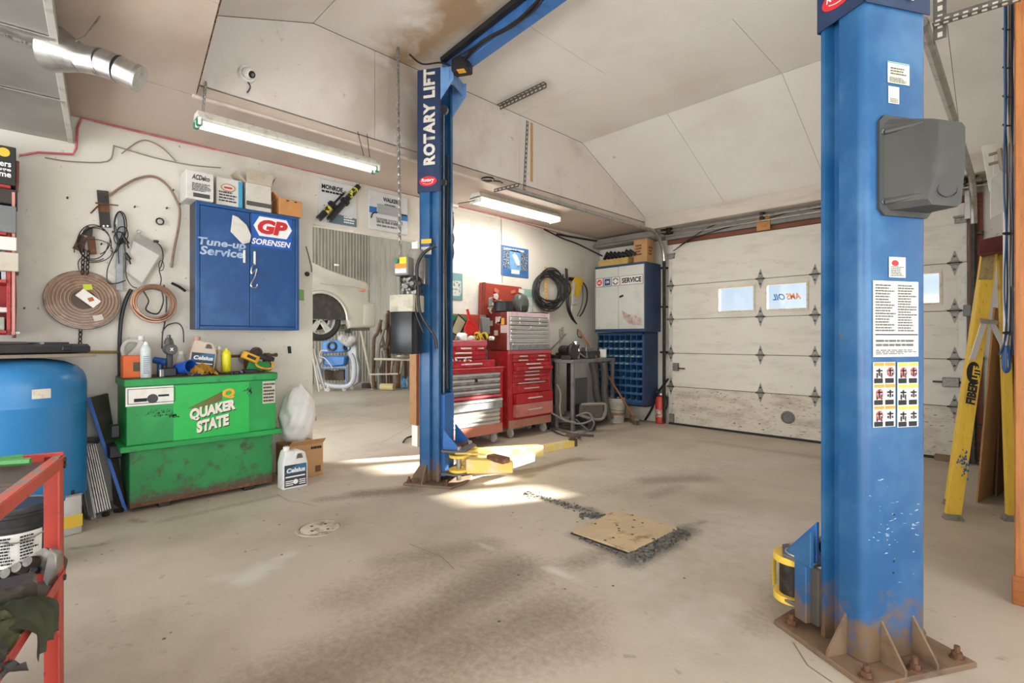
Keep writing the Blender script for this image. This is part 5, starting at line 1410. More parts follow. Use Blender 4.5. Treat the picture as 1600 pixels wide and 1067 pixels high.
t, ya, yb, zt = wallbox(385, 424, 288, -5.14, -4.93, zb, mat('box_pale', 'cfcac0', 'bdb6aa', 6, rough=.75), 'tall open pale carton with a dark band on the blue wall cabinet')
build('dark_band', patch(MB(), (-4.93, 0, 0), Y, Z, ya, yb, zb + .035, zb + .075), mat('band_dark', '54524f', rough=.7), t, 0)
build('flap', MB().prism([(-4.93, ya, zt), (-4.93, yb, zt), (-4.93, yb + .02, zt + .10), (-4.93, ya, zt + .12)], (.004, 0, 0)), mat('flap_tan', 'bfb3a0', 'a89a86', 8, rough=.8), t); build('flap', MB().prism([(-4.93, ya, zt), (-5.14, ya, zt), (-5.14, ya - .07, zt + .09), (-4.95, ya - .07, zt + .09)], (0, -.004, 0)), mat('flap_tan', ''), t); build('flap', MB().prism([(-4.93, yb, zt), (-5.14, yb, zt), (-5.14, yb + .05, zt + .10), (-4.93, yb + .05, zt + .10)], (0, .004, 0)), mat('flap_tan', ''), t)
t, ya, yb, zt = wallbox(437, 472, 312, -5.12, -4.92, zb, mat('card_orange', 'c98f56', 'b67f49', 8, rough=.8), 'small orange-brown cardboard box, rightmost on the blue wall cabinet')
for k in (.35, .7): build('hand_slot', patch(MB(), (-4.92, 0, 0), Y, Z, ya + (yb - ya) * k - .012, ya + (yb - ya) * k + .012, zt - .022, zt - .012), BLK, t, 0)
build('flap', MB().prism([(-5.12, ya, zt), (-4.92, ya, zt), (-4.95, ya - .05, zt + .05), (-5.12, ya - .05, zt + .05)], (0, 0, .004)), mat('card_orange', ''), t)
m = MB().tube(catmull([wp(u, v, .03) for u, v in ((478, 385), (481, 395), (486, 415), (487, 425))], 5), .005, 5); m.ball(wp(480, 428, .04), .025, 10, 6)
solo('hose_clamp', m, DARK, 'dark wire with round fitting hung right of the blue wall cabinet', 'fitting')
solo('tape_patch', MB().prism([wp(u, v, .001) for u, v in ((466, 452), (475, 453), (475, 470), (466, 469))][::-1], (.002, 0, 0)), mat('tape_green', '7fae5e', rough=.6), 'square of light green tape on the wall right of the blue cabinet', 'tape')
m = MB().prism([wp(u, v, .001) for u, v in ((449, 541), (454, 541), (455, 552), (450, 552))][::-1], (.01, 0, 0), .002); solo('switch', m, BLK, 'small black switch on the wall above the white bag', 'switch')

# ================================================================== GREEN WASTE OIL TANK
GX0, GX1, GY0, GY1 = -5.12, -4.655, .58, 1.64
GT = 1.006
LG = .465
gt = thing('oil_tank', 'green steel waste oil tank with white lettering against the left wall', 'tank', (-4.89, 1.11, 0))
GRN = mat('tank_green', '1f8f45', '2aa551', 3, .45, .7, rough=.45, c3='3f5a3c', s3=16, lo3=.62, hi3=.75)
GRND = mat('tank_green_dirty', '2b8a49', '1f7a3e', 3, .4, .7, rough=.5, c3='3d4a36', s3=9, lo3=.52, hi3=.68)
rust_up(GRND, .03, .26, '54483a', 12.)
build('lower_tank', MB().bx((GX0, GY0 + .02, .05), (GX1 - .02, GY1 - .02, LG + .01), .006), GRND, gt)
build('rust_skirt', MB().bx((GX0, GY0 + .022, .035), (GX1 - .017, GY1 - .022, .065), .003), RUST, gt, label='rusted bottom edge')
build('ledge', MB().bx((GX0, GY0 - .04, LG), (GX1 + .035, GY1 + .04, LG + .042), .004), GRN, gt)
build('upper_tank', MB().bx((GX0, GY0, LG + .042), (GX1, GY1, .945), .004), GRN, gt)
build('lid', MB().bx((GX0, GY0 - .015, .945), (GX1 + .012, GY1 + .012, GT - .004), .006), GRN, gt)
build('lid_top', MB().bx((GX0, GY0 - .012, GT - .004), (GX1 + .01, GY1 + .01, GT), .002), mat('lid_grime', '5f4a3a', '3f352c', 8, rough=.75), gt, label='grimy brown lid top')
for y in (GY0 + .2, GY1 - .25): build('foot', MB().bx((GX0, y, 0), (GX1 - .03, y + .08, .05), .003), DARK, gt)
m = MB().bx((GX0 + .05, GY0 - .09, .40), (GX1 - .15, GY0 - .0, .5), .01).box((-4.72, GY0 - .06, .62), (.05, .06, .1), None, .01); build('side_fitting', m, BLK, gt)
gx = GX1 + .002
def gy(u, v): q = onx(u, v, GX1); return q.y, q.z
def gpatch(u0, v0, u1, v1, m_, nm='label_sticker', lift=.003, lab=None):
    a = gy(u0, v0); b = gy(u1, v1); return build(nm, patch(MB(), (GX1, 0, 0), Y, Z, a[0], b[0], min(a[1], b[1]), max(a[1], b[1]), lift), m_, gt, 0, label=lab), a, b
gpatch(271, 603, 389, 676, mat('decal_green', '22b54e', '1fab49', 8, rough=.4), 'decal_ground', .002)
l1, a, b = gpatch(196, 606, 271, 630, PAPER, lab='white parts label with black bar'); A = (GX1 + .003, a[0], b[1])
build('print', patch(patch(MB(), (GX1 + .003, 0, 0), Y, Z, a[0] + .05, a[0] + .13, b[1] + .03, b[1] + .055, .002), (GX1 + .003, 0, 0), Y, Z, a[0] + .2, a[0] + .27, b[1] + .06, b[1] + .075, .002), INK, l1, 0)
c = V((GX1 + .005, a[0] + .165, b[1] + .048)); build('round_mark', MB().poly([c + Y * .035 * cos(k) + Z * .035 * sin(k) for k in [2 * pi * i / 20 for i in range(20)]]), mat('print_grey', ''), l1, 0)
fr = MB(); y0, y1, z0, z1 = a[0] + .012, a[0] + .31, b[1] + .015, a[1] - .012
for (q0, q1, r0, r1) in ((y0, y1, z0, z0 + .004), (y0, y1, z1 - .004, z1), (y0, y0 + .004, z0, z1), (y1 - .004, y1, z0, z1)): patch(fr, (GX1 + .003, 0, 0), Y, Z, q0, q1, r0, r1, .002)
build('print_frame', fr, INK, l1, 0)
l2, a, b = gpatch(410, 596, 430, 629, mat('label_beige', 'c9c3ad', rough=.6), lab='faded beige notice'); lines(l2, (GX1 + .003, a[0] + .006, b[1] + .01), Y, Z, b[0] - a[0] - .012, a[1] - b[1] - .02, 6, mat('print_grey', ''), seed=31)
LSH = mat('letter_shadow', '3a2a22', rough=.6); LWH = mat('letter_white', 'e8e2d4', 'd8d2c2', 14, rough=.5)
for lift, dx, dz, mm in ((.003, .007, -.008, LSH), (.006, 0, 0, LWH)):
    for s, u0, v0, u1, v1 in (('QUAKER', 296, 662, 369, 624), ('STATE', 307, 675, 358, 652)):
        a = gy(u0, v0); b = gy(u1, v1)
        zb_ = {'QUAKER': .640, 'STATE': .545}[s]; hh = {'QUAKER': .098, 'STATE': .092}[s]
        text(gt, s, (GX1, a[0] + dx, zb_ + dz), Y + Z * .18, Z, b[0] - a[0], hh * 1.05, mm, .06, .0, lift=lift)
a = gy(347, 630); text(gt, 'Q', (GX1, a[0], .80), Y + Z * .1, Z, .095, .085, mat('q_orange', 'f2a51f', rough=.45), .05, 0, lift=.005, label='orange Q emblem')
sm = MB(); z_ = .86
for k in range(5): sm.poly([(GX1 + .004, a[0] - .16 - .02 * k, .735 + .003 * k), (GX1 + .004, a[0] + .0, .80 + .014 * k), (GX1 + .004, a[0], .811 + .014 * k), (GX1 + .004, a[0] - .16 - .02 * k, .741 + .003 * k)])
build('emblem_streaks', sm, mat('streak_brown', '7a3a22', rough=.5), gt, 0)
for (u, v, ry, rz, s) in ((244, 646, .10, .030, 1), (388, 610, .025, .05, 2), (268, 650, .04, .02, 4)):
    q = gy(u, v); r = random.Random(s); mb = MB()
    for k in range(46):
        y, z = r.gauss(q[0], ry * .5), r.gauss(q[1], rz * .5); w_ = r.uniform(.004, .014)
        mb.poly([(GX1 + .0025, y, z), (GX1 + .0025, y + w_, z), (GX1 + .0025, y + w_ * .6, z + w_ * r.uniform(.4, 1.4))])
    build('oil_smear', mb, mat('smear', '1c3a22', rough=.5), gt, 0, kind='stuff')

# ---- things on top of the tank
def ty(u, x): return onx(u, 530, x).y
def place(u, x): return V((x, ty(u, x), GT))
def bottle(nm, lab, cat, p, prof, m_, cap=None, capm=None, parts=()):
    t = thing(nm, lab, cat, p)
    build('bottle_body', MB().lathe(p, prof, 20), m_, t)
    if cap: build('cap', MB().lathe(p, cap, 14), capm, t)
    return t
can = lambda r, h: [(r * .9, 0), (r, .006), (r, h), (r * .93, h + .01), (r * .6, h + .03), (r * .45, h + .035)]
p = place(228, -4.72)
t = bottle('spray_can', 'tall white spray can at the front left of the green tank top', 'spray can', p, can(.037, .215), mat('can_paleblue', 'c9d3d2', 'b7c0c0', 12, rough=.35), [(.016, .248), (.016, .262), (.009, .275), (0, .275)], WHITE)
lines(t, p + V((.038, -.022, .03)), Y, Z, .044, .14, 9, mat('print_blue', '8fa0b0', rough=.6), seed=41, lift=.001)
ob = thing('box', 'orange box with dark picture at the left end of the green tank top', 'box', place(206, -4.80))
p = place(206, -4.80); build('box_body', MB().box(p + V((0, 0, .085)), (.12, .125, .17), None, .004), mat('box_orange', 'd8631f', 'c04f1a', 5, rough=.5), ob)
build('picture', patch(MB(), p + V((.06, 0, 0)), Y, Z, -.0, .06, .05, .12), mat('picture_dark', '5a4a3a', '3d4a38', 30, .4, .6, rough=.6), ob, 0)
def jug(nm, lab, p, ym, body, w_=.19, dp=.12, h=.30, capc=None, lift_band=True, rz=0., tilt=0., word='Celsius'):
    """jug: body with shoulder, loop handle and cap; front faces +X"""
    t = thing(nm, lab, 'jug', p, rz); t.rotation_euler = (tilt, 0, rz)
    prof = [(-w_ / 2, 0), (w_ / 2, 0), (w_ / 2, h * .62), (w_ * .46, h * .72), (w_ * .40, h * .90), (w_ * .2, h * .955), (-w_ * .08, h * .95), (-w_ * .17, h * .97), (-w_ * .36, h * .97), (-w_ * .42, h * .88), (-w_ * .5, h * .66)]
    hole = [(w_ * .02, h * .76), (w_ * .30, h * .76), (w_ * .26, h * .87), (w_ * .06, h * .885)]
    m = MB(); m.prism([(-dp / 2, y, z) for y, z in prof], (dp, 0, 0), .014, 2); build('jug_body', m, body, t, 50, local=True)
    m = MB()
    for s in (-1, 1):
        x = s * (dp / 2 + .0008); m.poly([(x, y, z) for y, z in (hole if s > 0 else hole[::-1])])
    build('handle_hole_shade', m, mat('handle_shadow', '6d665c', rough=.8), t, 0, local=True)  # dark flat patches paint in the shade of the handle hole
    m = MB().tube(catmull([(dp / 2 - .01, w_ * .0, h * .74), (dp / 2 + .006, w_ * .05, h * .90), (dp / 2 + .006, w_ * .27, h * .89), (dp / 2 - .01, w_ * .34, h * .74)], 5), .010, 6); build('handle', m, body, t, 50, local=True)
    build('cap', MB().lathe((0, -w_ * .26, h * .965), [(.026, 0), (.026, .03), (.022, .034), (0, .034)], 16), capc or WHITE, t, local=True)
    x = dp / 2 + .001
    lbm = patch(MB(), (x, 0, 0), Y, Z, -w_ * .44, w_ * .44, h * .06, h * .62, 0); lb = build('label_sticker', lbm, mat('jug_label_dark', '3b3f45', rough=.5), t, 0, local=True)
    m = MB(); m.poly([(x + .001, -w_ * .44, h * .40), (x + .001, w_ * .44, h * .40), (x + .001, w_ * .44, h * .62), (x + .001, w_ * .1, h * .62), (x + .001, -w_ * .30, h * .50)]); bnd = build('label_band', m, mat('label_blue', '3d6f96', rough=.5), t, 0, local=True)
    for (s_, y0, z0, ww, hh, mm) in ((word, -w_ * .36, h * .42, w_ * .74, h * .12, INKW),):
        o = text(None, s_, (x, y0, z0), Y, Z, ww, hh, mm, .04, .1, lift=.003); o.parent = t
    m = MB()
    for k in range(3): m.poly([(x + .001, -w_ * .40, h * (.10 + .05 * k)), (x + .001, -w_ * .1, h * (.10 + .05 * k)), (x + .001, -w_ * .1, h * (.125 + .05 * k)), (x + .001, -w_ * .40, h * (.125 + .05 * k))]); m.poly([(x + .001, w_ * .14, h * (.10 + .05 * k)), (x + .001, w_ * .40, h * (.10 + .05 * k)), (x + .001, w_ * .40, h * (.125 + .05 * k)), (x + .001, w_ * .14, h * (.125 + .05 * k))])
    m.poly([(x + .001, -w_ * .40, h * .30), (x + .001, w_ * .38, h * .30), (x + .001, w_ * .38, h * .335), (x + .001, -w_ * .40, h * .335)])
    m.poly([(x + .001, .022 * cos(a), h * .18 + .022 * sin(a)) for a in [2 * pi * i / 16 for i in range(16)]])
    build('print', m, INKW, t, 0, local=True)
    return t
JW = mat('jug_cream', 'd3c6b6', 'bfb0a0', 8, rough=.5)
jug('jug', 'dirty cream jug with dark label standing mid-row on the green tank top', place(311, -4.86) , 0, JW, .195, .11, .29, mat('cap_pink', 'b98d8a', rough=.5), tilt=R_(-7))
jw2 = thing('jug', 'pale grey jug with loop handle behind the white spray can on the green tank top', 'jug', place(214, -4.98))
p = place(214, -4.98)
m = MB().prism([p + V((0, y, z)) for y, z in ((-.09, 0), (.09, 0), (.09, .24), (.06, .26), (.045, .29), (.02, .29), (.0, .24), (-.08, .14))], (-.10, 0, 0), .012, 2); build('jug_body', m, mat('jug_pale', 'cbc9c2', 'b9b6ae', 8, rough=.45), jw2, 50)
m = MB().tube(catmull([p + V((-.05, y, z)) for y, z in ((-.075, .14), (-.085, .22), (-.055, .275), (.0, .28), (.04, .255))], 6), .016, 8); build('handle', m, mat('jug_pale', ''), jw2, 50)
build('cap', MB().cyl(p + V((-.05, .035, .285)), p + V((-.05, .035, .32)), .022, seg=14), WHITE, jw2)
build('label_sticker', patch(MB(), p, Y, Z, -.05, .075, .03, .15, .002), mat('label_navy', '4a5568', '8a929c', 20, rough=.5), jw2, 0)
m = MB().cyl(place(241, -4.84) + V((0, 0, .13)), place(262, -4.78) + V((0, 0, .11)), .026, .03, 14); m.cyl(place(250, -4.82) + V((0, 0, 0)), place(250, -4.82) + V((0, 0, .1)), .02, seg=10)
solo('blue_tool', m, mat('tool_blue', '1d4f94', rough=.4), 'blue cylindrical air tool lying behind the black impact wrench', 'tool')
# impact wrench, standing on its battery
p = place(265, -4.74); iw = thing('impact_wrench', 'black cordless impact wrench standing on its battery on the green tank', 'power tool', p)
build('battery', MB().box(p + V((0, 0, .035)), (.08, .085, .07), None, .008), BLK, iw)
build('grip', MB().box(p + V((-.0, 0, .12)), (.045, .04, .12), None, .01, 2), mat('wrench_grip', '2f2f31', '414144', 20, rough=.5), iw)
build('motor_housing', MB().lathe(p + V((-.10, 0, .215)), [(.0, 0), (.03, .0), (.036, .03), (.044, .07), (.044, .16), (.038, .175), (0, .178)], 20, (1, 0, 0)), mat('wrench_body', '4b4b4c', '39393a', 9, rough=.45), iw)
build('nose', MB().lathe(p + V((-.03, 0, .255)), [(.036, 0), (.03, .03), (.02, .05), (.014, .052), (.014, .075), (0, .076)], 16), mat('wrench_nose', '5a5a58', rough=.4, metal=.5), iw)
text(iw, 'X', p + V((.079, -.013, .203)), Y, Z, .026, .024, INKW, .05, lift=.001)
p = place(252, -4.72); m = MB().box(p + V((0, 0, .03)), (.035, .03, .06), .2, .004); solo('steel_block', m, STEEL, 'small square steel block left of the impact wrench on the green tank', 'block')
p = place(257, -4.83); m = MB().lathe(p, [(.018, 0), (.018, .05), (.012, .06), (.012, .09), (0, .092)], 12); solo('brass_fitting', m, mat('brass', '9c6a3a', '7a4f2c', 12, rough=.4, metal=.7), 'brass pipe fitting standing left of the impact wrench grip', 'fitting')
p = place(283, -4.93); bottle('bottle', 'clear white-capped bottle behind the impact wrench', 'bottle', p, [(.03, 0), (.033, .01), (.033, .13), (.02, .16), (.015, .17)], mat('bottle_clear', 'c5c4be', 'aeada6', 14, rough=.2), [(.018, .168), (.018, .195), (0, .197)], WHITE)
# blue funnel cup lying on its side
p = place(291, -4.72); bc = thing('blue_cup', 'blue plastic measuring cup lying on its side on the green tank', 'cup', p)
ax_ = V((.8, .45, .12)).normalized()
m = MB().lathe(p + V((-.06, -.045, .058)), [(0, 0), (.045, 0), (.052, .12), (.058, .125), (.058, .135), (.05, .135), (.043, .006), (0, .006)], 24, ax_); build('cup_body', m, mat('cup_blue', '1f4fa8', '2a5fbb', 5, rough=.35), bc)
m = MB().tube(catmull([p + V((.0, .03, .01)), p + V((.05, .05, .008)), p + V((.03, .10, .008)), p + V((-.02, .09, .008))], 5), .007, 6); build('handle', m, mat('cup_blue', ''), bc)
p = place(316, -4.69); cloth('glove', 'crumpled yellow work glove at the front edge of the green tank top', 'glove', p, .10, .19, .12, mat('glove_yellow', 'd19e35', 'b5832a', 14, rough=.85), 21, 30)
p = place(335, -4.72); cloth('rag', 'small dark oily rag beside the yellow glove on the green tank', 'rag', p, .08, .07, .05, mat('rag_oily', '4f4a45', '6e675f', 16, rough=.7), 23, 14)
p = place(342, -4.90); bottle('spray_can', 'dirty cream spray can behind the yellow one on the green tank', 'spray can', p, can(.034, .17), mat('can_cream', 'b7ab98', '8f8474', 14, rough=.45), [(.015, .2), (.015, .22), (.006, .235), (0, .24)], WHITE)
p = place(354, -4.83); bottle('spray_can', 'bright yellow spray can on the green tank top', 'spray can', p, can(.034, .165), mat('can_yellow2', 'e6e01d', 'd6cf18', 9, rough=.35), [(.013, .197), (.013, .215), (0, .217)], mat('cap_yellow', 'd9d322', rough=.4))
p = place(395, -5.0); m = MB().cyl(place(343, -5.0) + V((0, 0, .14)), place(431, -5.0) + V((0, 0, .145)), .013, seg=10).cyl(place(429, -5.0) + V((0, 0, .145)), place(433, -5.0) + V((0, 0, .145)), .018, seg=10).box(place(385, -5.0) + V((0, 0, .065)), (.03, .03, .13)); solo('steel_bar', m, RUST, 'long rusty bar with knob end lying across the back of the green tank top', 'bar')
m = MB().lathe(place(401, -4.92) + V((-.03, 0, .17)), [(.02, 0), (.052, 0), (.052, .03), (.038, .03), (.034, .015), (.0, .015)], 20, (1, 0.1, 0)); m.box(place(401, -4.95) + V((-.01, 0, .065)), (.03, .03, .13)); solo('pulley', m, mat('pulley_dark', '463a34', '6d5648', 14, rough=.6), 'brown round pulley propped up at the back of the green tank top', 'pulley')
m = MB().lathe(place(386, -5.04) + V((-.02, 0, .125)), [(.0, 0), (.07, 0), (.07, .012), (0, .012)], 24, (1, 0, 0)).box(place(386, -5.05) + V((0, 0, .03)), (.03, .05, .06)); solo('disc', m, mat('disc_grey', '9a968f', rough=.5), 'grey round disc leaning on the wall behind the yellow angle tool', 'disc')
m = MB().box(place(417, -4.98) + V((0, 0, .05)), (.06, .06, .1), .3, .006).box(place(417, -4.98) + V((0, 0, .13)), (.05, .05, .07), .5, .006); solo('rust_block', m, RUST, 'rusty bracket at the back right of the green tank top', 'bracket')
# yellow tool
p = place(400, -4.75); yt = thing('power_tool', 'yellow and black cut-off tool lying at the right end of the green tank top', 'power tool', p, R_(0))
def ybox(u0, v0, u1, v1, dep, x, m_, nm, rot=0, bev=.008):
    a, b = onx(u0, v0, x), onx(u1, v1, x); c_ = (a + b) / 2; L_ = (b - a); ang = math.atan2(L_.z, L_.y)
    return c_, L_
a, b = onx(379, 553, -4.75), onx(403, 563, -4.75); d = (b - a); m = MB().box((a + b) / 2, (.07, d.length, .065), M4.Rotation(math.atan2(d.z, d.y), 3, 'X'), .012, 2); build('tool_body', m, mat('tool_yellow', 'd9a227', 'c08c1c', 9, rough=.45), yt)
lg = MB().box((a + b) / 2 + V((.036, 0, 0)), (.002, d.length * .55, .025), M4.Rotation(math.atan2(d.z, d.y), 3, 'X')); build('dark_label', lg, BLK, yt)
a, b = onx(401, 556, -4.79), onx(428, 562, -4.79); d = (b - a); m = MB().box((a + b) / 2, (.045, d.length, .045), M4.Rotation(math.atan2(d.z, d.y), 3, 'X'), .012, 2); build('tool_grip', m, BLK, yt)
m = MB().tube(catmull([onx(u, v, -4.75) for u, v in ((399, 566), (404, 573), (418, 576), (428, 573), (424, 565))], 5), .009, 6); build('handle_loop', m, mat('tool_yellow', ''), yt)
build('tool_rest', MB().bx((-4.80, ty(380, -4.75), GT), (-4.70, ty(400, -4.75), GT + .03), .004), BLK, yt)
m = MB().prism([onx(u, v, -4.82) for u, v in ((384, 578), (425, 578), (420, 566), (390, 563))][::-1], (.004, 0, 0)); solo('panel_piece', m, mat('piece_green', '1f8a45', rough=.5), 'flat green offcut standing behind the yellow cut-off tool', 'offcut')
for i, (u0, v0, u1, v1, r, x, mm, lb) in enumerate(((346, 572, 370, 583, .010, -4.70, DARK, 'dark pliers handle lying on the green tank, left'), (352, 581, 378, 576, .009, -4.69, RUST, 'rusty tool lying crosswise on the green tank'), (360, 574, 389, 573, .011, -4.72, RUST, 'rusty bar tool pointing right on the green tank'), (364, 562, 376, 566, .013, -4.74, GREY, 'short grey cylinder lying left of the yellow cut-off tool'), (328, 560, 345, 571, .010, -4.80, mat('tool_red', '9a4a2f', rough=.5), 'red-brown handled tool lying behind the oily rag'))):
    a, b = onx(u0, 580, x), onx(u1, 580, x); a.z = b.z = GT + r
    b.x -= .06 * (i % 3 - 1)
    m = MB().cyl(a, b, r, r * .8, 8); m.cyl(a.lerp(b, .6) - V((0, 0, 0)), b, r * 1.05, r * .5, 8); solo('hand_tool', m, mm, lb, 'tool')
m = MB()
m.box(place(366, -4.68) + V((0, 0, .012)), (.05, .09, .022), .5, .006); solo('plier_head', m, BLK, 'black pliers head hanging at the front edge of the green tank top', 'pliers')

# ---- right of the tank: box, bag, jug
t = thing('box', 'open brown cardboard box on the floor right of the green tank', 'box', (-4.86, 1.93, 0))
build('box_body', MB().bx((-5.05, 1.78, 0), (-4.72, 2.10, .31), .004), CARD, t)
lines(t, (-4.72, 1.98, .255), Y, Z, .11, .03, 1, INK, seed=51, fill=.8)
build('mark', patch(MB(), (-4.72, 0, 0), Y, Z, 2.02, 2.075, .04, .10, .002), mat('card_print', '6a4a30', rough=.8), t, 0)
build('flap', MB().prism([(-4.72, 1.78, .31), (-4.72, 2.10, .31), (-4.66, 2.10, .36), (-4.66, 1.78, .36)], (0, 0, .004)), CARD, t)
bm = bmesh.new(); bmesh.ops.create_icosphere(bm, subdivisions=4, radius=1)
r = random.Random(2)
for v in bm.verts:
    x, y, z = v.co
    k = 1 + .06 * sin(9 * x + 5 * z) + .05 * sin(11 * y - 6 * z) + .03 * sin(17 * z + 8 * x)
    tz = (z + 1) / 2; wdt = .95 - .25 * tz ** 2
    if tz > .8: wdt *= 1 - (tz - .8) * 1.4 * (1 + .5 * sin(5 * y))
    v.co = V((x * .12 * k * wdt * 1.15, y * .155 * k * wdt * 1.2 + .03 * tz, .285 * (z * (1 + .06 * sin(7 * y))) + .28))
mb = MB(); mb.bm.free(); mb.bm = bm
bmesh.ops.translate(bm, verts=bm.verts, vec=V((-4.87, 1.90, .305)))
bag = solo('plastic_bag', mb, mat('bag_white', 'dcdcda', 'c8c8c6', 14, rough=.35, bump=.3), 'crumpled white plastic sack standing on the cardboard box right of the green tank', 'bag', smooth=80)
jug('jug', 'white antifreeze jug standing on the floor right of the green tank', V((-4.52, 1.735, 0)), 0, mat('jug_white', 'e3e2de', 'd0cec8', 8, rough=.4), .215, .13, .34, WHITE)

# ================================================================== FLOOR FITTINGS
hp_ = [onz(*q) for q in ((895, 834), (962, 800), (1062, 828), (985, 866))]
t = thing('floor_hatch', 'square rust-stained steel plate let into the concrete floor', 'hatch', sum(hp_, V()) / 4)
build('hatch_plate', MB().prism([p + Z * .002 for p in hp_], (0, 0, .014), .002), mat('hatch_steel', 'bda888', 'cdb590', 3, .42, .62, rough=.6, c3='8a6a3f', s3=9, lo3=.56, hi3=.7), t)
ce = sum(hp_, V()) / 4
fr = MB()
for a, b in zip(hp_, hp_[1:] + hp_[:1]):
    oa = ce + (a - ce) * 1.04; ob_ = ce + (b - ce) * 1.04; fr.prism([a + Z * .001, b + Z * .001, ob_ + Z * .001, oa + Z * .001], (0, 0, .006))
build('hatch_frame', fr, DARK, t)
hl = MB()
for k in range(12):
    q = ce + (hp_[0] - ce) * rnd.uniform(-.7, .7) + (hp_[1] - ce) * rnd.uniform(-.7, .7); hl.cyl(q + Z * .0161, q + Z * .0168, .01, seg=8)
build('hatch_hole', hl, BLK, t, kind='stuff')
# gravel in the broken concrete on the right edge of the hatch and trailing away
gv = MB(); r = random.Random(9)
def grav(a, b, wd, n, s0, s1):
    a = onz(*a); b = onz(*b); d = (b - a); nn_ = V((-d.y, d.x, 0)).normalized()
    for k in range(n):
        q = a + d * r.random() + nn_ * r.gauss(0, wd * .5); s = r.uniform(s0, s1)
        gv.box(q + Z * s * .3, (s, s * r.uniform(.6, 1), s * .7), r.random() * 3)
grav((988, 874), (1066, 830), .06, 330, .010, .026); grav((905, 806), (950, 808), .05, 120, .008, .018); grav((820, 770), (920, 800), .06, 130, .006, .014); grav((900, 838), (980, 872), .02, 60, .006, .014)
o = solo('gravel', gv, mat('gravel_grey', '77756f', '4f4d49', 30, .4, .6, rough=.9), 'grey gravel crumbling around the edges of the floor hatch', 'gravel', smooth=0, kind='stuff')
c = onz(500, 825); t = thing('cleanout_cover', 'round pale drain cover set in the floor in front of the green tank', 'drain cover', c)
build('cover_disc', MB().lathe(c, [(0, .004), (.125, .004), (.13, .001)][::-1], 28), mat('cover_pale', 'cfc3ae', '8f836f', 14, .5, .62, rough=.7), t)
build('cover_ring', MB().lathe(c, [(.135, .0), (.135, .006), (.155, .006), (.16, 0)], 32), mat('ring_concrete', 'b0a38f', '8f826f', 12, rough=.8), t)
m = MB()
for a in (.4, 2.2, 3.6, 5.1): m.cyl(c + V((.07 * cos(a), .07 * sin(a), .0038)), c + V((.07 * cos(a), .07 * sin(a), .0048)), .012, seg=8)
build('cover_hole', m, BLK, t, kind='stuff')

# ================================================================== CEILING FITTINGS
c = onx(386, 116, -4.1 + .02)
t = thing('security_camera', 'white dome security camera on the textured fascia board at upper left', 'camera', c)
build('camera_base', MB().lathe(c + V((-.02, 0, 0)), [(.062, 0), (.062, .02), (.056, .035), (0, .04)], 24, (1, 0, 0)), WHITE, t)
bd = V((.8, .35, -.45)).normalized()
build('camera_ball', MB().ball(c + V((.035, 0, -.005)), .045, 18, 12), WHITE, t)
build('lens_ring', MB().cyl(c + V((.035, 0, -.005)) + bd * .036, c + V((.035, 0, -.005)) + bd * .048, .026, .022, 18), BLK, t)
build('lens', MB().cyl(c + V((.035, 0, -.005)) + bd * .048, c + V((.035, 0, -.005)) + bd * .050, .012, seg=12), GREY, t)
build('camera_cable', MB().tube(catmull([c + V((0, .0, -.05)), c + V((.01, .02, -.09)), onx(386, 145, -4.09)], 5), .005, 5), BLK, t)
# hanging tube light, unlit-looking (dim)
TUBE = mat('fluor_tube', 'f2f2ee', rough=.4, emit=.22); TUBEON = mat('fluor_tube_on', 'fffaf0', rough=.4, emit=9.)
def tube_light(nm, lab, x, y0, y1, z, w_, h_, tubem, hang=None):
    t = thing(nm, lab, 'light', (x, (y0 + y1) / 2, z))
    yc = (y0 + y1) / 2; ln = y1 - y0
    m = MB().prism([(x - w_ / 2, y0, z + h_ * .45), (x + w_ / 2, y0, z + h_ * .45), (x + w_ * .32, y0, z + h_), (x - w_ * .32, y0, z + h_)], (0, ln, 0), .003)
    build('light_housing', m, mat('housing_white', 'd9d6cc', 'b5b1a6', 22, rough=.5), t)
    for s in (-1, 1):
        build('lamp_tube', MB().cyl((x + s * w_ * .25, y0 + .03, z + h_ * .2), (x + s * w_ * .25, y1 - .03, z + h_ * .2), .018, seg=12), tubem, t)
    for yy in (y0, y1 - .02):
        build('end_cap', MB().bx((x - w_ * .45, yy, z), (x + w_ * .45, yy + .02, z + h_ * .6), .004), WHITE, t)
        for s in (-1, 1): build('lamp_holder', MB().box((x + s * w_ * .25, yy + .01, z + h_ * .2), (.04, .032, .045), None, .006), mat('holder_green', '1f7a55', rough=.5) if hang else WHITE, t)
    return t
xa = -4.0; ya = onx(306, 190, xa).y; yb = onx(588, 262, xa).y
h1 = tube_light('hanging_light', 'long white twin-tube lamp hanging on thin chains below the low ceiling', xa, ya, yb, 2.765, .15, .10, TUBE, True)
chain(h1, (xa + .0, ya + .04, 2.86), onx(322, 128, xa - .08), STEEL, .03, .004, 'hanging_chain')
for s in (0, 1): build('hanging_wire', MB().cyl((xa, yb - .06 - .05 * s, 2.85), (xa - .09, yb - .04 - .09 * s, 3.12), .003, seg=5), DARK, h1)
xb = -4.52; y2a = onx(742, 318, -4.52).y; y2b = onx(868, 338, -4.52).y
h2 = tube_light('ceiling_light', 'lit white twin-tube fluorescent lamp fixed under the low ceiling', xb, y2a, y2b, 2.90, .22, .12, TUBEON)
l2_ = lamp('lit_tube_light', 'AREA', (xb, (y2a + y2b) / 2, 2.885), 10, (1, .98, .93), (xb, (y2a + y2b) / 2, 0), .2, 1.1)
m = MB().tube([onx(u, v, -4.5) for u, v in ((742, 313), (730, 316), (716, 318))], .006, 5); solo('lamp_cord', m, GREY, 'short grey cord feeding the lit ceiling lamp', 'cord')
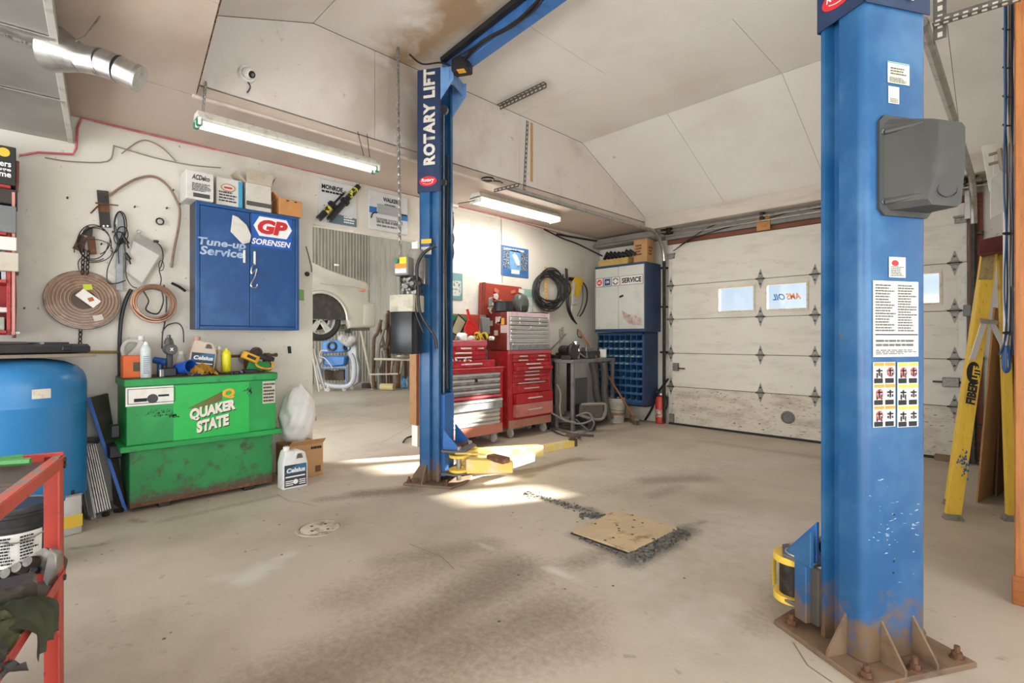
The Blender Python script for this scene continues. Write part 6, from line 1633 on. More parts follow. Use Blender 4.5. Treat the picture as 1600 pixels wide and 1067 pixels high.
c = onz(762, 280, 3.015); t = thing('pot_ring', 'dark oval ring with a stub cable under the low ceiling right of the lift column', 'ring', c); build('ring', MB().torus(c, .06, .012, Z, 24, 6), BLK, t); build('stub', MB().tube([c + V((0, .05, 0)), c + V((.06, .12, -.01)), c + V((.02, .2, 0))], .008, 5), DARK, t)
# hanging cord wrapped in chain from ceiling to power unit
a = ond(622, 70, 4.5); b = ond(625, 400, 4.42)
t = thing('drop_cable', 'pale cord wrapped in chain hanging from the ceiling to the power unit switch', 'cord', b)
build('cord', MB().tube([a, a.lerp(b, .4) + V((-.015, 0, 0)), a.lerp(b, .7), b], .013, 7), mat('cord_grey', 'a09a90', '837d73', 40, .45, .55, rough=.7), t)
chain(t, a + V((.012, -.01, 0)), b + V((.012, -.01, .1)), STEEL, .05, .004)
build('ceiling_hook', MB().tube([a + V((-.06, 0, .02)), a + V((-.02, 0, .0)), a], .01, 6), DARK, t)

# ================================================================== SIGNS ON THE LEFT WALL
def board(nm, lab, cat, q, x0, m_, th_=.02):
    """framed flat board on the left wall from px corners u0,v0,u1,v1 (top-left, bottom-right)"""
    (u0, v0, u1, v1) = q; a = onx(u0, v0, x0); b = onx(u1, v1, x0)
    t = thing(nm, lab, cat, (x0, (a.y + b.y) / 2, b.z))
    build('board', MB().bx((-5.148, a.y, b.z), (x0, b.y, a.z), .003), m_, t)
    return t, a.y, b.y, b.z, a.z
SX = -5.125
t, y0, y1, z0, z1 = board('sign_board', 'white shock absorber sign over the opening, left of two', 'sign', (498, 278, 557, 355), SX, mat('sign_white', 'd6d8d8', 'c6c9ca', 6, rough=.4))
W_, H_ = y1 - y0, z1 - z0
text(t, 'MONROE', (SX, y0 + .03, z1 - .10), Y, Z, W_ * .55, .05, INK, .04)
lines(t, (SX, y0 + .03, z1 - .14), Y, Z, W_ * .58, .03, 1, INK, seed=61, fill=.7, ragged=.1)
build('sign_footer', MB().poly([(SX + .002, y0 + W_ * .2, z0), (SX + .002, y1, z0), (SX + .002, y1, z0 + H_ * .2), (SX + .002, y0 + W_ * .45, z0 + H_ * .24)]), mat('footer_teal', '5f7880', rough=.5), t, 0)
lines(t, (SX + .002, y0 + W_ * .65, z0 + .02), Y, Z, W_ * .33, H_ * .18, 3, INKW, seed=62, lift=.002)
for k, (ya_, za_, yb_, zb_) in enumerate(((-.03, -.02, .62, .75), (.23, .0, 1.02, 1.0))):
    a = V((SX + .03, y0 + W_ * ya_, z0 + H_ * (za_ + .05))); b = V((SX + .03, y0 + W_ * yb_, z0 + H_ * zb_)); d = (b - a)
    s_ = build('shock_absorber', MB().cyl(a, a + d * .55, .032, seg=12).cyl(a + d * .55, b, .012 if k == 0 else .03, seg=10).cyl(a + d * .5, a + d * .56, .05, seg=12), mat('shock_black', '26282c', rough=.4), t)
    build('shock_label', MB().cyl(a + d * (.25 if k == 0 else .66), a + d * (.42 if k == 0 else .9), .0335, seg=12), mat('shock_yellow', 'd9d04a', '2d2d20', 30, .5, .52, rough=.5), s_)
    build('shock_rod', MB().cyl(b, b + d * .06, .012, seg=8), CHROME, s_); build('shock_eye', MB().cyl(a - d * .04, a, .012, seg=8), CHROME, s_)
t, y0, y1, z0, z1 = board('sign_board', 'white muffler sign with blue corners over the opening, right of two', 'sign', (577, 296, 637, 367), SX, mat('sign_white', ''))
W_, H_ = y1 - y0, z1 - z0
text(t, 'WALKER', (SX, y0 + W_ * .34, z1 - .10), Y, Z, W_ * .4, .05, mat('ink_navy', '27344f', rough=.6), .04)
lines(t, (SX, y0 + W_ * .38, z1 - .14), Y, Z, W_ * .33, .02, 1, INK, seed=63)
BLB = mat('sign_blue', '2d73b8', rough=.45)
patchb = patch(patch(MB(), (SX, 0, 0), Y, Z, y0, y0 + W_ * .2, z0 + H_ * .42, z0 + H_ * .58), (SX, 0, 0), Y, Z, y1 - W_ * .22, y1, z0 + H_ * .36, z0 + H_ * .52); build('sign_corner', patchb, BLB, t, 0)
a = V((SX + .02, y0 + W_ * .18, z0 + H_ * .54)); b = V((SX + .02, y0 + W_ * .82, z0 + H_ * .54)); build('muffler_picture', MB().bx((SX, a.y, a.z - .05), (SX + .012, b.y, b.z + .06), .01), mat('muffler_silver', 'b9bdc2', '8f959c', 4, rough=.35, metal=.4, stretch=(1, .3, 6)), t)
build('pipe_picture', MB().tube(catmull([(SX + .006, y0 + W_ * .2, z0 + H_ * .45), (SX + .006, y0 + W_ * .08, z0 + H_ * .4), (SX + .006, y0 + W_ * .04, z0 + H_ * .28)], 5), .008, 5).tube([(SX + .006, b.y, b.z - .01), (SX + .006, b.y + W_ * .15, b.z - .01)], .008, 5), DARK, t)
text(t, 'THE POWER OF EXCELLENCE', (SX, y0 + W_ * .16, z0 + H_ * .24), Y, Z, W_ * .7, .035, mat('ink_navy', ''), .02)
lines(t, (SX, y0 + W_ * .18, z0 + H_ * .08), Y, Z, W_ * .68, .08, 2, GREY, seed=64)
# posters on the right part of the wall
t, y0, y1, z0, z1 = board('poster', 'blue framed service poster above the red tool chests', 'poster', (783, 382, 826, 435), -5.14, mat('poster_blue', '3a6ba3', '2f568a', 5, rough=.4))
W_, H_ = y1 - y0, z1 - z0; SX = -5.14
for fa, fb in ((.08, .28), (.72, .94)): build('poster_field', patch(MB(), (SX, 0, 0), Y, Z, y0 + W_ * fa, y0 + W_ * fb, z0 + H_ * .25, z0 + H_ * .86), mat('poster_navy', '25344e', 'a8b2ba', 60, .5, .56, rough=.5), t, 0)
build('poster_picture', patch(MB(), (SX, 0, 0), Y, Z, y0 + W_ * .30, y0 + W_ * .70, z0 + H_ * .22, z0 + H_ * .88), mat('poster_mid', '6f9cc8', '4c78ab', 14, rough=.5), t, 0)
build('poster_title', patch(MB(), (SX, 0, 0), Y, Z, y0 + .04, y1 - .1, z1 - .07, z1 - .03), mat('poster_pale', 'c5d2dc', '6f8aa8', 40, .5, .55, rough=.5), t, 0)
build('spark_plug_picture', MB().cyl((SX + .004, y0 + W_ * .42, z0 + H_ * .75), (SX + .004, y0 + W_ * .6, z0 + H_ * .4), .03, seg=8).cyl((SX + .004, y0 + W_ * .5, z0 + H_ * .72), (SX + .004, y0 + W_ * .62, z0 + H_ * .5), .02, seg=8), mat('plug_pale', 'd8dde0', '8c98a4', 30, rough=.5), t)
build('poster_tag', patch(MB(), (SX, 0, 0), Y, Z, y0 + W_ * .35, y0 + W_ * .65, z0 + .04, z0 + .10, .004), mat('tag_pale', 'c9ccca', rough=.5), t, 0)
t, y0, y1, z0, z1 = board('poster', 'teal framed parts chart on the wall just right of the lift column', 'poster', (700, 425, 723, 469), -5.135, mat('poster_teal', '6f9494', '5a8484', 8, rough=.5))
SX = -5.135; build('chart_field', patch(MB(), (SX, 0, 0), Y, Z, y0 + .03, y1 - .03, z0 + .05, z1 - .1), mat('chart_print', 'bfc5be', '5d625d', 26, .52, .58, rough=.6), t, 0)
t, y0, y1, z0, z1 = board('poster', 'small pale green notice partly behind the welding helmet', 'poster', (808, 450, 833, 500), -5.142, mat('notice_green', '8fb0a4', 'b0c4ba', 12, rough=.6))
SX = -5.142; build('notice_paper', patch(MB(), (SX, 0, 0), Y, Z, y0 + .02, y1 - .02, z0 + .03, z1 - .12), mat('notice_pale', 'c4cdc4', 'a9b4ab', 14, rough=.6), t, 0)
m = MB(); m.tube(catmull([wp(u, v, .03) for u, v in ((706, 330), (708, 350), (705, 372), (708, 395), (704, 412))], 5), .014, 6).tube(catmull([wp(u, v, .04) for u, v in ((708, 332), (704, 352), (709, 374), (703, 395), (706, 411))], 5), .010, 6); solo('hanging_chain', m, DARK, 'dark twisted chain hanging on the wall just right of the lift column', 'chain')
m = MB().prism([wp(u, v, .012) for u, v in ((545, 360), (552, 360), (551, 363), (546, 363))][::-1], (.01, 0, 0)); solo('bulb', m, WHITE, 'tiny white bulb under the lintel of the opening', 'bulb')

# ================================================================== FAR BAY: car, parts, pipes
cx_side = -7.85
wy, wz, wr_ = 3.47, 1.62, .35
car = thing('car', 'silver sedan raised on a lift in the far bay, rear quarter showing', 'car', (cx_side - .9, 2.2, 1.3))
CARM = mat('car_silver', 'cac6ba', 'bdb9ac', 2, rough=.28, metal=.25, spec=.6)
ye = 4.38
def arch(yc, n=14): return [(yc + .43 * cos(pi * k / n), wz + .43 * sin(pi * k / n)) for k in range(n + 1)]
prof = [(ye - .05, 1.50), (ye, 1.56), (ye + .02, 1.78), (ye + .0, 1.90), (ye - .06, 1.96), (ye - .05, 2.22), (ye - .10, 2.28), (3.9, 2.36), (3.6, 2.44)]
prof += [(3.2, 2.62), (2.4, 2.86), (1.6, 2.85), (.9, 2.45), (.0, 2.30), (-.25, 2.1), (-.3, 1.5), (.05, 1.45)]
prof += [(y, z) for y, z in arch(.55)[::-1]][0:]
prof += [(1.0, 1.45), (3.0, 1.45)]
prof += [(y, z) for y, z in arch(wy)[::-1]]
prof += [(3.95, 1.48)]
# lower body full width, cabin tapered
t = bmesh.new(); vs = [t.verts.new((cx_side, y, z)) for y, z in prof]; f = t.faces.new(vs)
rr = bmesh.ops.extrude_face_region(t, geom=[f]); bmesh.ops.translate(t, verts=[g for g in rr['geom'] if isinstance(g, bmesh.types.BMVert)], vec=V((-1.8, 0, 0)))
bmesh.ops.recalc_face_normals(t, faces=t.faces)
mid = cx_side - .9
for v in t.verts:
    if v.co.z > 2.25: v.co.x = mid + (v.co.x - mid) * (1 - .22 * min(1, (v.co.z - 2.25) / .5))
    if v.co.y > 3.9: v.co.x = mid + (v.co.x - mid) * (1 - .03 * (v.co.y - 3.9) / .5)
outer = [e for e in t.edges if abs(e.verts[0].co.x - e.verts[1].co.x) < .25]
bmesh.ops.bevel(t, geom=outer, offset=.05, segments=3, affect='EDGES', profile=.5, clamp_overlap=True)
mb = MB(); mb.merge(t); build('car_body', mb, CARM, car, 40)
m = MB().bx((cx_side - 1.75, .15, 1.55), (cx_side - .22, 3.0, 2.2)); build('underbody', m, BLK, car)
m = MB().tube([(cx_side + .004, y, z) for y, z in arch(wy)], .022, 6); build('arch_lip', m, CARM, car)
m = MB(); a_ = [(cx_side - .02, y, z) for y, z in arch(wy)]; m.prism(a_, (-.35, 0, 0)); build('wheel_well', m, mat('well_dark', '3a3734', '524d47', 9, rough=.9), car)
m = MB().bx((cx_side - .28, 3.98, 1.40), (cx_side - .02, 4.0, 1.68), .01); build('mud_flap', m, BLK, car)
m = MB().bx((cx_side - 1.76, ye - .22, 1.50), (cx_side - .01, ye + .07, 1.93), .06, 3); build('bumper', m, CARM, car, 50)
m = MB().bx((cx_side - 1.6, 3.9, 1.45), (cx_side - .1, ye + .0, 1.55), .02); build('bumper_valance', m, mat('valance_grey', '6d685f', rough=.6), car)
q = onx(567, 453, cx_side + .0); m = MB().box(q + V((.0, 0, 0)), (.02, .10, .04), None, .006); build('side_marker', m, mat('marker_red', 'd98a7a', 'c0655a', 30, rough=.3), car, label='pinkish red side marker lamp')
q = onx(526, 414, cx_side - .1); m = MB().box(q, (.03, .08, .03), None, .008); build('trunk_emblem', m, WHITE, car)
m = MB().tube([(cx_side - .02, 3.45, 2.20), (cx_side - .0, 3.9, 2.19), (cx_side - .05, ye - .04, 2.16)], .008, 5); build('crease', m, CARM, car)
wh = build('tyre', MB().lathe((cx_side - .26, wy, wz), [(.24, .02), (.31, .0), (.345, .02), (.35, .06), (.35, .17), (.345, .21), (.31, .235), (.24, .22)], 40, (1, 0, 0), closed=True), RUBBER, car)
rim = mat('rim_silver', 'c9c7c2', 'b3b1ab', 8, rough=.35, metal=.4)
build('rim_ring', MB().lathe((cx_side - .26, wy, wz), [(.225, .05), (.245, .03), (.25, .215), (.235, .225), (.222, .20)], 40, (1, 0, 0), closed=True), rim, wh)
m = MB()
for k in range(5):
    a = pi / 2 + k * 2 * pi / 5
    for s in (-1, 1):
        pass
    d = V((0, cos(a), sin(a))); n_ = V((0, -sin(a), cos(a))); c0 = V((cx_side - .05, wy, wz))
    m2 = MB().prism([c0 + d * .03 - n_ * .035, c0 + d * .235 - n_ * .052, c0 + d * .235 + n_ * .052, c0 + d * .03 + n_ * .035], (-.035, 0, 0), .006)
    build('spoke', m2, rim, wh)
build('hub', MB().cyl((cx_side - .09, wy, wz), (cx_side - .035, wy, wz), .06, .05, 18), rim, wh)
build('brake_disc', MB().cyl((cx_side - .16, wy, wz), (cx_side - .15, wy, wz), .17, seg=24), DARK, wh)
for k in range(5):
    a = pi / 2 + (k + .5) * 2 * pi / 5; q = V((cx_side - .035, wy + .04 * cos(a), wz + .04 * sin(a))); build('lug_nut', MB().cyl(q - X * .03, q + X * .004, .011, seg=6), DARK, wh)
wh2 = dup(wh, (0, -2.92, 0), parent=car)
# the far-bay lift under the car
t = thing('far_lift', 'dark lift post and arms carrying the silver car in the far bay', 'vehicle lift', (-8.75, 1.2, 0))
build('post', MB().bx((-7.6, 1.0, 0), (-7.35, 1.25, 3.4), .01), BLUEP, t); build('post', MB().bx((-10.15, 1.0, 0), (-9.9, 1.25, 3.4), .01), BLUEP, t)
for yy in (.75, 2.4): build('arm', MB().bx((-10.0, 1.1, 1.30), (-7.5, 1.2, 1.40), .01).bx((-9.5, min(1.15, yy), 1.32), (-9.4, max(1.15, yy), 1.40)).bx((-8.1, min(1.15, yy), 1.32), (-8.0, max(1.15, yy), 1.40)).cyl((-8.05, yy, 1.38), (-8.05, yy, 1.56), .05, seg=10).cyl((-9.45, yy, 1.38), (-9.45, yy, 1.56), .05, seg=10), YELP, t)
# support poles
q0 = onz(583, 608); q1 = ond(562, 505, (q0 - CAM).dot(FWD) - .9)
m = MB().cyl(q0, q1, .035, .032, 10).box(q1, (.12, .12, .02)).cyl(q0, q0 + Z * .01, .09, seg=12); solo('support_pole', m, mat('pole_pale', 'c9c0b0', 'b0a694', 9, rough=.5), 'pale support pole leaning under the rear of the raised car', 'pole')
q0 = onz(499, 612); q1 = ond(487, 545, (q0 - CAM).dot(FWD))
m = MB().cyl(q0, q1, .025, seg=8).cyl(q0 + V((0, .15, 0)), q1 + V((0, .05, 0)), .022, seg=8); solo('stand_leg', m, mat('pole_pale', ''), 'pale pair of stand legs left of the blue bumper cart in the far bay', 'stand')
# bumper cover / cart
c = onz(528, 611); dC = (c - CAM).dot(FWD)
pc = thing('parts_cart', 'cart loaded with blue tubs and a pale car front panel under the raised car', 'cart', c)
def fp(u, v, off=0.): return ond(u, v, dC + off)
PLP = mat('panel_pale', 'b9bcc0', '9ba0a6', 5, rough=.4); BLT = mat('tub_blue', '2f70b4', '3f86c8', 6, rough=.4)
m = MB().tube(catmull([fp(u, v) for u, v in ((502, 560), (497, 575), (500, 590), (510, 601), (530, 604), (545, 602), (553, 590), (553, 565), (548, 553))], 5), .06, 8); build('panel_frame', m, PLP, pc)
m = MB().prism([fp(u, v, .25) for u, v in ((541, 525), (556, 533), (558, 560), (562, 575), (560, 598), (550, 604), (545, 570))], FWD * .2, .02); build('bumper_side', m, PLP, pc)
m = MB().prism([fp(u, v, .3) for u, v in ((503, 533), (530, 530), (541, 528), (541, 550), (502, 552))], FWD * .25, .02); build('blue_panel', m, BLT, pc)
m = MB().prism([fp(u, v, .05) for u, v in ((503, 556), (540, 556), (538, 571), (520, 573), (505, 570))], FWD * .3, .03); build('blue_tub', m, BLT, pc)
build('cross_bar', MB().cyl(fp(502, 575), fp(542, 574), .025, seg=8).cyl(fp(503, 575), fp(503, 600), .022, seg=8).cyl(fp(541, 575), fp(541, 600), .022, seg=8), mat('bar_bluegrey', '6f8cb5', rough=.5), pc)
build('inner_part', MB().prism([fp(u, v, .3) for u, v in ((506, 577), (520, 580), (538, 577), (538, 594), (507, 594))], FWD * .15, .02), mat('inner_brown', '4a3a30', '6a5648', 20, rough=.7), pc)
for (u, v, r_) in ((518, 541, .10), (542, 543, .09)): build('lamp_opening', MB().torus(fp(u, v, .26), r_, .025, FWD, 20, 6), BLK, pc)
m = MB()
for k in range(6): q = fp(536 + 3 * k, 530 - abs(k - 3) * 2 + 5, .15); m.ball(q, (.14, .14, .12), 8, 6)
build('plastic_sheet', m, mat('sheet_translucent', 'b5b4ae', '8d8c86', 9, rough=.35), pc, kind='stuff')
for u, v in ((501, 609), (512, 612), (538, 611), (550, 609)): q = onz(u, v); build('caster', MB().lathe(q + Z * .05 - X * .02, [(0, 0), (.05, 0), (.05, .03), (0, .03)], 12, (1, 0, 0)).cyl(q + Z * .05, q + Z * .15, .012, seg=6), WHITE, pc)
m = MB().tube(catmull([fp(u, v, -.1) for u, v in ((520, 575), (508, 560), (500, 557), (502, 548), (512, 548))], 5), .014, 6); build('hose', m, mat('pole_pale', ''), pc)
# exhaust pipes leaning in the bay corner
ex_pts = [((592, 545), (600, 515), (603, 490)), ((600, 560), (606, 530), (607, 485)), ((608, 545), (611, 520), (617, 492)), ((612, 575), (618, 555), (612, 530), (613, 480)), ((584, 535), (590, 520), (596, 500)), ((622, 560), (628, 545), (625, 520), (632, 498)), ((590, 552), (600, 540), (618, 548), (624, 540)), ((634, 560), (630, 530), (637, 500), (640, 488)), ((641, 565), (637, 540), (642, 515), (646, 495)), ((596, 575), (602, 560), (599, 535), (594, 510))]
exm = [RUST, mat('exhaust_grey', '8a857c', '6d5a4a', 20, rough=.6, metal=.4), mat('exhaust_brown', '5d4636', '7d6350', 16, rough=.7)]
exl = ['grey', 'rusty', 'brown']
order = sorted(range(len(ex_pts)), key=lambda i: ex_pts[i][0][0])
ordw = ['leftmost', 'second from the left', 'third from the left', 'fourth from the left', 'fifth from the left', 'fifth from the right', 'fourth from the right', 'third from the right', 'second from the right', 'rightmost']
for i, pts in enumerate(ex_pts):
    base = onz(pts[0][0], 608)
    d0 = (base - CAM).dot(FWD) - .15 + .12 * (i % 4)
    P3 = [ond(u, v, d0) for u, v in pts]; P3 = [V((P3[0].x, P3[0].y, .03))] + P3
    m = MB().tube(catmull(P3, 6), .035 + .01 * (i % 3), 8)
    if i % 3 == 0: q = P3[2]; q2 = P3[3] if len(P3) > 3 else P3[-1]; m.cyl(q, q.lerp(q2, .5), .075, seg=12)
    solo('exhaust_pipe', m, exm[(i + 1) % 3], '%s bent exhaust pipe, %s in the far bay bundle' % (['grey', 'brown', 'rusty'][i % 3], ordw[order.index(i)]), 'exhaust pipe', 'exhaust pipes in the far bay')
# trestle, jug, clutter
c = onz(620, 611); dT = (c - CAM).dot(FWD) - .2
t = thing('trestle', 'light wooden trestle stand under the power unit, far bay', 'trestle', c)
tp_ = lambda u, v, o=0: ond(u, v, dT + o)
build('top_bar', MB().cyl(tp_(585, 561), tp_(643, 562), .03, seg=8), mat('trestle_pale', 'c0b6a4', '9d917d', 9, rough=.6), t)
for a, b in (((613, 562), (610, 603)), ((629, 562), (622, 604))):
    build('leg', MB().cyl(tp_(*a), V(onz(*b)), .028, seg=8), mat('trestle_pale', ''), t)
build('cross_bar', MB().cyl(tp_(578, 585), tp_(622, 584), .02, seg=8), mat('trestle_pale', ''), t)
for a, b in (((586, 561), (584, 602)), ((643, 562), (645, 604))): build('leg', MB().cyl(tp_(*a), V(onz(*b)), .02, seg=8), DARK, t)
c = onz(637, 606); m = MB().lathe(c, [(.16, 0), (.18, .02), (.18, .24), (.16, .32), (.06, .38), (.05, .42), (0, .42)], 20); solo('water_jug', m, mat('jug_clearblue', '4f8fb5', '7fb4d0', 12, .45, .6, rough=.2), 'blue plastic water jug on the floor behind the lift column', 'jug')
c = onz(607, 610); m = MB().cyl(c + V((-.2, -.1, .09)), c + V((.1, .1, .09)), .09, seg=12); solo('roll', m, mat('roll_tan', 'c2b182', rough=.7), 'tan roll lying on the floor beside the trestle', 'roll')
r = random.Random(5)
for i, (u, v, s, cc, lb) in enumerate(((572, 600, .16, '5d5a55', 'grey box on the floor right of the parts cart'), (590, 598, .2, '4a453f', 'dark box on the floor among the exhaust pipes'), (598, 590, .12, 'd2cabb', 'pale package on the floor by the exhaust pipes'), (640, 590, .2, '3c3936', 'dark crate beneath the trestle'), (575, 588, .14, '6a625a', 'brown-grey part behind the support pole foot'))):
    c = onz(u, max(v, 606)); m = MB().box(c + Z * s * .4, (s * 1.3, s, s * .8), r.random(), .02); solo('crate', m, mat('clutter' + cc, cc, rough=.8), lb, 'box')
m = MB().lathe(ond(625, 557, 8.2) , [(.0, 0), (.18, 0), (.2, .03), (.2, .07), (.12, .08), (0, .08)], 18); 
p = tp_(628, 557); m = MB().lathe(p + V((0, 0, -.03)), [(0, 0), (.16, 0), (.18, .03), (.18, .06), (0, .065)], 18); solo('drum', m, STEEL, 'shallow grey metal pan resting on the trestle', 'pan')

# ================================================================== RED TOOL CHESTS
def drawer(parent, x, y0, y1, z0, z1, m_, proud=.012, handle='bar', hm=CHROME, hw=.5, lab=None):
    d = build('drawer', MB().bx((x - .02, y0, z0), (x + proud, y1, z1), .003), m_, parent, label=lab)
    yc = (y0 + y1) / 2; w_ = (y1 - y0) * hw; xx = x + proud; zc = (z0 + z1) / 2
    if handle == 'bar': build('handle', MB().bx((xx, yc - w_ / 2, zc - .008), (xx + .02, yc + w_ / 2, zc + .010), .004).bx((xx, yc - w_ / 2 - .02, zc - .006), (xx + .015, yc - w_ / 2, zc + .008), .002), hm, d)
    else: build('handle', MB().bx((xx - .004, y0 + .004, z1 - .03), (xx + .014, y1 - .004, z1 - .008), .004), hm, d)
    return d
DRG = mat('drawer_grey', '8d9092', 'a9abab', 8, .5, .6, rough=.4, metal=.3)
DRP = mat('drawer_pale', 'c9c3b5', 'b0a999', 8, rough=.45, metal=.2)
HND = mat('handle_silver', 'd5d3cd', rough=.35, metal=.4)
def casters(parent, pts, r_=.055):
    for p in pts:
        build('caster', MB().lathe(V(p) + V((0, -.018, r_)), [(0, 0), (r_ * .6, 0), (r_, .006), (r_, .03), (r_ * .6, .036), (0, .036)], 16, (0, 1, 0)).bx((p[0] - .03, p[1] - .026, r_ * 1.6), (p[0] + .03, p[1] + .026, .125)), mat('caster_pale', 'b5b0a6', '7d7870', 12, rough=.5), parent)
# -- chest 1, left
X1 = -4.64; A0, A1 = 3.47, 4.40; XB = -5.10
ch1 = thing('tool_chest', 'red rolling tool cabinet with grey drawers, beside the lift column', 'tool chest', (-4.87, (A0 + A1) / 2, 0))
build('cabinet_body', MB().bx((XB, A0, .125), (X1 - .02, A1, .945), .005), REDP, ch1)
m = MB().bx((X1 - .02, A0, .125), (X1, A0 + .06, .945), .003).bx((X1 - .02, A1 - .05, .125), (X1, A1, .945), .003); build('front_stile', m, REDP, ch1)
build('base_panel', MB().bx((X1 - .02, A0, .125), (X1 + .002, A1, .245), .003), mat('base_pale_red', 'c9806a', 'b35a48', 7, rough=.5), ch1, label='paler red base panel')  # base panel paler and more orange than the cabinet body
build('top_rail', MB().bx((X1 - .02, A0, .895), (X1 + .015, A1, .95), .004), REDP, ch1)
build('top_lip', MB().bx((X1 - .02, A0, .945), (X1 + .04, A1, .955), .003), mat('red_faded', 'c9606a', 'b84850', 10, rough=.45), ch1)
ys_, ye_ = A0 + .065, A1 - .055
z = .890
for (h, m_, pr, hn) in ((.068, DRG, .0, 'lip'), (.068, DRG, .0, 'lip'), (.068, DRG, .0, 'lip'), (.068, DRG, .0, 'lip'), (.05, REDP, .02, 'lip'), (.125, DRG, .05, 'lip'), (.055, DRP, .0, 'lip'), (.055, DRP, .0, 'lip'), (.05, DRP, .0, 'lip'), (.045, DRP, .0, 'lip')):
    drawer(ch1, X1, ys_, ye_, z - h + .006, z, m_, pr + .004, hn, HND if m_ is not REDP else mat('red_faded', '')); z -= h
build('lock', MB().cyl((X1 + .0, (ys_ + ye_) / 2, .80), (X1 + .03, (ys_ + ye_) / 2, .80), .02, seg=12), BLK, ch1)
casters(ch1, [(X1 - .06, A0 + .08, 0), (X1 - .06, A1 - .1, 0), (XB + .08, A0 + .08, 0), (XB + .08, A1 - .1, 0)], .058)
build('side_handle', MB().torus((X1 - .1, A1 + .012, .86), .05, .012, Y, 18, 6, .6, 1), mat('brassy', 'b0a070', rough=.4, metal=.5), ch1)
# top chest 1
top1 = thing('tool_chest', 'red top tool chest sitting on the rolling cabinet beside the lift column', 'tool chest', (-4.9, 3.85, .955))
T0, T1, TX = A0 - .02, 4.20, -4.72
build('chest_body', MB().bx((XB, T0, .957), (TX - .015, T1, 1.275), .005), REDP, top1)
build('lid_rail', MB().bx((XB, T0 - .005, 1.215), (TX + .006, T1 + .005, 1.285), .006), mat('red_faded', ''), top1)
for (y0, y1, hw) in ((T0 + .02, T0 + .25, .5), (T0 + .26, T1 - .18, .45), (T1 - .17, T1 - .02, .4)): drawer(top1, TX, y0, y1, 1.16, 1.21, REDP, .006, 'bar', HND, hw)
for (z0, z1) in ((1.105, 1.155), (1.055, 1.10)): drawer(top1, TX, T0 + .02, T1 - .02, z0, z1, REDP, .006, 'bar', HND, .32)
dr = thing('open_tray', 'red drawer pulled out between the top chest and the rolling cabinet', 'drawer', (-4.75, 3.9, .957))
build('tray_front', MB().bx((-4.66, A0 + .06, .962), (-4.645, 4.27, 1.045), .003), REDP, dr); build('tray_base', MB().bx((-5.0, A0 + .06, .957), (-4.66, 4.27, .965)), REDP, dr)
for y in (A0 + .06, 4.255): build('tray_side', MB().bx((-5.0, y, .962), (-4.66, y + .015, 1.03)), REDP, dr)
build('handle', MB().bx((-4.645, 3.78, .99), (-4.625, 4.05, 1.01), .004).bx((-4.645, 3.73, .992), (-4.63, 3.77, 1.008), .002), HND, dr)
m = MB(); r = random.Random(8)
for k in range(14): q = V((-4.70 + r.uniform(-.02, .03), 3.56 + .33 * r.random(), 1.02)); m.cyl(q, q + V((r.uniform(-.02, .06), r.uniform(-.06, .06), r.uniform(.02, .05))), .011, seg=6)
solo('tool_handles', m, mat('handle_pale', 'd9d5cb', rough=.5), 'heap of pale tool handles in the pulled-out red drawer', 'tools', kind='stuff')
# -- things on chest 1
ZT = 1.287
def cp(u, x): return onx(u, 530, x).y
dp_ = thing('dustpan', 'red plastic dustpan standing upright on the left tool chest', 'dustpan', (-4.86, cp(740, -4.86), ZT))
m = MB().prism([onx(u, v, -4.86) for u, v in ((727, 522), (748, 523), (746, 512), (734, 499), (731, 499), (726, 512))][::-1], (.012, 0, 0), .002); build('pan', m, mat('dustpan_red', 'c4211f', 'd2352f', 8, rough=.35), dp_)
m = MB().tube([onx(734, 500, -4.855), onx(730, 483, -4.855)], .018, 10); build('handle', m, mat('dustpan_red', ''), dp_)
m = MB().tube([onx(u, v, -4.85) for u, v in ((727, 521), (726, 512), (732, 500), (736, 500), (746, 512), (748, 523))], .010, 6); build('rim', m, mat('dustpan_red', ''), dp_)
m = MB().prism([onx(u, v, -5.08) for u, v in ((698, 530), (746, 526), (748, 492), (698, 490))][::-1], (.03, 0, 0), .004); solo('flat_case', m, mat('case_redbrown', 'a8402f', '8f3428', 6, rough=.5), 'flat red-brown board standing against the wall behind the dustpan', 'board')
m = MB().prism([onx(u, v, -5.03) for u, v in ((698, 530), (724, 530), (728, 495), (704, 491), (698, 490))][::-1], (.02, 0, 0), .004); solo('green_case', m, mat('case_green', '1f8a4d', '187540', 6, rough=.45), 'bright green case standing behind the tilted khaki panel on the left tool chest', 'case')
t = thing('panel', 'khaki panel with black border tilted on the left tool chest', 'panel', (-4.92, cp(717, -4.92), ZT))
m = MB().prism([onx(u, v, -4.93) for u, v in ((703, 519), (717, 527), (729, 503), (715, 490), (703, 510))][::-1], (.02, 0, 0), .003); build('panel_back', m, BLK, t)
m = MB().prism([onx(u, v, -4.908) for u, v in ((705, 518), (716, 524), (727, 503), (716, 493))][::-1], (.004, 0, 0)); build('panel_face', m, mat('khaki', 'a9a583', '98946f', 8, rough=.6), t)
m = MB().prism([onx(u, v, -4.98) for u, v in ((750, 522), (762, 522), (762, 497), (749, 496))][::-1], (.05, 0, 0), .006); solo('grey_bin', m, mat('bin_grey', '7a7d80', '6a6d70', 6, rough=.5), 'grey upright bin between the dustpan and the taller tool chest', 'bin')
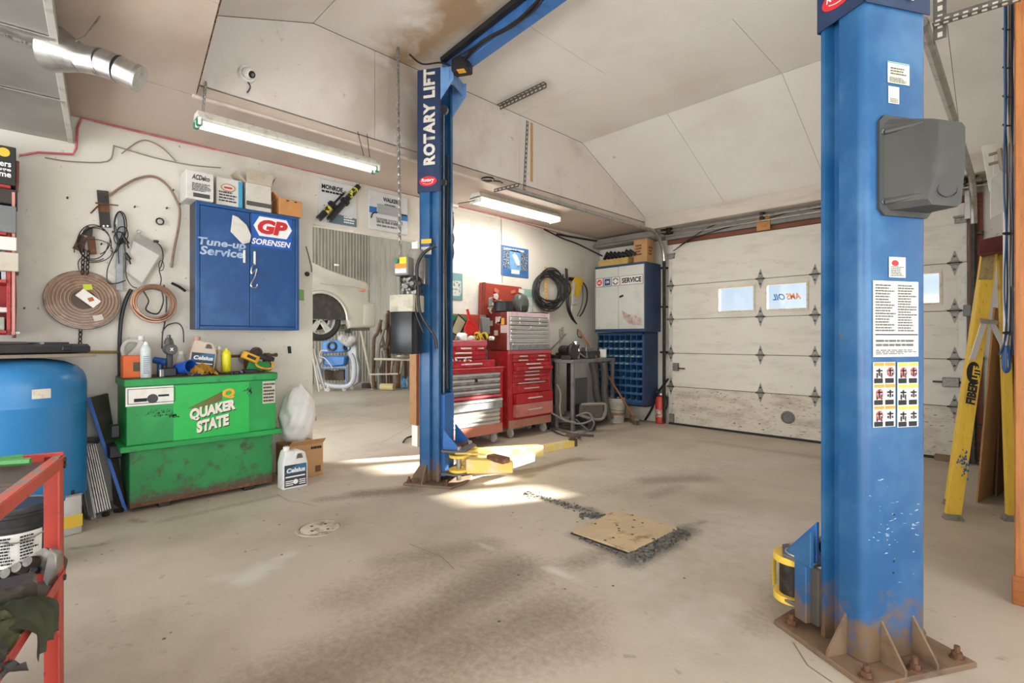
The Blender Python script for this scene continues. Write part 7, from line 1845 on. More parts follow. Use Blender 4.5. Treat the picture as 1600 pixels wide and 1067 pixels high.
for i, (u, x, rr0) in enumerate(((746, -4.80, .052), (757, -4.80, .05))):
    p = V((x, cp(u, x), ZT + rr0)); t = thing('tape_measure', ['yellow and black tape measure, left of two on the left tool chest', 'yellow and black tape measure, right of two on the left tool chest'][i], 'tape measure', p - Z * rr0)
    build('case', MB().lathe(p - X * .02, [(0, 0), (rr0 * .95, 0), (rr0, .008), (rr0, .04), (rr0 * .9, .048), (0, .048)], 20, (1, .25 - .5 * i, 0.1)), mat('tape_yellow', 'd9b528', rough=.4), t)
    build('black_band', MB().box(p + V((.02, -.02, -.005)), (.03, .035, rr0 * 1.6), M4.Rotation(.5, 3, 'X'), .004), BLK, t)
for i, (u, x, s, m_, lb) in enumerate(((707, -4.80, .05, DARK, 'dark sockets heap at the left of the tool chest top'), (712, -4.77, .04, GREY, 'grey part beside the dark sockets on the tool chest top'), (722, -4.78, .07, PAPER, 'crumpled white paper in front of the dustpan'), (736, -4.79, .045, WHITE, 'small white block in front of the dustpan'), (768, -4.82, .04, PAPER, 'white strip of paper at the right end of the tool chest top'))):
    p = V((x, cp(u, x), ZT)); r = random.Random(i); bm = bmesh.new(); bmesh.ops.create_icosphere(bm, subdivisions=2, radius=s)
    for v in bm.verts: v.co = v.co * r.uniform(.75, 1.15); v.co.z = max(v.co.z * .9, -s * .5)
    bmesh.ops.translate(bm, verts=bm.verts, vec=p + Z * s * .5); mb = MB(); mb.bm.free(); mb.bm = bm
    solo(['sockets', 'bracket_piece', 'crumpled_paper', 'block', 'paper_strip'][i], mb, m_, lb, ['sockets', 'part', 'paper', 'block', 'paper'][i], smooth=20)
m = MB().tube(catmull([V((-4.66, 4.28, 1.0)), V((-4.66, 4.34, .98)), V((-4.65, 4.36, .93)), V((-4.66, 4.33, .90))], 5), .008, 6).tube([V((-4.85, 4.27, 1.27)), V((-4.85, 4.30, 1.1)), V((-4.85, 4.28, .97))], .010, 6)
solo('spring_rod', m, DARK, 'dark bent rod between the two red tool chests', 'rod')
# -- chest 2, right, taller
X2 = -4.70; B0, B1 = 4.57, 5.40
ch2 = thing('tool_chest', 'tall red rolling tool cabinet with many red drawers, right of the shorter one', 'tool chest', (-4.92, 4.98, 0))
build('cabinet_body', MB().bx((-5.12, B0, .13), (X2 - .02, B1, 1.15), .005), REDP, ch2)
m = MB().bx((X2 - .02, B0, .13), (X2, B0 + .06, 1.15), .003).bx((X2 - .02, B1 - .03, .13), (X2, B1, 1.15), .003); build('front_stile', m, REDP, ch2)
build('base_panel', MB().bx((X2 - .02, B0, .13), (X2 + .002, B1, .235), .003), mat('base_pale_red2', 'b5806c', '9a5c4a', 7, rough=.5), ch2, label='faded pinkish base panel')
build('top_rail', MB().bx((X2 - .02, B0 - .01, 1.105), (X2 + .012, B1 + .01, 1.155), .004), mat('red_faded', ''), ch2)
ys_, ye_ = B0 + .07, B1 - .035; ymid = ys_ + (ye_ - ys_) * .52
z = 1.098
for (y0, y1) in ((ys_, ymid), (ymid + .01, ye_)): drawer(ch2, X2, y0, y1, z - .05, z, REDP, .012, 'bar', HND, .35)
z -= .056
for (y0, y1) in ((ys_, ymid), (ymid + .01, ye_ - .05)): drawer(ch2, X2, y0, y1, z - .045, z, REDP, .006, 'bar', HND, .4)
z -= .052
for (h, pr, xo) in ((.052, .03, 0), (.056, .045, .03), (.045, .005, 0), (.05, .0, 0), (.062, .0, 0), (.028, .0, 0), (.12, .0, 0), (.135, .045, .02), (.175, .045, .02)):
    drawer(ch2, X2, ys_ + xo, ye_ + (xo and .02), z - h + .006, z, REDP if h != .175 else mat('red_dusty', 'c27a70', 'b35f58', 6, rough=.5), pr + .004, 'bar', HND, .36 if h > .03 else .7, None); z -= h
casters(ch2, [(X2 - .06, B0 + .08, 0), (X2 - .06, B1 - .1, 0), (-5.05, B0 + .08, 0), (-5.05, B1 - .1, 0)], .058)
# dark top chest with silver drawers and open lid
top2 = thing('tool_chest', 'dark red top tool chest with silver drawers and an open stickered lid', 'tool chest', (-4.92, 4.98, 1.155))
MRN = mat('maroon', '74241d', '8c3a2e', 9, rough=.5, c3='4e1a16', s3=30)
build('chest_body', MB().bx((-5.13, B0 - .02, 1.157), (X2 - .02, B1 - .02, 1.66), .005), MRN, top2)
m = MB().bx((X2 - .02, B0 - .02, 1.157), (X2, B0 + .015, 1.66), .003).bx((X2 - .02, B1 - .055, 1.157), (X2, B1 - .02, 1.66), .003).bx((X2 - .02, B0 + .015, 1.60), (X2, B1 - .055, 1.66), .003); build('front_frame', m, mat('frame_pinkwhite', 'd8bfc4', 'c9a4ab', 9, rough=.4), top2, label='worn pinkish white front frame')
SLV = mat('drawer_silver', 'd2d1cc', 'bdbbb5', 9, rough=.35, metal=.35)
y0_, y1_ = B0 + .02, B1 - .06; w3 = (y1_ - y0_)
z = 1.595
for (a, b, h, hw) in ((0, .2, .05, 0), (.21, .72, .05, 0), (.73, 1, .05, 0), (0, .2, .05, 1), (.21, .72, .05, 1), (.73, 1, .05, 1)): drawer(top2, X2, y0_ + w3 * a, y0_ + w3 * b, z - h - .055 * hw, z - .055 * hw - .004, SLV, .006, 'lip', CHROME)
z -= .115
for (a, b) in ((0, .48), (.49, 1)): drawer(top2, X2, y0_ + w3 * a, y0_ + w3 * b, z - .05, z, SLV, .006, 'lip', CHROME)
z -= .056
for h in (.055, .055, .06, .10): drawer(top2, X2, y0_, y1_, z - h + .005, z, SLV if h < .1 else DRG, .006 + .03 * (h > .09), 'lip', CHROME); z -= h
L0, L1_ = 4.41, 5.19
lid = build('lid', MB().prism([(-5.13, L0, 1.63), (-5.13, L1_, 1.63), (-5.135, L1_, 2.05), (-5.135, L0 + .02, 2.06)], (.06, 0, 0), .004), mat('lid_red', '9a3a2c', '84301f', 5, rough=.5), top2)
build('lid_edge', MB().prism([(-5.07, L0 - .0, 1.63), (-5.07, L0 + .03, 1.63), (-5.07, L0 + .05, 2.06), (-5.07, L0 + .02, 2.06)], (.04, 0, 0), .003), MRN, top2)
r = random.Random(31)
for k in range(13):
    y, z0, ww, hh = L0 + .1 + .62 * r.random(), 1.68 + .3 * r.random(), r.uniform(.05, .11), r.uniform(.035, .06)
    an = r.uniform(-.5, .5); build('sticker', patch(MB(), (-5.068 - .00, y, z0), V((0, cos(an), sin(an))), V((0, -sin(an), cos(an))), 0, ww, 0, hh, .003 + .0007 * k), mat('stk%d' % (k % 5), ['d9d0c4', 'c9b3a8', 'b86a58', 'cfc8b0', 'c58f70'][k % 5], rough=.6), lid, 0)
for (u0, v0, u1, v1, cc) in ((774, 495, 783, 505, 'd0c4b8'), (781, 497, 788, 507, 'd9a02e'), (782, 508, 794, 520, 'c9bcb4'), (764, 501, 770, 509, 'c4b8b0'), (772, 516, 778, 524, 'cdbfae'), (776, 503, 782, 507, 'a84a44')):
    a = ony(u0, v0, B0 - .0215); b = ony(u1, v1, B0 - .0215)
    build('sticker', MB().poly([(a.x, a.y, b.z), (b.x, a.y, b.z), (b.x, a.y, a.z), (a.x, a.y, a.z)]), mat('stkb' + cc, cc, rough=.6), top2, 0)
# on top of chest 2
p = V((-4.90, cp(786, -4.90), 1.66)); t = thing('bucket', 'small black plastic tub on the taller tool chest in front of its open lid', 'bucket', p)
build('tub', MB().lathe(p, [(.10, 0), (.135, .015), (.125, .14), (.118, .14), (.12, .02), (0, .02)], 24), mat('tub_black', '26272b', rough=.3), t); build('tub_rim', MB().torus(p + Z * .14, .125, .008, Z, 24, 6), BLK, t)
p = V((-4.88, cp(813, -4.88), 1.66)); t = thing('welding_helmet', 'dark grey-green welding helmet on the taller tool chest', 'helmet', p)
build('helmet_shell', MB().lathe(p, [(.07, 0), (.10, .03), (.12, .10), (.115, .18), (.085, .24), (.04, .262), (0, .266)], 22), mat('helmet', '4c504a', '60645c', 5, rough=.3), t); build('helmet_visor', MB().box(p + V((.10, -.03, .06)), (.03, .12, .09), -.3, .02), mat('visor', '34362f', rough=.25), t)
p = V((-4.95, cp(838, -4.95), 1.66)); solo('flat_tray', MB().box(p + Z * .012, (.2, .3, .024), None, .004), BLK, 'flat black tray behind the welding helmet on the taller tool chest', 'tray')
t = thing('squirt_gun', 'dark grey trigger tool hung inside the open lid of the taller chest', 'tool', onx(764, 486, -5.05)); build('grip', MB().prism([onx(u, v, -5.03) for u, v in ((762, 466), (768, 464), (767, 478), (762, 480))][::-1], (.03, 0, 0), .006), GREY, t); build('nozzle_ring', MB().torus(onx(769, 484, -5.02), .045, .012, X, 16, 6), mat('ring_pale', 'b0a99c', rough=.5), t)
t = thing('bottle', 'slim white bottle standing at the right edge of the taller tool chest', 'bottle', (-4.78, B1 + .02, 1.0)); 
build('bottle_body', MB().lathe((-4.78, B1 + .025, 1.0), [(.022, 0), (.024, .17), (.012, .2), (.012, .22), (0, .22)], 12), mat('bottle_cream', 'cfd0bf', rough=.4), t); build('bracket', MB().bx((-4.82, B1 - .01, .99), (-4.74, B1 + .06, 1.0)), DARK, t)

# ================================================================== CORNER: hoses, bench, blue cabinet
# yardstick, hose loops and hung tools on the left wall near the corner
m = MB().prism([wp(u, v, .05) for u, v in ((850.5, 417), (855, 417), (856, 492), (851.5, 492))][::-1], (.008, 0, 0), .001)
ys = thing('yardstick', 'yellowed wooden yardstick standing behind the taller tool chest', 'yardstick', wp(853, 492, .05)); build('stick', m, mat('stick_wood', 'd3b078', 'c09a60', 9, rough=.6), ys)
mk = MB()
for k in range(14): q = wp(853.2 + .05 * k, 421 + 5 * k, .0585); mk.box(q, (.001, .02, .008))
build('marks', mk, BLK, ys, 0, kind='stuff')
r = random.Random(77)
HOSE = mat('hose_black', '2d2c2c', '4a4846', 20, rough=.6)
for i in range(4):
    m = MB()
    for k in range(4):
        cu, cv = 861 + r.uniform(-8, 8) - (8 if k == 0 else 0), 452 + r.uniform(-4, 5); a, b = r.uniform(17, 27), r.uniform(20, 30)
        m.tube([wp(cu + a * cos(q), cv + b * sin(q), .04 + .012 * i + .003 * k) for q in [2 * pi * j / 26 for j in range(26)]], .010, 5, True)
    solo('air_hose', m, HOSE, 'black air hose looped in the tangle on the wall behind the yardstick', 'hose', 'tangled black hoses behind the yardstick')
m = MB().tube(catmull([wp(u, v, .07) for u, v in ((884, 419), (885, 450), (886, 478), (892, 495), (899, 504))], 6), .013, 6).tube(catmull([wp(u, v, .085) for u, v in ((886, 420), (888, 455), (889, 480), (896, 498), (901, 506))], 6), .012, 6)
solo('belt', m, BLK, 'pair of black rubber belts hanging right of the looped hoses', 'belt')
t = thing('caulk_gun', 'yellow labelled tool hanging on the wall left of the blue corner cabinet', 'tool', wp(900, 460, .05))
build('yellow_sleeve', MB().prism([wp(u, v, .05) for u, v in ((890, 445), (899, 432), (911, 437), (903, 464), (890, 462))][::-1], (.02, 0, 0), .003), mat('sleeve_yellow', 'e0b52c', 'c9a024', 9, rough=.45), t)
lines(t, wp(893, 456, .072), Y + Z * .5, Z, .11, .05, 2, INK, seed=81, lift=.002)
solo('caliper', MB().prism([wp(u, v, .08) for u, v in ((893, 441), (898, 440), (896, 470), (893, 490), (891, 489), (893, 468))][::-1], (.012, 0, 0), .002).box(wp(900, 473, .085), (.02, .1, .05), None, .006).box(wp(897, 476, .085), (.02, .16, .03), .3, .006), mat('tool_white', 'd0d0cc', 'a8a8a4', 12, rough=.4, metal=.4), 'white metal trigger tool hanging over the yellow sleeve', 'tool')
m = MB().tube(catmull([wp(u, v, .05) for u, v in ((910, 440), (917, 452), (917, 470), (911, 487), (906, 494))], 6), .011, 6).tube(catmull([wp(u, v, .05) for u, v in ((910, 445), (911, 465), (908, 480), (902, 494))], 6), .006, 6); solo('hose_strip', m, BLK, 'curved black strip hanging just left of the blue corner cabinet', 'strip')
m = MB().box(wp(893, 436, .03), (.04, .1, .05)); m.tube([wp(880, 428, .03), wp(880, 446, .03)], .008, 6); solo('wall_hook', m, DARK, 'dark hook rail behind the yellow sleeve', 'hook')

# ---- blue corner cabinets
BC = mat('corner_blue', '233b5e', '2d496e', 5, rough=.45, c3='1b2c49', s3=16)
fy_ = 6.72
uc = thing('parts_cabinet', 'blue cabinet with white lettered doors hung in the far corner', 'cabinet', (-4.68, 6.9, 1.38))
x0 = ony(930, 450, fy_).x; x1 = ony(1006, 450, fy_).x; x1 = min(x1, -3.99)
zt_, zb_ = ony(1000, 409, fy_).z, ony(1000, 518, fy_).z
build('carcass', MB().bx((x0, fy_ + .012, zb_), (x1 + .02, 7.19, zt_), .004), BC, uc)
for za_, zc2 in ((zt_ - .03, zt_), (zb_, zb_ + .04)): build('face_rail', MB().bx((x0, fy_ - .004, za_), (x1 + .02, fy_ + .012, zc2), .002), BC, uc)
xm = (x0 + x1) / 2
WD = mat('cab_white', 'c2c4bd', 'b0b2aa', 3, rough=.45, c3='95968e', s3=9, lo3=.66, hi3=.78)
dl = build('door', MB().bx((x0 + .008, fy_ - .006, zb_ + .045), (xm - .002, fy_ + .01, zt_ - .035), .003), WD, uc, label='off-white sheet door')
dr_ = build('door', MB().bx((xm + .002, fy_ - .006, zb_ + .045), (x1 + .004, fy_ + .01, zt_ - .035), .003), WD, uc, label='off-white sheet door with a red-brown smear')
fxx = lambda u: ony(u, 440, fy_ - .006).x
yz = lambda v: ony(970, v, fy_ - .006).z
FY = fy_ - .006
def fpatch(xa, xb, za, zb2, m_, nm, par, lift=.002): return build(nm, patch(MB(), (0, FY, 0), X, Z, xa, xb, za, zb2, lift), m_, par, 0)
zA, zB = yz(446), yz(431.5); sq = (zB - zA)
ORG = mat('badge_border', '8f4a3a', rough=.5); WHB = mat('badge_white', 'd6d8d4', rough=.5); NVY = mat('badge_navy', '27406f', rough=.5)
xx = x0 + .02
build('badge', MB().poly([(xx, FY - .002, zA), (xx + sq, FY - .002, zA), (xx + sq, FY - .002, zB), (xx, FY - .002, zB)]), NVY, dl, 0); 
for k in range(3):
    xa = xx + k * (sq + .008); bcol = [WHB, NVY, WHB][k]; 
    fpatch(xa + .0, xa + sq, zA, zB, [ORG, NVY, ORG][k], 'badge_border', uc, .002); fpatch(xa + .008, xa + sq - .008, zA + .008, zB - .008, WHB, 'badge', uc, .0035)
    c = V((xa + sq / 2, FY - .005, (zA + zB) / 2))
    if k == 0:
        build('badge_disc', MB().poly([c + X * sq * .34 * cos(a) + Z * sq * .34 * sin(a) for a in [2 * pi * i / 20 for i in range(20)]]), REDL, uc, 0); text(uc, 'AC', c + V((-.03, -.001, -.02)), X, Z, .06, .04, INKW, .03, lift=.002)
    elif k == 1:
        fpatch(xa + .02, xa + sq - .02, zA + .02, zB - .02, NVY, 'badge', uc, .005); text(uc, 'GM', c + V((-.03, -.002, -.018)), X, Z, .06, .036, INKW, .02, lift=.002)
    else:
        for a0 in (.2, pi + .2): build('badge_arc', MB().tube([c + X * .045 * cos(a0 + a) + Z * .045 * sin(a0 + a) for a in [2.6 * i / 8 for i in range(9)]], .008, 4), INK, uc, 0)
xs0 = xx + 3 * (sq + .008) + .01; xs1 = x1 - .01
fpatch(xs0, xs1, zA, zB, ORG, 'badge_border', uc, .002); fpatch(xs0 + .007, xs1 - .007, zA + .007, zB - .007, WHB, 'badge', uc, .0035)
text(uc, 'SERVICE', (xs0 + .025, FY - .004, zA + .032), X, Z, xs1 - xs0 - .05, sq - .064, INK, .04, lift=.002)
q = V((ony(971, 463, FY).x, FY - .004, yz(463))); build('latch', MB().box(q, (.07, .008, .03), M4.Rotation(-.3, 3, 'Y')).box(q + V((0, -.008, 0)), (.05, .01, .015), M4.Rotation(-.3, 3, 'Y')), BLK, dl)
r = random.Random(3); mb = MB()
sx0_, sx1_ = ony(972, 500, FY).x, x1 - .005
pts = [(972, 484), (976, 488), (984, 492), (992, 493), (1000, 497), (1004, 500), (1004, 509), (990, 509), (980, 504), (974, 496)]
mb.poly([V((min(ony(u, v, FY).x, x1), FY - .003, yz(v))) for u, v in pts])
build('red_smear', mb, mat('smear_red', 'a98f86', 'bdb9b0', 7, .44, .62, rough=.5, c3='8f5f55', s3=16, lo3=.55, hi3=.7), dr_, 0)
build('side_lock', MB().cyl((x1 + .02, 6.85, zb_ + .12), (x1 + .03, 6.85, zb_ + .12), .012, seg=8), CHROME, uc)
# bins
bx0, bx1 = x0 + .005, ony(1005, 560, 6.78).x; BY = 6.78
bx1 = min(bx1, -4.0); bzt = zb_ - .01; bzb = ony(1000, 634, BY).z
bn = thing('bin_cabinet', 'blue pigeonhole bin cabinet standing under the white-doored cabinet', 'cabinet', ((bx0 + bx1) / 2, 6.9, bzb))
BD = mat('bin_blue', '2d5a85', '25496e', 6, rough=.5); BDK = mat('bin_dark', '1d3046', '263c52', 7, rough=.6)
build('back_panel', MB().bx((bx0, 7.0, bzb), (bx1, 7.02, bzt)), BDK, bn)
for (xa, xb) in ((bx0, bx0 + .02), (bx1 - .02, bx1 + .02)): build('side_panel', MB().bx((xa, BY, bzb), (xb, 7.185, bzt), .003), BC, bn)
rows, cols = 9, 8
for k in range(rows + 1):
    z = bzb + .06 + (bzt - .03 - bzb - .06) * k / rows; build('shelf', MB().bx((bx0 + .02, BY + .01, z - .012), (bx1 - .02, 7.0, z), None or 0).bx((bx0 + .02, BY, z - .012), (bx1 - .02, BY + .012, z + .022)), BD, bn, 0)
build('plinth', MB().bx((bx0, BY, bzb), (bx1, 7.0, bzb + .05), .003), BC, bn)
build('top_panel', MB().bx((bx0, BY, bzt - .03), (bx1 + .02, 7.185, bzt), .003), BC, bn)
dv = None
for k in range(1, cols):
    x = bx0 + .02 + (bx1 - bx0 - .04) * k / cols; build('divider', MB().bx((x - .005, BY + .006, bzb + .05), (x + .005, 7.0, bzt - .03)), BD, bn, 0)
hw = MB(); r = random.Random(15)
for k in range(30):
    ro = r.randrange(rows); co = r.choice([0, 1, 2, 3, 4, 5, 6, 6, 7, 7]); x = bx0 + .02 + (bx1 - bx0 - .04) * (co + .25 + .5 * r.random()) / cols; z = bzb + .06 + (bzt - .03 - bzb - .06) * ro / rows + .002
    hw.cyl((x - .015, BY + .05, z + .012), (x + .02, BY + .03, z + .012 + .015 * r.random()), .011, seg=6)
o = solo('hardware', hw, mat('hardware_pale', 'b9b8b0', '87857d', 20, rough=.4, metal=.5), 'loose bolts and fittings lying in the blue bins', 'hardware', kind='stuff')
tg = MB()
for k in range(5, 9):
    z = bzb + .06 + (bzt - .03 - bzb - .06) * k / rows
    for co in range(cols - (k % 3)):
        x = bx0 + .03 + (bx1 - bx0 - .04) * co / cols; tg.bx((x, BY - .002, z - .006), (x + .05, BY, z + .012))
build('bin_label', tg, mat('tag_yellowish', '9aa889', '7d8a70', 20, rough=.6), bn, 0, kind='stuff')
# wall block under the bin cabinet, so it does not hover
build('wall_bracket', MB().bx((bx0 + .1, 7.02, bzb - .05), (bx1 - .1, 7.19, bzb + .02)), DARK, bn)
# boxes on the cabinet
zc_ = zt_
xa, xb = ony(990, 385, 6.80).x, -4.0
t, s = carton('box', 'brown printed cardboard carton on the blue corner cabinet', 'box', (xa, 6.80, zc_ + .001), (xb, 7.0, ony(1005, 373, 6.8).z), CARD)
lines(t, V(t.location) + V((-s[0] * .35, -s[1] / 2, s[2] * .3)), X, Z, s[0] * .5, s[2] * .5, 4, mat('card_print', ''), seed=71)
lines(t, V(t.location) + V((s[0] / 2, -s[1] * .3, s[2] * .3)), Y, Z, s[1] * .6, s[2] * .4, 3, mat('card_print', ''), seed=72)
for ob_ in t.children[-2:]:
    me_ = ob_.data
xa2 = ony(935, 400, 6.72).x
t, s = carton('box', 'flat tan open box at the left of the blue corner cabinet top', 'box', (xa2, 6.72, zc_ + .001), (xa - .05, 7.0, zc_ + .10), mat('card_tan', 'b89a5c', 'a3864d', 9, rough=.85))
m = MB(); r = random.Random(6)
for k in range(7): q = V((xa2 + .05 + (xa - .1 - xa2) * k / 7, 6.82, zc_ + .13)); m.tube([q, q + V((.08, -.04, .05 + .04 * r.random())), q + V((.16, -.02, .0))], .03, 6)
solo('cable_heap', m, BLK, 'heap of black cables lying on the flat tan box on the corner cabinet', 'cables', kind='stuff')

# ---- steel work stand with grinder
SBX0 = onz(895, 674); SBX1 = onz(957, 660)
tzt = 1.04
def zat(u, v, d): return ond(u, v, d)
dl_ = (SBX0 - CAM).dot(FWD); dr2 = (SBX1 - CAM).dot(FWD)
st_ = thing('work_stand', 'grey steel angle-iron stand with grinder in front of the bins', 'stand', (SBX0 + SBX1) / 2)
dir_ = (SBX1 - SBX0); dir_.z = 0; wd_ = dir_.length; dir_.normalize(); nb = V((-dir_.y, dir_.x, 0)); nb = nb if nb.x < 0 else -nb
GST = mat('stand_grey', '8d8c8e', '6f6c69', 9, rough=.5, metal=.4)
hS = ond(895, 563, dl_).z
for (a, b) in ((0, 0), (wd_, 0), (0, .28), (wd_, .28)):
    p = SBX0 + dir_ * a + nb * b; build('leg', MB().box(p + Z * hS / 2, (.045, .045, hS), math.atan2(dir_.y, dir_.x), .003), GST, st_)
m = MB()
build('table_top', MB().prism([SBX0 + dir_ * a + nb * b + Z * (hS - .04) for a, b in ((-.03, -.03), (wd_ + .03, -.03), (wd_ + .03, .31), (-.03, .31))], (0, 0, .045), .003), GST, st_)
build('lower_tray', MB().prism([SBX0 + dir_ * a + nb * b + Z * .06 for a, b in ((0, 0), (wd_, 0), (wd_, .28), (0, .28))], (0, 0, .02), .003), DARK, st_)
tp = lambda a, b, z=0: SBX0 + dir_ * a + nb * b + Z * (hS + .006 + z)
g = thing('bench_grinder', 'dark bench grinder with bright parts on the steel stand', 'grinder', tp(.12, .1))
build('wheel', MB().lathe(tp(.06, .04, .13), [(.0, 0), (.11, 0), (.115, .01), (.115, .03), (.11, .04), (0, .04)], 22, -nb), mat('grinder_wheel', '40363c', '2f2a2d', 9, rough=.5), g)
build('motor', MB().cyl(tp(.06, .08, .13), tp(.16, .3, .13), .075, seg=18), DARK, g); build('base', MB().box(tp(.10, .15, .03), (.16, .2, .06), .3, .006), DARK, g)
build('guard', MB().lathe(tp(.10, .02, .2), [(.03, 0), (.05, .02), (.05, .06), (0, .06)], 14, (0, 0, 1)), CHROME, g); build('work_arm', MB().cyl(tp(.12, .02, .12), tp(.34, .0, .02), .012, seg=8).box(tp(.14, .02, .14), (.08, .03, .05), .3, .005), CHROME, g)
t = thing('vise', 'grey steel vise body at the right end of the steel stand', 'vise', tp(wd_ * .65, .15))
build('vise_body', MB().box(tp(wd_ * .62, .15, .06), (.36, .14, .11), math.atan2(dir_.y, dir_.x), .008), mat('vise_steel', '5b5a58', '86837d', 14, rough=.4, metal=.6), t); build('vise_jaw', MB().box(tp(wd_ * .55, .15, .14), (.2, .1, .06), math.atan2(dir_.y, dir_.x), .006), STEEL, t); build('vise_end', MB().box(tp(wd_ * .92, .12, .07), (.03, .12, .13), math.atan2(dir_.y, dir_.x), .004), WHITE, t); build('vise_top', MB().cyl(tp(wd_ * .3, .2, .0), tp(wd_ * .3, .2, .2), .05, seg=12).lathe(tp(wd_ * .3, .2, .19), [(.09, 0), (.07, .03), (0, .05)], 14), DARK, t)
# second bench behind the chest: dark surface with chain heap
bz = ond(870, 557, 7.0)
t = thing('side_bench', 'grimy low wall bench between the tool chest and the steel stand', 'bench', (-4.95, 5.62, 0))
build('bench_top', MB().bx((-5.13, 5.43, .98), (-4.78, 5.98, 1.02), .004), mat('bench_grime', '57504a', '766d64', 9, rough=.7), t)
for (x, y) in ((-5.1, 5.46), (-4.82, 5.46), (-5.1, 5.94), (-4.82, 5.94)): build('leg', MB().box((x, y, .49), (.045, .045, .98), None, .003), DARK, t)
build('end_panel', MB().bx((-5.1, 5.46, .25), (-4.84, 5.48, .8)), mat('panel_concrete', 'a9a49a', '8d877c', 6, rough=.8), t)
m = MB(); r = random.Random(44)
for k in range(16): q = V((-4.95 + r.uniform(-.12, .12), 5.5 + r.uniform(0, .42), 1.05)); m.torus(q, .035 + .02 * r.random(), .014, (r.random(), r.random(), r.random() + .2), 12, 5)
solo('chain_heap', m, DARK, 'heap of dark chain and parts on the grimy wall bench', 'chain', kind='stuff')
t = thing('exhaust_tube', 'pair of dark thick hoses hanging under the steel stand', 'hose', tp(wd_ * .55, .3, -1))
P_ = lambda u, v, d: ond(u, v, d)
dm = (dl_ + dr2) / 2 + .15
for pts in (((925, 566), (930, 590), (932, 615), (938, 640)), ((943, 566), (945, 590), (944, 612), (948, 640), (954, 655))):
    build('tube', MB().tube(catmull([P_(u, v, dm) for u, v in pts], 6), .055, 10), mat('hose_grey', '4d4844', '5d5751', 9, rough=.6), t)
dm2 = dl_ - .05
t = thing('seat_back', 'grey upholstered seat frame lying under the steel stand', 'seat', onz(935, 662)); 
m = MB().tube(catmull([P_(u, v, dm2) for u, v in ((908, 632), (940, 631), (946, 634), (945, 648), (938, 655), (920, 653), (905, 648))], 5), .022, 8); build('seat_frame', m, mat('seat_rim', '7d756c', rough=.5), t)
m = MB().prism([P_(u, v, dm2 + .03) for u, v in ((906, 632), (942, 632), (944, 640), (940, 653), (920, 652), (905, 647))], FWD * .05, .01); build('seat_pad', m, mat('seat_grey', '5f5750', '4f4843', 20, rough=.8), t); build('seat_support', MB().box(V((P_(925, 660, dm2 + .1).x, P_(925, 660, dm2 + .1).y, .12)), (.1, .1, .2), .5), DARK, t)
m = MB()
hs = [((862, 645), (880, 655), (905, 662), (925, 655), (918, 645), (900, 650)), ((865, 668), (890, 676), (905, 682), (908, 686)), ((870, 600), (876, 615), (875, 640), (880, 655), (900, 660)), ((900, 655), (920, 672), (928, 662), (925, 655)), ((862, 672), (880, 680), (905, 684)), ((905, 680), (915, 672), (905, 666))]
for i, pts in enumerate(hs):
    lb = ['grey hose looped over the clutter in front of the steel stand', 'brown hose end trailing on the floor right of the red chests', 'pale hose hanging down beside the taller chest', 'small grey hose loop at the foot of the steel stand', 'dark hose lying along the floor below the steel stand', 'thin blue-grey hose curl at the foot of the steel stand'][i]
    P3 = []
    for u, v in pts:
        q = onz(u, max(v, 664 + (u % 5)), .02) if v > 662 else P_(u, v, dl_ - .15); P3.append(q)
    solo('hose', MB().tube(catmull(P3, 6), [.013, .012, .014, .011, .010, .008][i], 6), mat('hs%d' % i, ['7f7870', '7a5f50', '857e75', '8a867f', '3d3835', '7f93a8'][i], rough=.55), lb, 'hose')
for i, (u, v, s, cc, lb) in enumerate(((882, 668, (.3, .2, .16), '8f7f70', 'tan crate of scrap at the foot of the steel stand'), (903, 668, (.2, .25, .22), '7d6f63', 'brown cloth-covered block under the steel stand'), (870, 668, (.22, .12, .3), '57504a', 'dark case standing right of the taller tool chest'), (928, 660, (.18, .18, .14), 'd0cdc4', 'white square carton under the steel stand'), (868, 662, (.3, .08, .06), 'b0703a', 'orange-brown wooden offcut on the floor beside the tool chest'))):
    q = onz(u, v); m = MB().box(q + V((-.1, .05, s[2] / 2)), s, .4 + i, .01); solo('scrap', m, mat('scr' + cc, cc, rough=.8), lb, 'box')
q = P_(906, 615, dl_ + .2); t = thing('screen', 'dark flat panel hanging under the steel stand', 'panel', V((q.x, q.y, .3))); build('panel_face', MB().box(V((q.x, q.y, .55)), (.03, .34, .38), math.atan2(dir_.y, dir_.x) + pi / 2, .005), mat('dark_screen', '4a4b4e', '3b3c3f', 5, rough=.4), t); build('panel_foot', MB().box(V((q.x, q.y, .22)), (.1, .2, .3), math.atan2(dir_.y, dir_.x) + pi / 2), DARK, t)
# bucket, broom, extinguisher, bar
q = onz(962, 659); t = thing('bucket', 'white plastic pail on the floor in front of the blue bins', 'bucket', q)
build('pail', MB().lathe(q, [(0, 0), (.125, 0), (.145, .30), (.15, .31), (.15, .33), (.145, .33), (.14, .35), (.15, .36), (.15, .38), (.13, .38), (.12, .02), (0, .02)], 24), mat('pail_white', 'c9c5ba', 'a39d90', 8, rough=.5), t); build('bail_handle', MB().tube(catmull([q + V((.1, .11, .34)), q + V((.17, 0, .2)), q + V((0, -.17, .22)), q + V((-.1, -.11, .34))], 6), .004, 5), DARK, t)
build('label_sticker', MB().lathe(q, [(.1345, .12), (.1385, .16)], 24), mat('pail_label', 'a8766a', rough=.6), t)
b0 = onz(991, 662); bt = ond(905, 516, (b0 - CAM).dot(FWD) - .10); t = thing('broom', 'push broom with a long brown handle leaning across the steel stand', 'broom', b0)
build('handle', MB().cyl(b0 + V((0, 0, .10)), bt, .014, seg=8), mat('broom_wood', '9d6238', '80502f', 9, rough=.6), t)
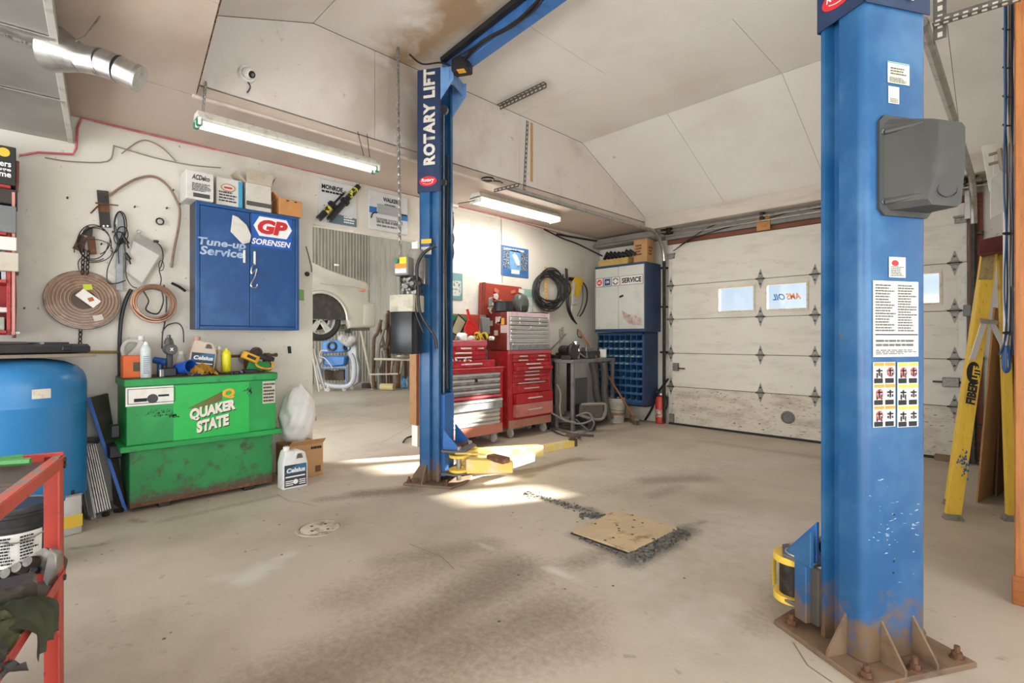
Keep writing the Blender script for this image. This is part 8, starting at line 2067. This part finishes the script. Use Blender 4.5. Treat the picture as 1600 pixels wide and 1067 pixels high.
build('head', MB().box(b0 + V((0.0, .0, .09)), (.34, .08, .05), R_(-45), .01), mat('broom_head', '7a6a55', rough=.7), t)
bb = MB(); r = random.Random(2)
for k in range(120):
    p = b0 + M4.Rotation(R_(-45), 3, 'Z') @ V((r.uniform(-.16, .16), r.uniform(-.035, .035), .07)); bb.cyl(p, V((p.x + r.uniform(-.02, .02), p.y + r.uniform(-.02, .02), .0)), .005, .003, 4)
build('bristles', bb, mat('bristle', '6f6350', '857863', 30, rough=.9), t, kind='stuff')
q = onz(1032, 661); t = thing('fire_extinguisher', 'red fire extinguisher standing beside the overhead door track', 'fire extinguisher', q)
FR = mat('ext_red', 'c23a2c', 'a83226', 8, rough=.35); build('cylinder', MB().lathe(q, [(.07, 0), (.078, .01), (.078, .36), (.06, .41), (.03, .43), (0, .435)], 20), FR, t)
build('label_band', MB().lathe(q, [(.0795, .10), (.0795, .22)], 20), mat('ext_label', 'c9b8a8', 'a8604f', 30, .48, .54, rough=.5), t); build('valve', MB().cyl(q + Z * .43, q + Z * .47, .022, seg=10).box(q + V((-.02, -.03, .49)), (.04, .14, .02), .3, .004).box(q + V((-.02, -.03, .52)), (.03, .14, .012), .3, .003), BLK, t)
build('gauge', MB().cyl(q + V((.02, -.03, .455)), q + V((.04, -.06, .455)), .018, seg=12), WHITE, t); build('discharge_hose', MB().tube(catmull([q + V((.03, -.02, .46)), q + V((.11, -.02, .42)), q + V((.11, -.0, .28)), q + V((.085, -.02, .2))], 6), .011, 6), BLK, t); build('tag', MB().box(q + V((-.085, -.05, .36)), (.002, .06, .1)), PAPER, t)
a = onz(1008, 657); b = ony(1044, 592, 7.05); solo('bar', MB().tube(catmull([a + Z * .01, a.lerp(b, .3), a.lerp(b, .55) + V((-.03, 0, .03)), b], 5), .017, 7), BLK, 'black bar leaning behind the fire extinguisher', 'bar')
p = ony(914, 512, 7.0); solo('wall_strap', MB().tube(catmull([wp(903, 514, .03), wp(903, 525, .03), wp(909, 527, .03), wp(908, 520, .03)], 5), .008, 5), BLK, 'small black strap loop on the wall left of the blue bins', 'strap')
m = MB().cyl(V((-5.08, 5.7, 1.05)), wp(884, 522, .03), .012, seg=6); solo('rod', m, GREY, 'thin grey rod leaning on the wall above the grimy bench', 'rod')
m = MB().prism([onx(u, v, -5.149) for u, v in ((873, 515), (880, 510), (882, 525), (874, 540))][::-1], (.0015, 0, 0)); build('wall_patch', m, mat('stain_dark', '8a8072', 'bdb3a4', 40, .45, .5, rough=.9), wall_left, 0)
m = MB().tube(catmull([onz(630, 691, .02), onz(636, 684, .02), onz(650, 681, .02), onz(660, 684, .02)], 5), .012, 6); solo('hose_end', m, BLK, 'short black hose on the floor left of the lift column', 'hose')

# ================================================================== RIGHT SIDE: ladder, boards, cables
lf = V((-.36, 4.81, 0)); lr = V((-.06, 5.08, 0)); apex = V((-.185, 4.93, 2.0)); back = V((-.035, .42, 0))
ld = thing('step_ladder', 'yellow fibreglass step ladder with maroon cap standing beside the wooden post', 'ladder', (lf + lr) / 2)
LY = mat('ladder_yellow', 'e3bd45', 'd4ab38', 4, rough=.45, c3='b08c30', s3=25, stretch=(4, 4, .6))
sd = V((.90, .43, 0)).normalized()
def lrail(a, b, w0, w1, nm='rail'):
    d = (b - a).normalized(); s = (sd - d * sd.dot(d)).normalized(); o = s.cross(d)
    m = MB(); m.prism([a - s * w0 / 2, a + s * w0 / 2, b + s * w1 / 2, b - s * w1 / 2], o * .006, .001)
    for q in (-1, 1): m.prism([a + s * q * w0 / 2, b + s * q * w1 / 2, b + s * q * (w1 / 2 - .006), a + s * q * (w0 / 2 - .006)], o * -.03)
    return build(nm, m, LY, ld, 0)
frt = ond(1550, 383, 3.66); frt2 = frt + back
r1 = lrail(lf, frt, .088, .075); lrail(lf + back, frt2, .088, .075)
rr1 = ond(1567, 388, 3.72)
lrail(lr + V((0, .0, 0)), rr1, .05, .05, 'rear_rail'); lrail(lr + V((0.0, .42, 0)), rr1 + V((0, .42, 0)), .05, .05, 'rear_rail')
cap = MB().prism([ond(1528, 398, 3.54), ond(1577, 390, 3.58), ond(1579, 365, 3.58), ond(1560, 368, 3.56), ond(1530, 375, 3.54)], V((.02, .46, 0)), .006); build('top_cap', cap, mat('cap_maroon', '6d2b2f', '57262a', 9, rough=.5), ld, label='maroon plastic top cap')
for k in range(1, 7):
    a = lf.lerp(frt, k / 7); b = (lf + back).lerp(frt2, k / 7); build('step', MB().box((a + b) / 2 + V((-.005, .01, 0)), (.045, (b - a).length - .02, .03), None, .004), mat('step_alu', 'b0ada6', rough=.45, metal=.5), ld)
for (a, b) in (((1529, 553), (1519, 500)),):
    pass
sp0 = ond(1519, 562, 3.68); sp1 = ond(1543, 502, 3.72); sp2 = ond(1570, 545, 3.8)
SPR = mat('spreader', 'd2d2d0', rough=.4, metal=.3)
build('spreader_bar', MB().prism([ond(u, v, 3.6) for u, v in ((1515, 562), (1524, 562), (1543, 504), (1534, 502))], FWD * .006), SPR, ld); build('spreader_bar', MB().prism([ond(u, v, 3.62) for u, v in ((1546, 505), (1554, 503), (1574, 540), (1568, 548))], FWD * .006), SPR, ld)
build('spreader_joint', MB().prism([ond(u, v, 3.59) for u, v in ((1532, 497), (1560, 501), (1559, 507), (1533, 505))], FWD * .008), STEEL, ld)
for a in (lf, lr, lf + back, lr + V((0, .42, 0))):
    build('foot', MB().box(a + Z * .02, (.1, .05, .04), .45, .004).box(a + V((0, 0, .008)), (.11, .055, .016), .45), mat('foot_alu', '8d8a84', '6d6a64', 20, rough=.5, metal=.4), ld)
def railpatch(pts, m_, nm, lift):
    d = (frt - lf).normalized(); s = (sd - d * sd.dot(d)).normalized(); o = s.cross(d); o = o if o.dot(CAM - lf) > 0 else -o
    P0 = lf + o * (.0075 + lift); return build(nm, MB().poly([onp(u, v, P0, o) for u, v in pts]), m_, r1, 0), P0, o, d, s
railpatch([(1535, 395), (1555, 395), (1551, 437), (1529, 437)], mat('worn_label', 'a89260', '8f7a52', 20, .45, .55, rough=.7), 'worn_label', .0)
ov, P0, o_, d_, s_ = railpatch([(1519 + 11 * cos(a) * 1 + 2, 582 + 17 * sin(a)) for a in [2 * pi * i / 20 for i in range(20)]], BLK, 'logo_oval', .001)
A = onp(1509, 634, P0, o_)
text(ld, 'FIBER', onp(1523, 633, P0 + o_ * .001, o_), d_, s_ * -1 if (d_.cross(-s_)).dot(o_) > 0 else s_, .17, .055, INK, .05, .1, lift=.002)
text(ld, 'LITE', onp(1529, 594, P0 + o_ * .002, o_), d_, -s_ if (d_.cross(-s_)).dot(o_) > 0 else s_, .10, .042, LY, .05, .1, lift=.003)
r = random.Random(1); mb = MB()
for k in range(60):
    u, v = r.gauss(1505, 4), r.gauss(724, 9); q = onp(u, v, P0, o_); ww = r.uniform(.004, .016); mb.poly([q, q + s_ * ww, q + s_ * ww * .5 + d_ * ww * 1.6])
build('paint_scuff', mb, mat('scuff_blue', '2f5f93', rough=.6), r1, 0, kind='stuff')
# cardboard and boards behind the ladder
for i, (p0, p1, h, lean, m_, lb) in enumerate((((-.27, 5.45), (-.15, 6.0), 1.55, .10, CARD, 'brown cardboard sheet leaning behind the ladder, nearest of the leaning sheets'), ((-.17, 5.75), (-.09, 6.3), 1.75, .05, mat('board_brown', '8a6547', '73533a', 6, rough=.8), 'darker brown board leaning behind the cardboard sheet'), ((-.30, 6.35), (-.16, 6.85), 1.0, .10, mat('board_dark', '4f4640', '63584f', 6, rough=.7), 'low dark panel leaning at the far end of the right wall'))):
    a, b = V((p0[0], p0[1], 0)), V((p1[0], p1[1], 0)); m = MB().prism([a, b, b + V((lean, 0, h * .97)), a + V((lean, 0, h))], V((.012, 0, 0)), .001); solo('leaning_sheet', m, m_, lb, 'sheet')
m = MB().box((-.10, 6.6, .28), (.16, .3, .56), None, .01); solo('floor_box', m, mat('box_taupe', '8b8176', '756c62', 6, rough=.7), 'grey-brown carton on the floor near the right end of the overhead door', 'box')
m = MB(); q0 = ony(1485, 716, 7.08); m.box((q0.x, 7.08, .03), (.26, .08, .06), .02, .004); solo('wood_block', m, mat('block_wood', '7d6852', '64523f', 9, rough=.8), 'wooden block lying at the right end of the overhead door sill', 'block')
# cable bundle by the post
t = thing('cable_bundle', 'bundle of blue, white and black cables strapped along the wooden post', 'cables', ond(1572, 575, 3.3))
cols_ = [('c_blue', '2b568f'), ('c_black', '232327'), ('c_white', 'd5d3cd'), ('c_navy', '2c3a55'), ('c_grey', '8f8d89'), ('c_black', '232327'), ('c_blue', '')]
r = random.Random(3)
for k, (nm, cc) in enumerate(cols_):
    o = 3.0 * (k - 3); pts = [ond(1576 + o * .7 + r.uniform(-1, 1), v, 2.55 + .003 * k) for v in (-60, 40, 100, 150, 200)] + [ond(1577 + o * .7 + r.uniform(-2, 2), v, 2.6) for v in (240, 300, 360, 420, 470, 520)] + [ond(1572 + o * 1.2, 555 + 6 * (k % 3), 2.6)]
    build('cable', MB().tube(catmull(pts, 4), .0042, 5), mat(nm, cc, rough=.5), t)
lp = MB()
for k in range(4): lp.tube(catmull([ond(u, v, 2.58 - .01 * k) for u, v in ((1572, 540), (1566 + 2 * k, 565), (1570 + k, 581 - 2 * k), (1578, 575), (1576, 540))], 5), .005, 5)
build('cable_loop', lp, mat('c_blue', ''), t)
for v in (45, 105, 150, 195, 365, 520): build('cable_tie', MB().tube([ond(1574 + 7 * cos(a), v + 1.5 * sin(a), 2.57 - .02 * sin(a)) for a in [2 * pi * i / 12 for i in range(12)]], .004, 5, True), BLK, t)
# paper holder
pt_ = ond(1553, 280, 3.1)
t = thing('paper_rack', 'stack of white cards in a small wooden rack fixed beside the cable bundle', 'rack', pt_)
build('card', MB().prism([ond(u, v, 3.2) for u, v in ((1534, 228), (1557, 224), (1557, 290), (1546, 299))], FWD * .003), PAPER, t); build('card', MB().prism([ond(u, v, 3.1) for u, v in ((1548, 280), (1568, 262), (1568, 330), (1548, 341))], FWD * .003), PAPER, t); build('card', MB().prism([ond(u, v, 3.12) for u, v in ((1552, 240), (1566, 238), (1572, 270), (1552, 275))], FWD * .003), PAPER, t)
for v in (242, 257): build('peg', MB().cyl(ond(1545, v, 3.05), ond(1567, v - 6, 3.0), .009, seg=8), mat('peg_wood', '8a7a5c', rough=.7), t)
build('rack_frame', MB().tube(catmull([ond(u, v, 3.0) for u, v in ((1562, 232), (1566, 262), (1574, 268), (1580, 262))], 4), .012, 6).cyl(ond(1572, 230, 2.95), ond(1585, 232, 2.95), .02, seg=8), mat('rack_tan', 'a39680', rough=.6), t)
build('wall_plate', MB().prism([ond(u, v, 3.0) for u, v in ((1570, 222), (1582, 222), (1582, 330), (1572, 330))], FWD * .02), mat('plate_grey', 'b5b1a8', rough=.5), t)
m = MB().tube([ond(1571, v, 3.1) for v in (320, 400, 500, 580)] , .012, 6); solo('conduit', m, WHITE, 'white conduit running down behind the cable bundle', 'pipe')
# bracket on door jamb
m = MB().box(ony(1512, 320, 7.1), (.05, .03, .3), None, .003); solo('jamb_bracket', m, STEEL, 'galvanised bracket plate at the top right of the door jamb', 'bracket')
m = MB().box(ony(1514, 485, 7.12), (.09, .03, .12), None, .006); solo('wall_switch', m, GREY, 'small grey switch box on the door jamb behind the ladder', 'switch')
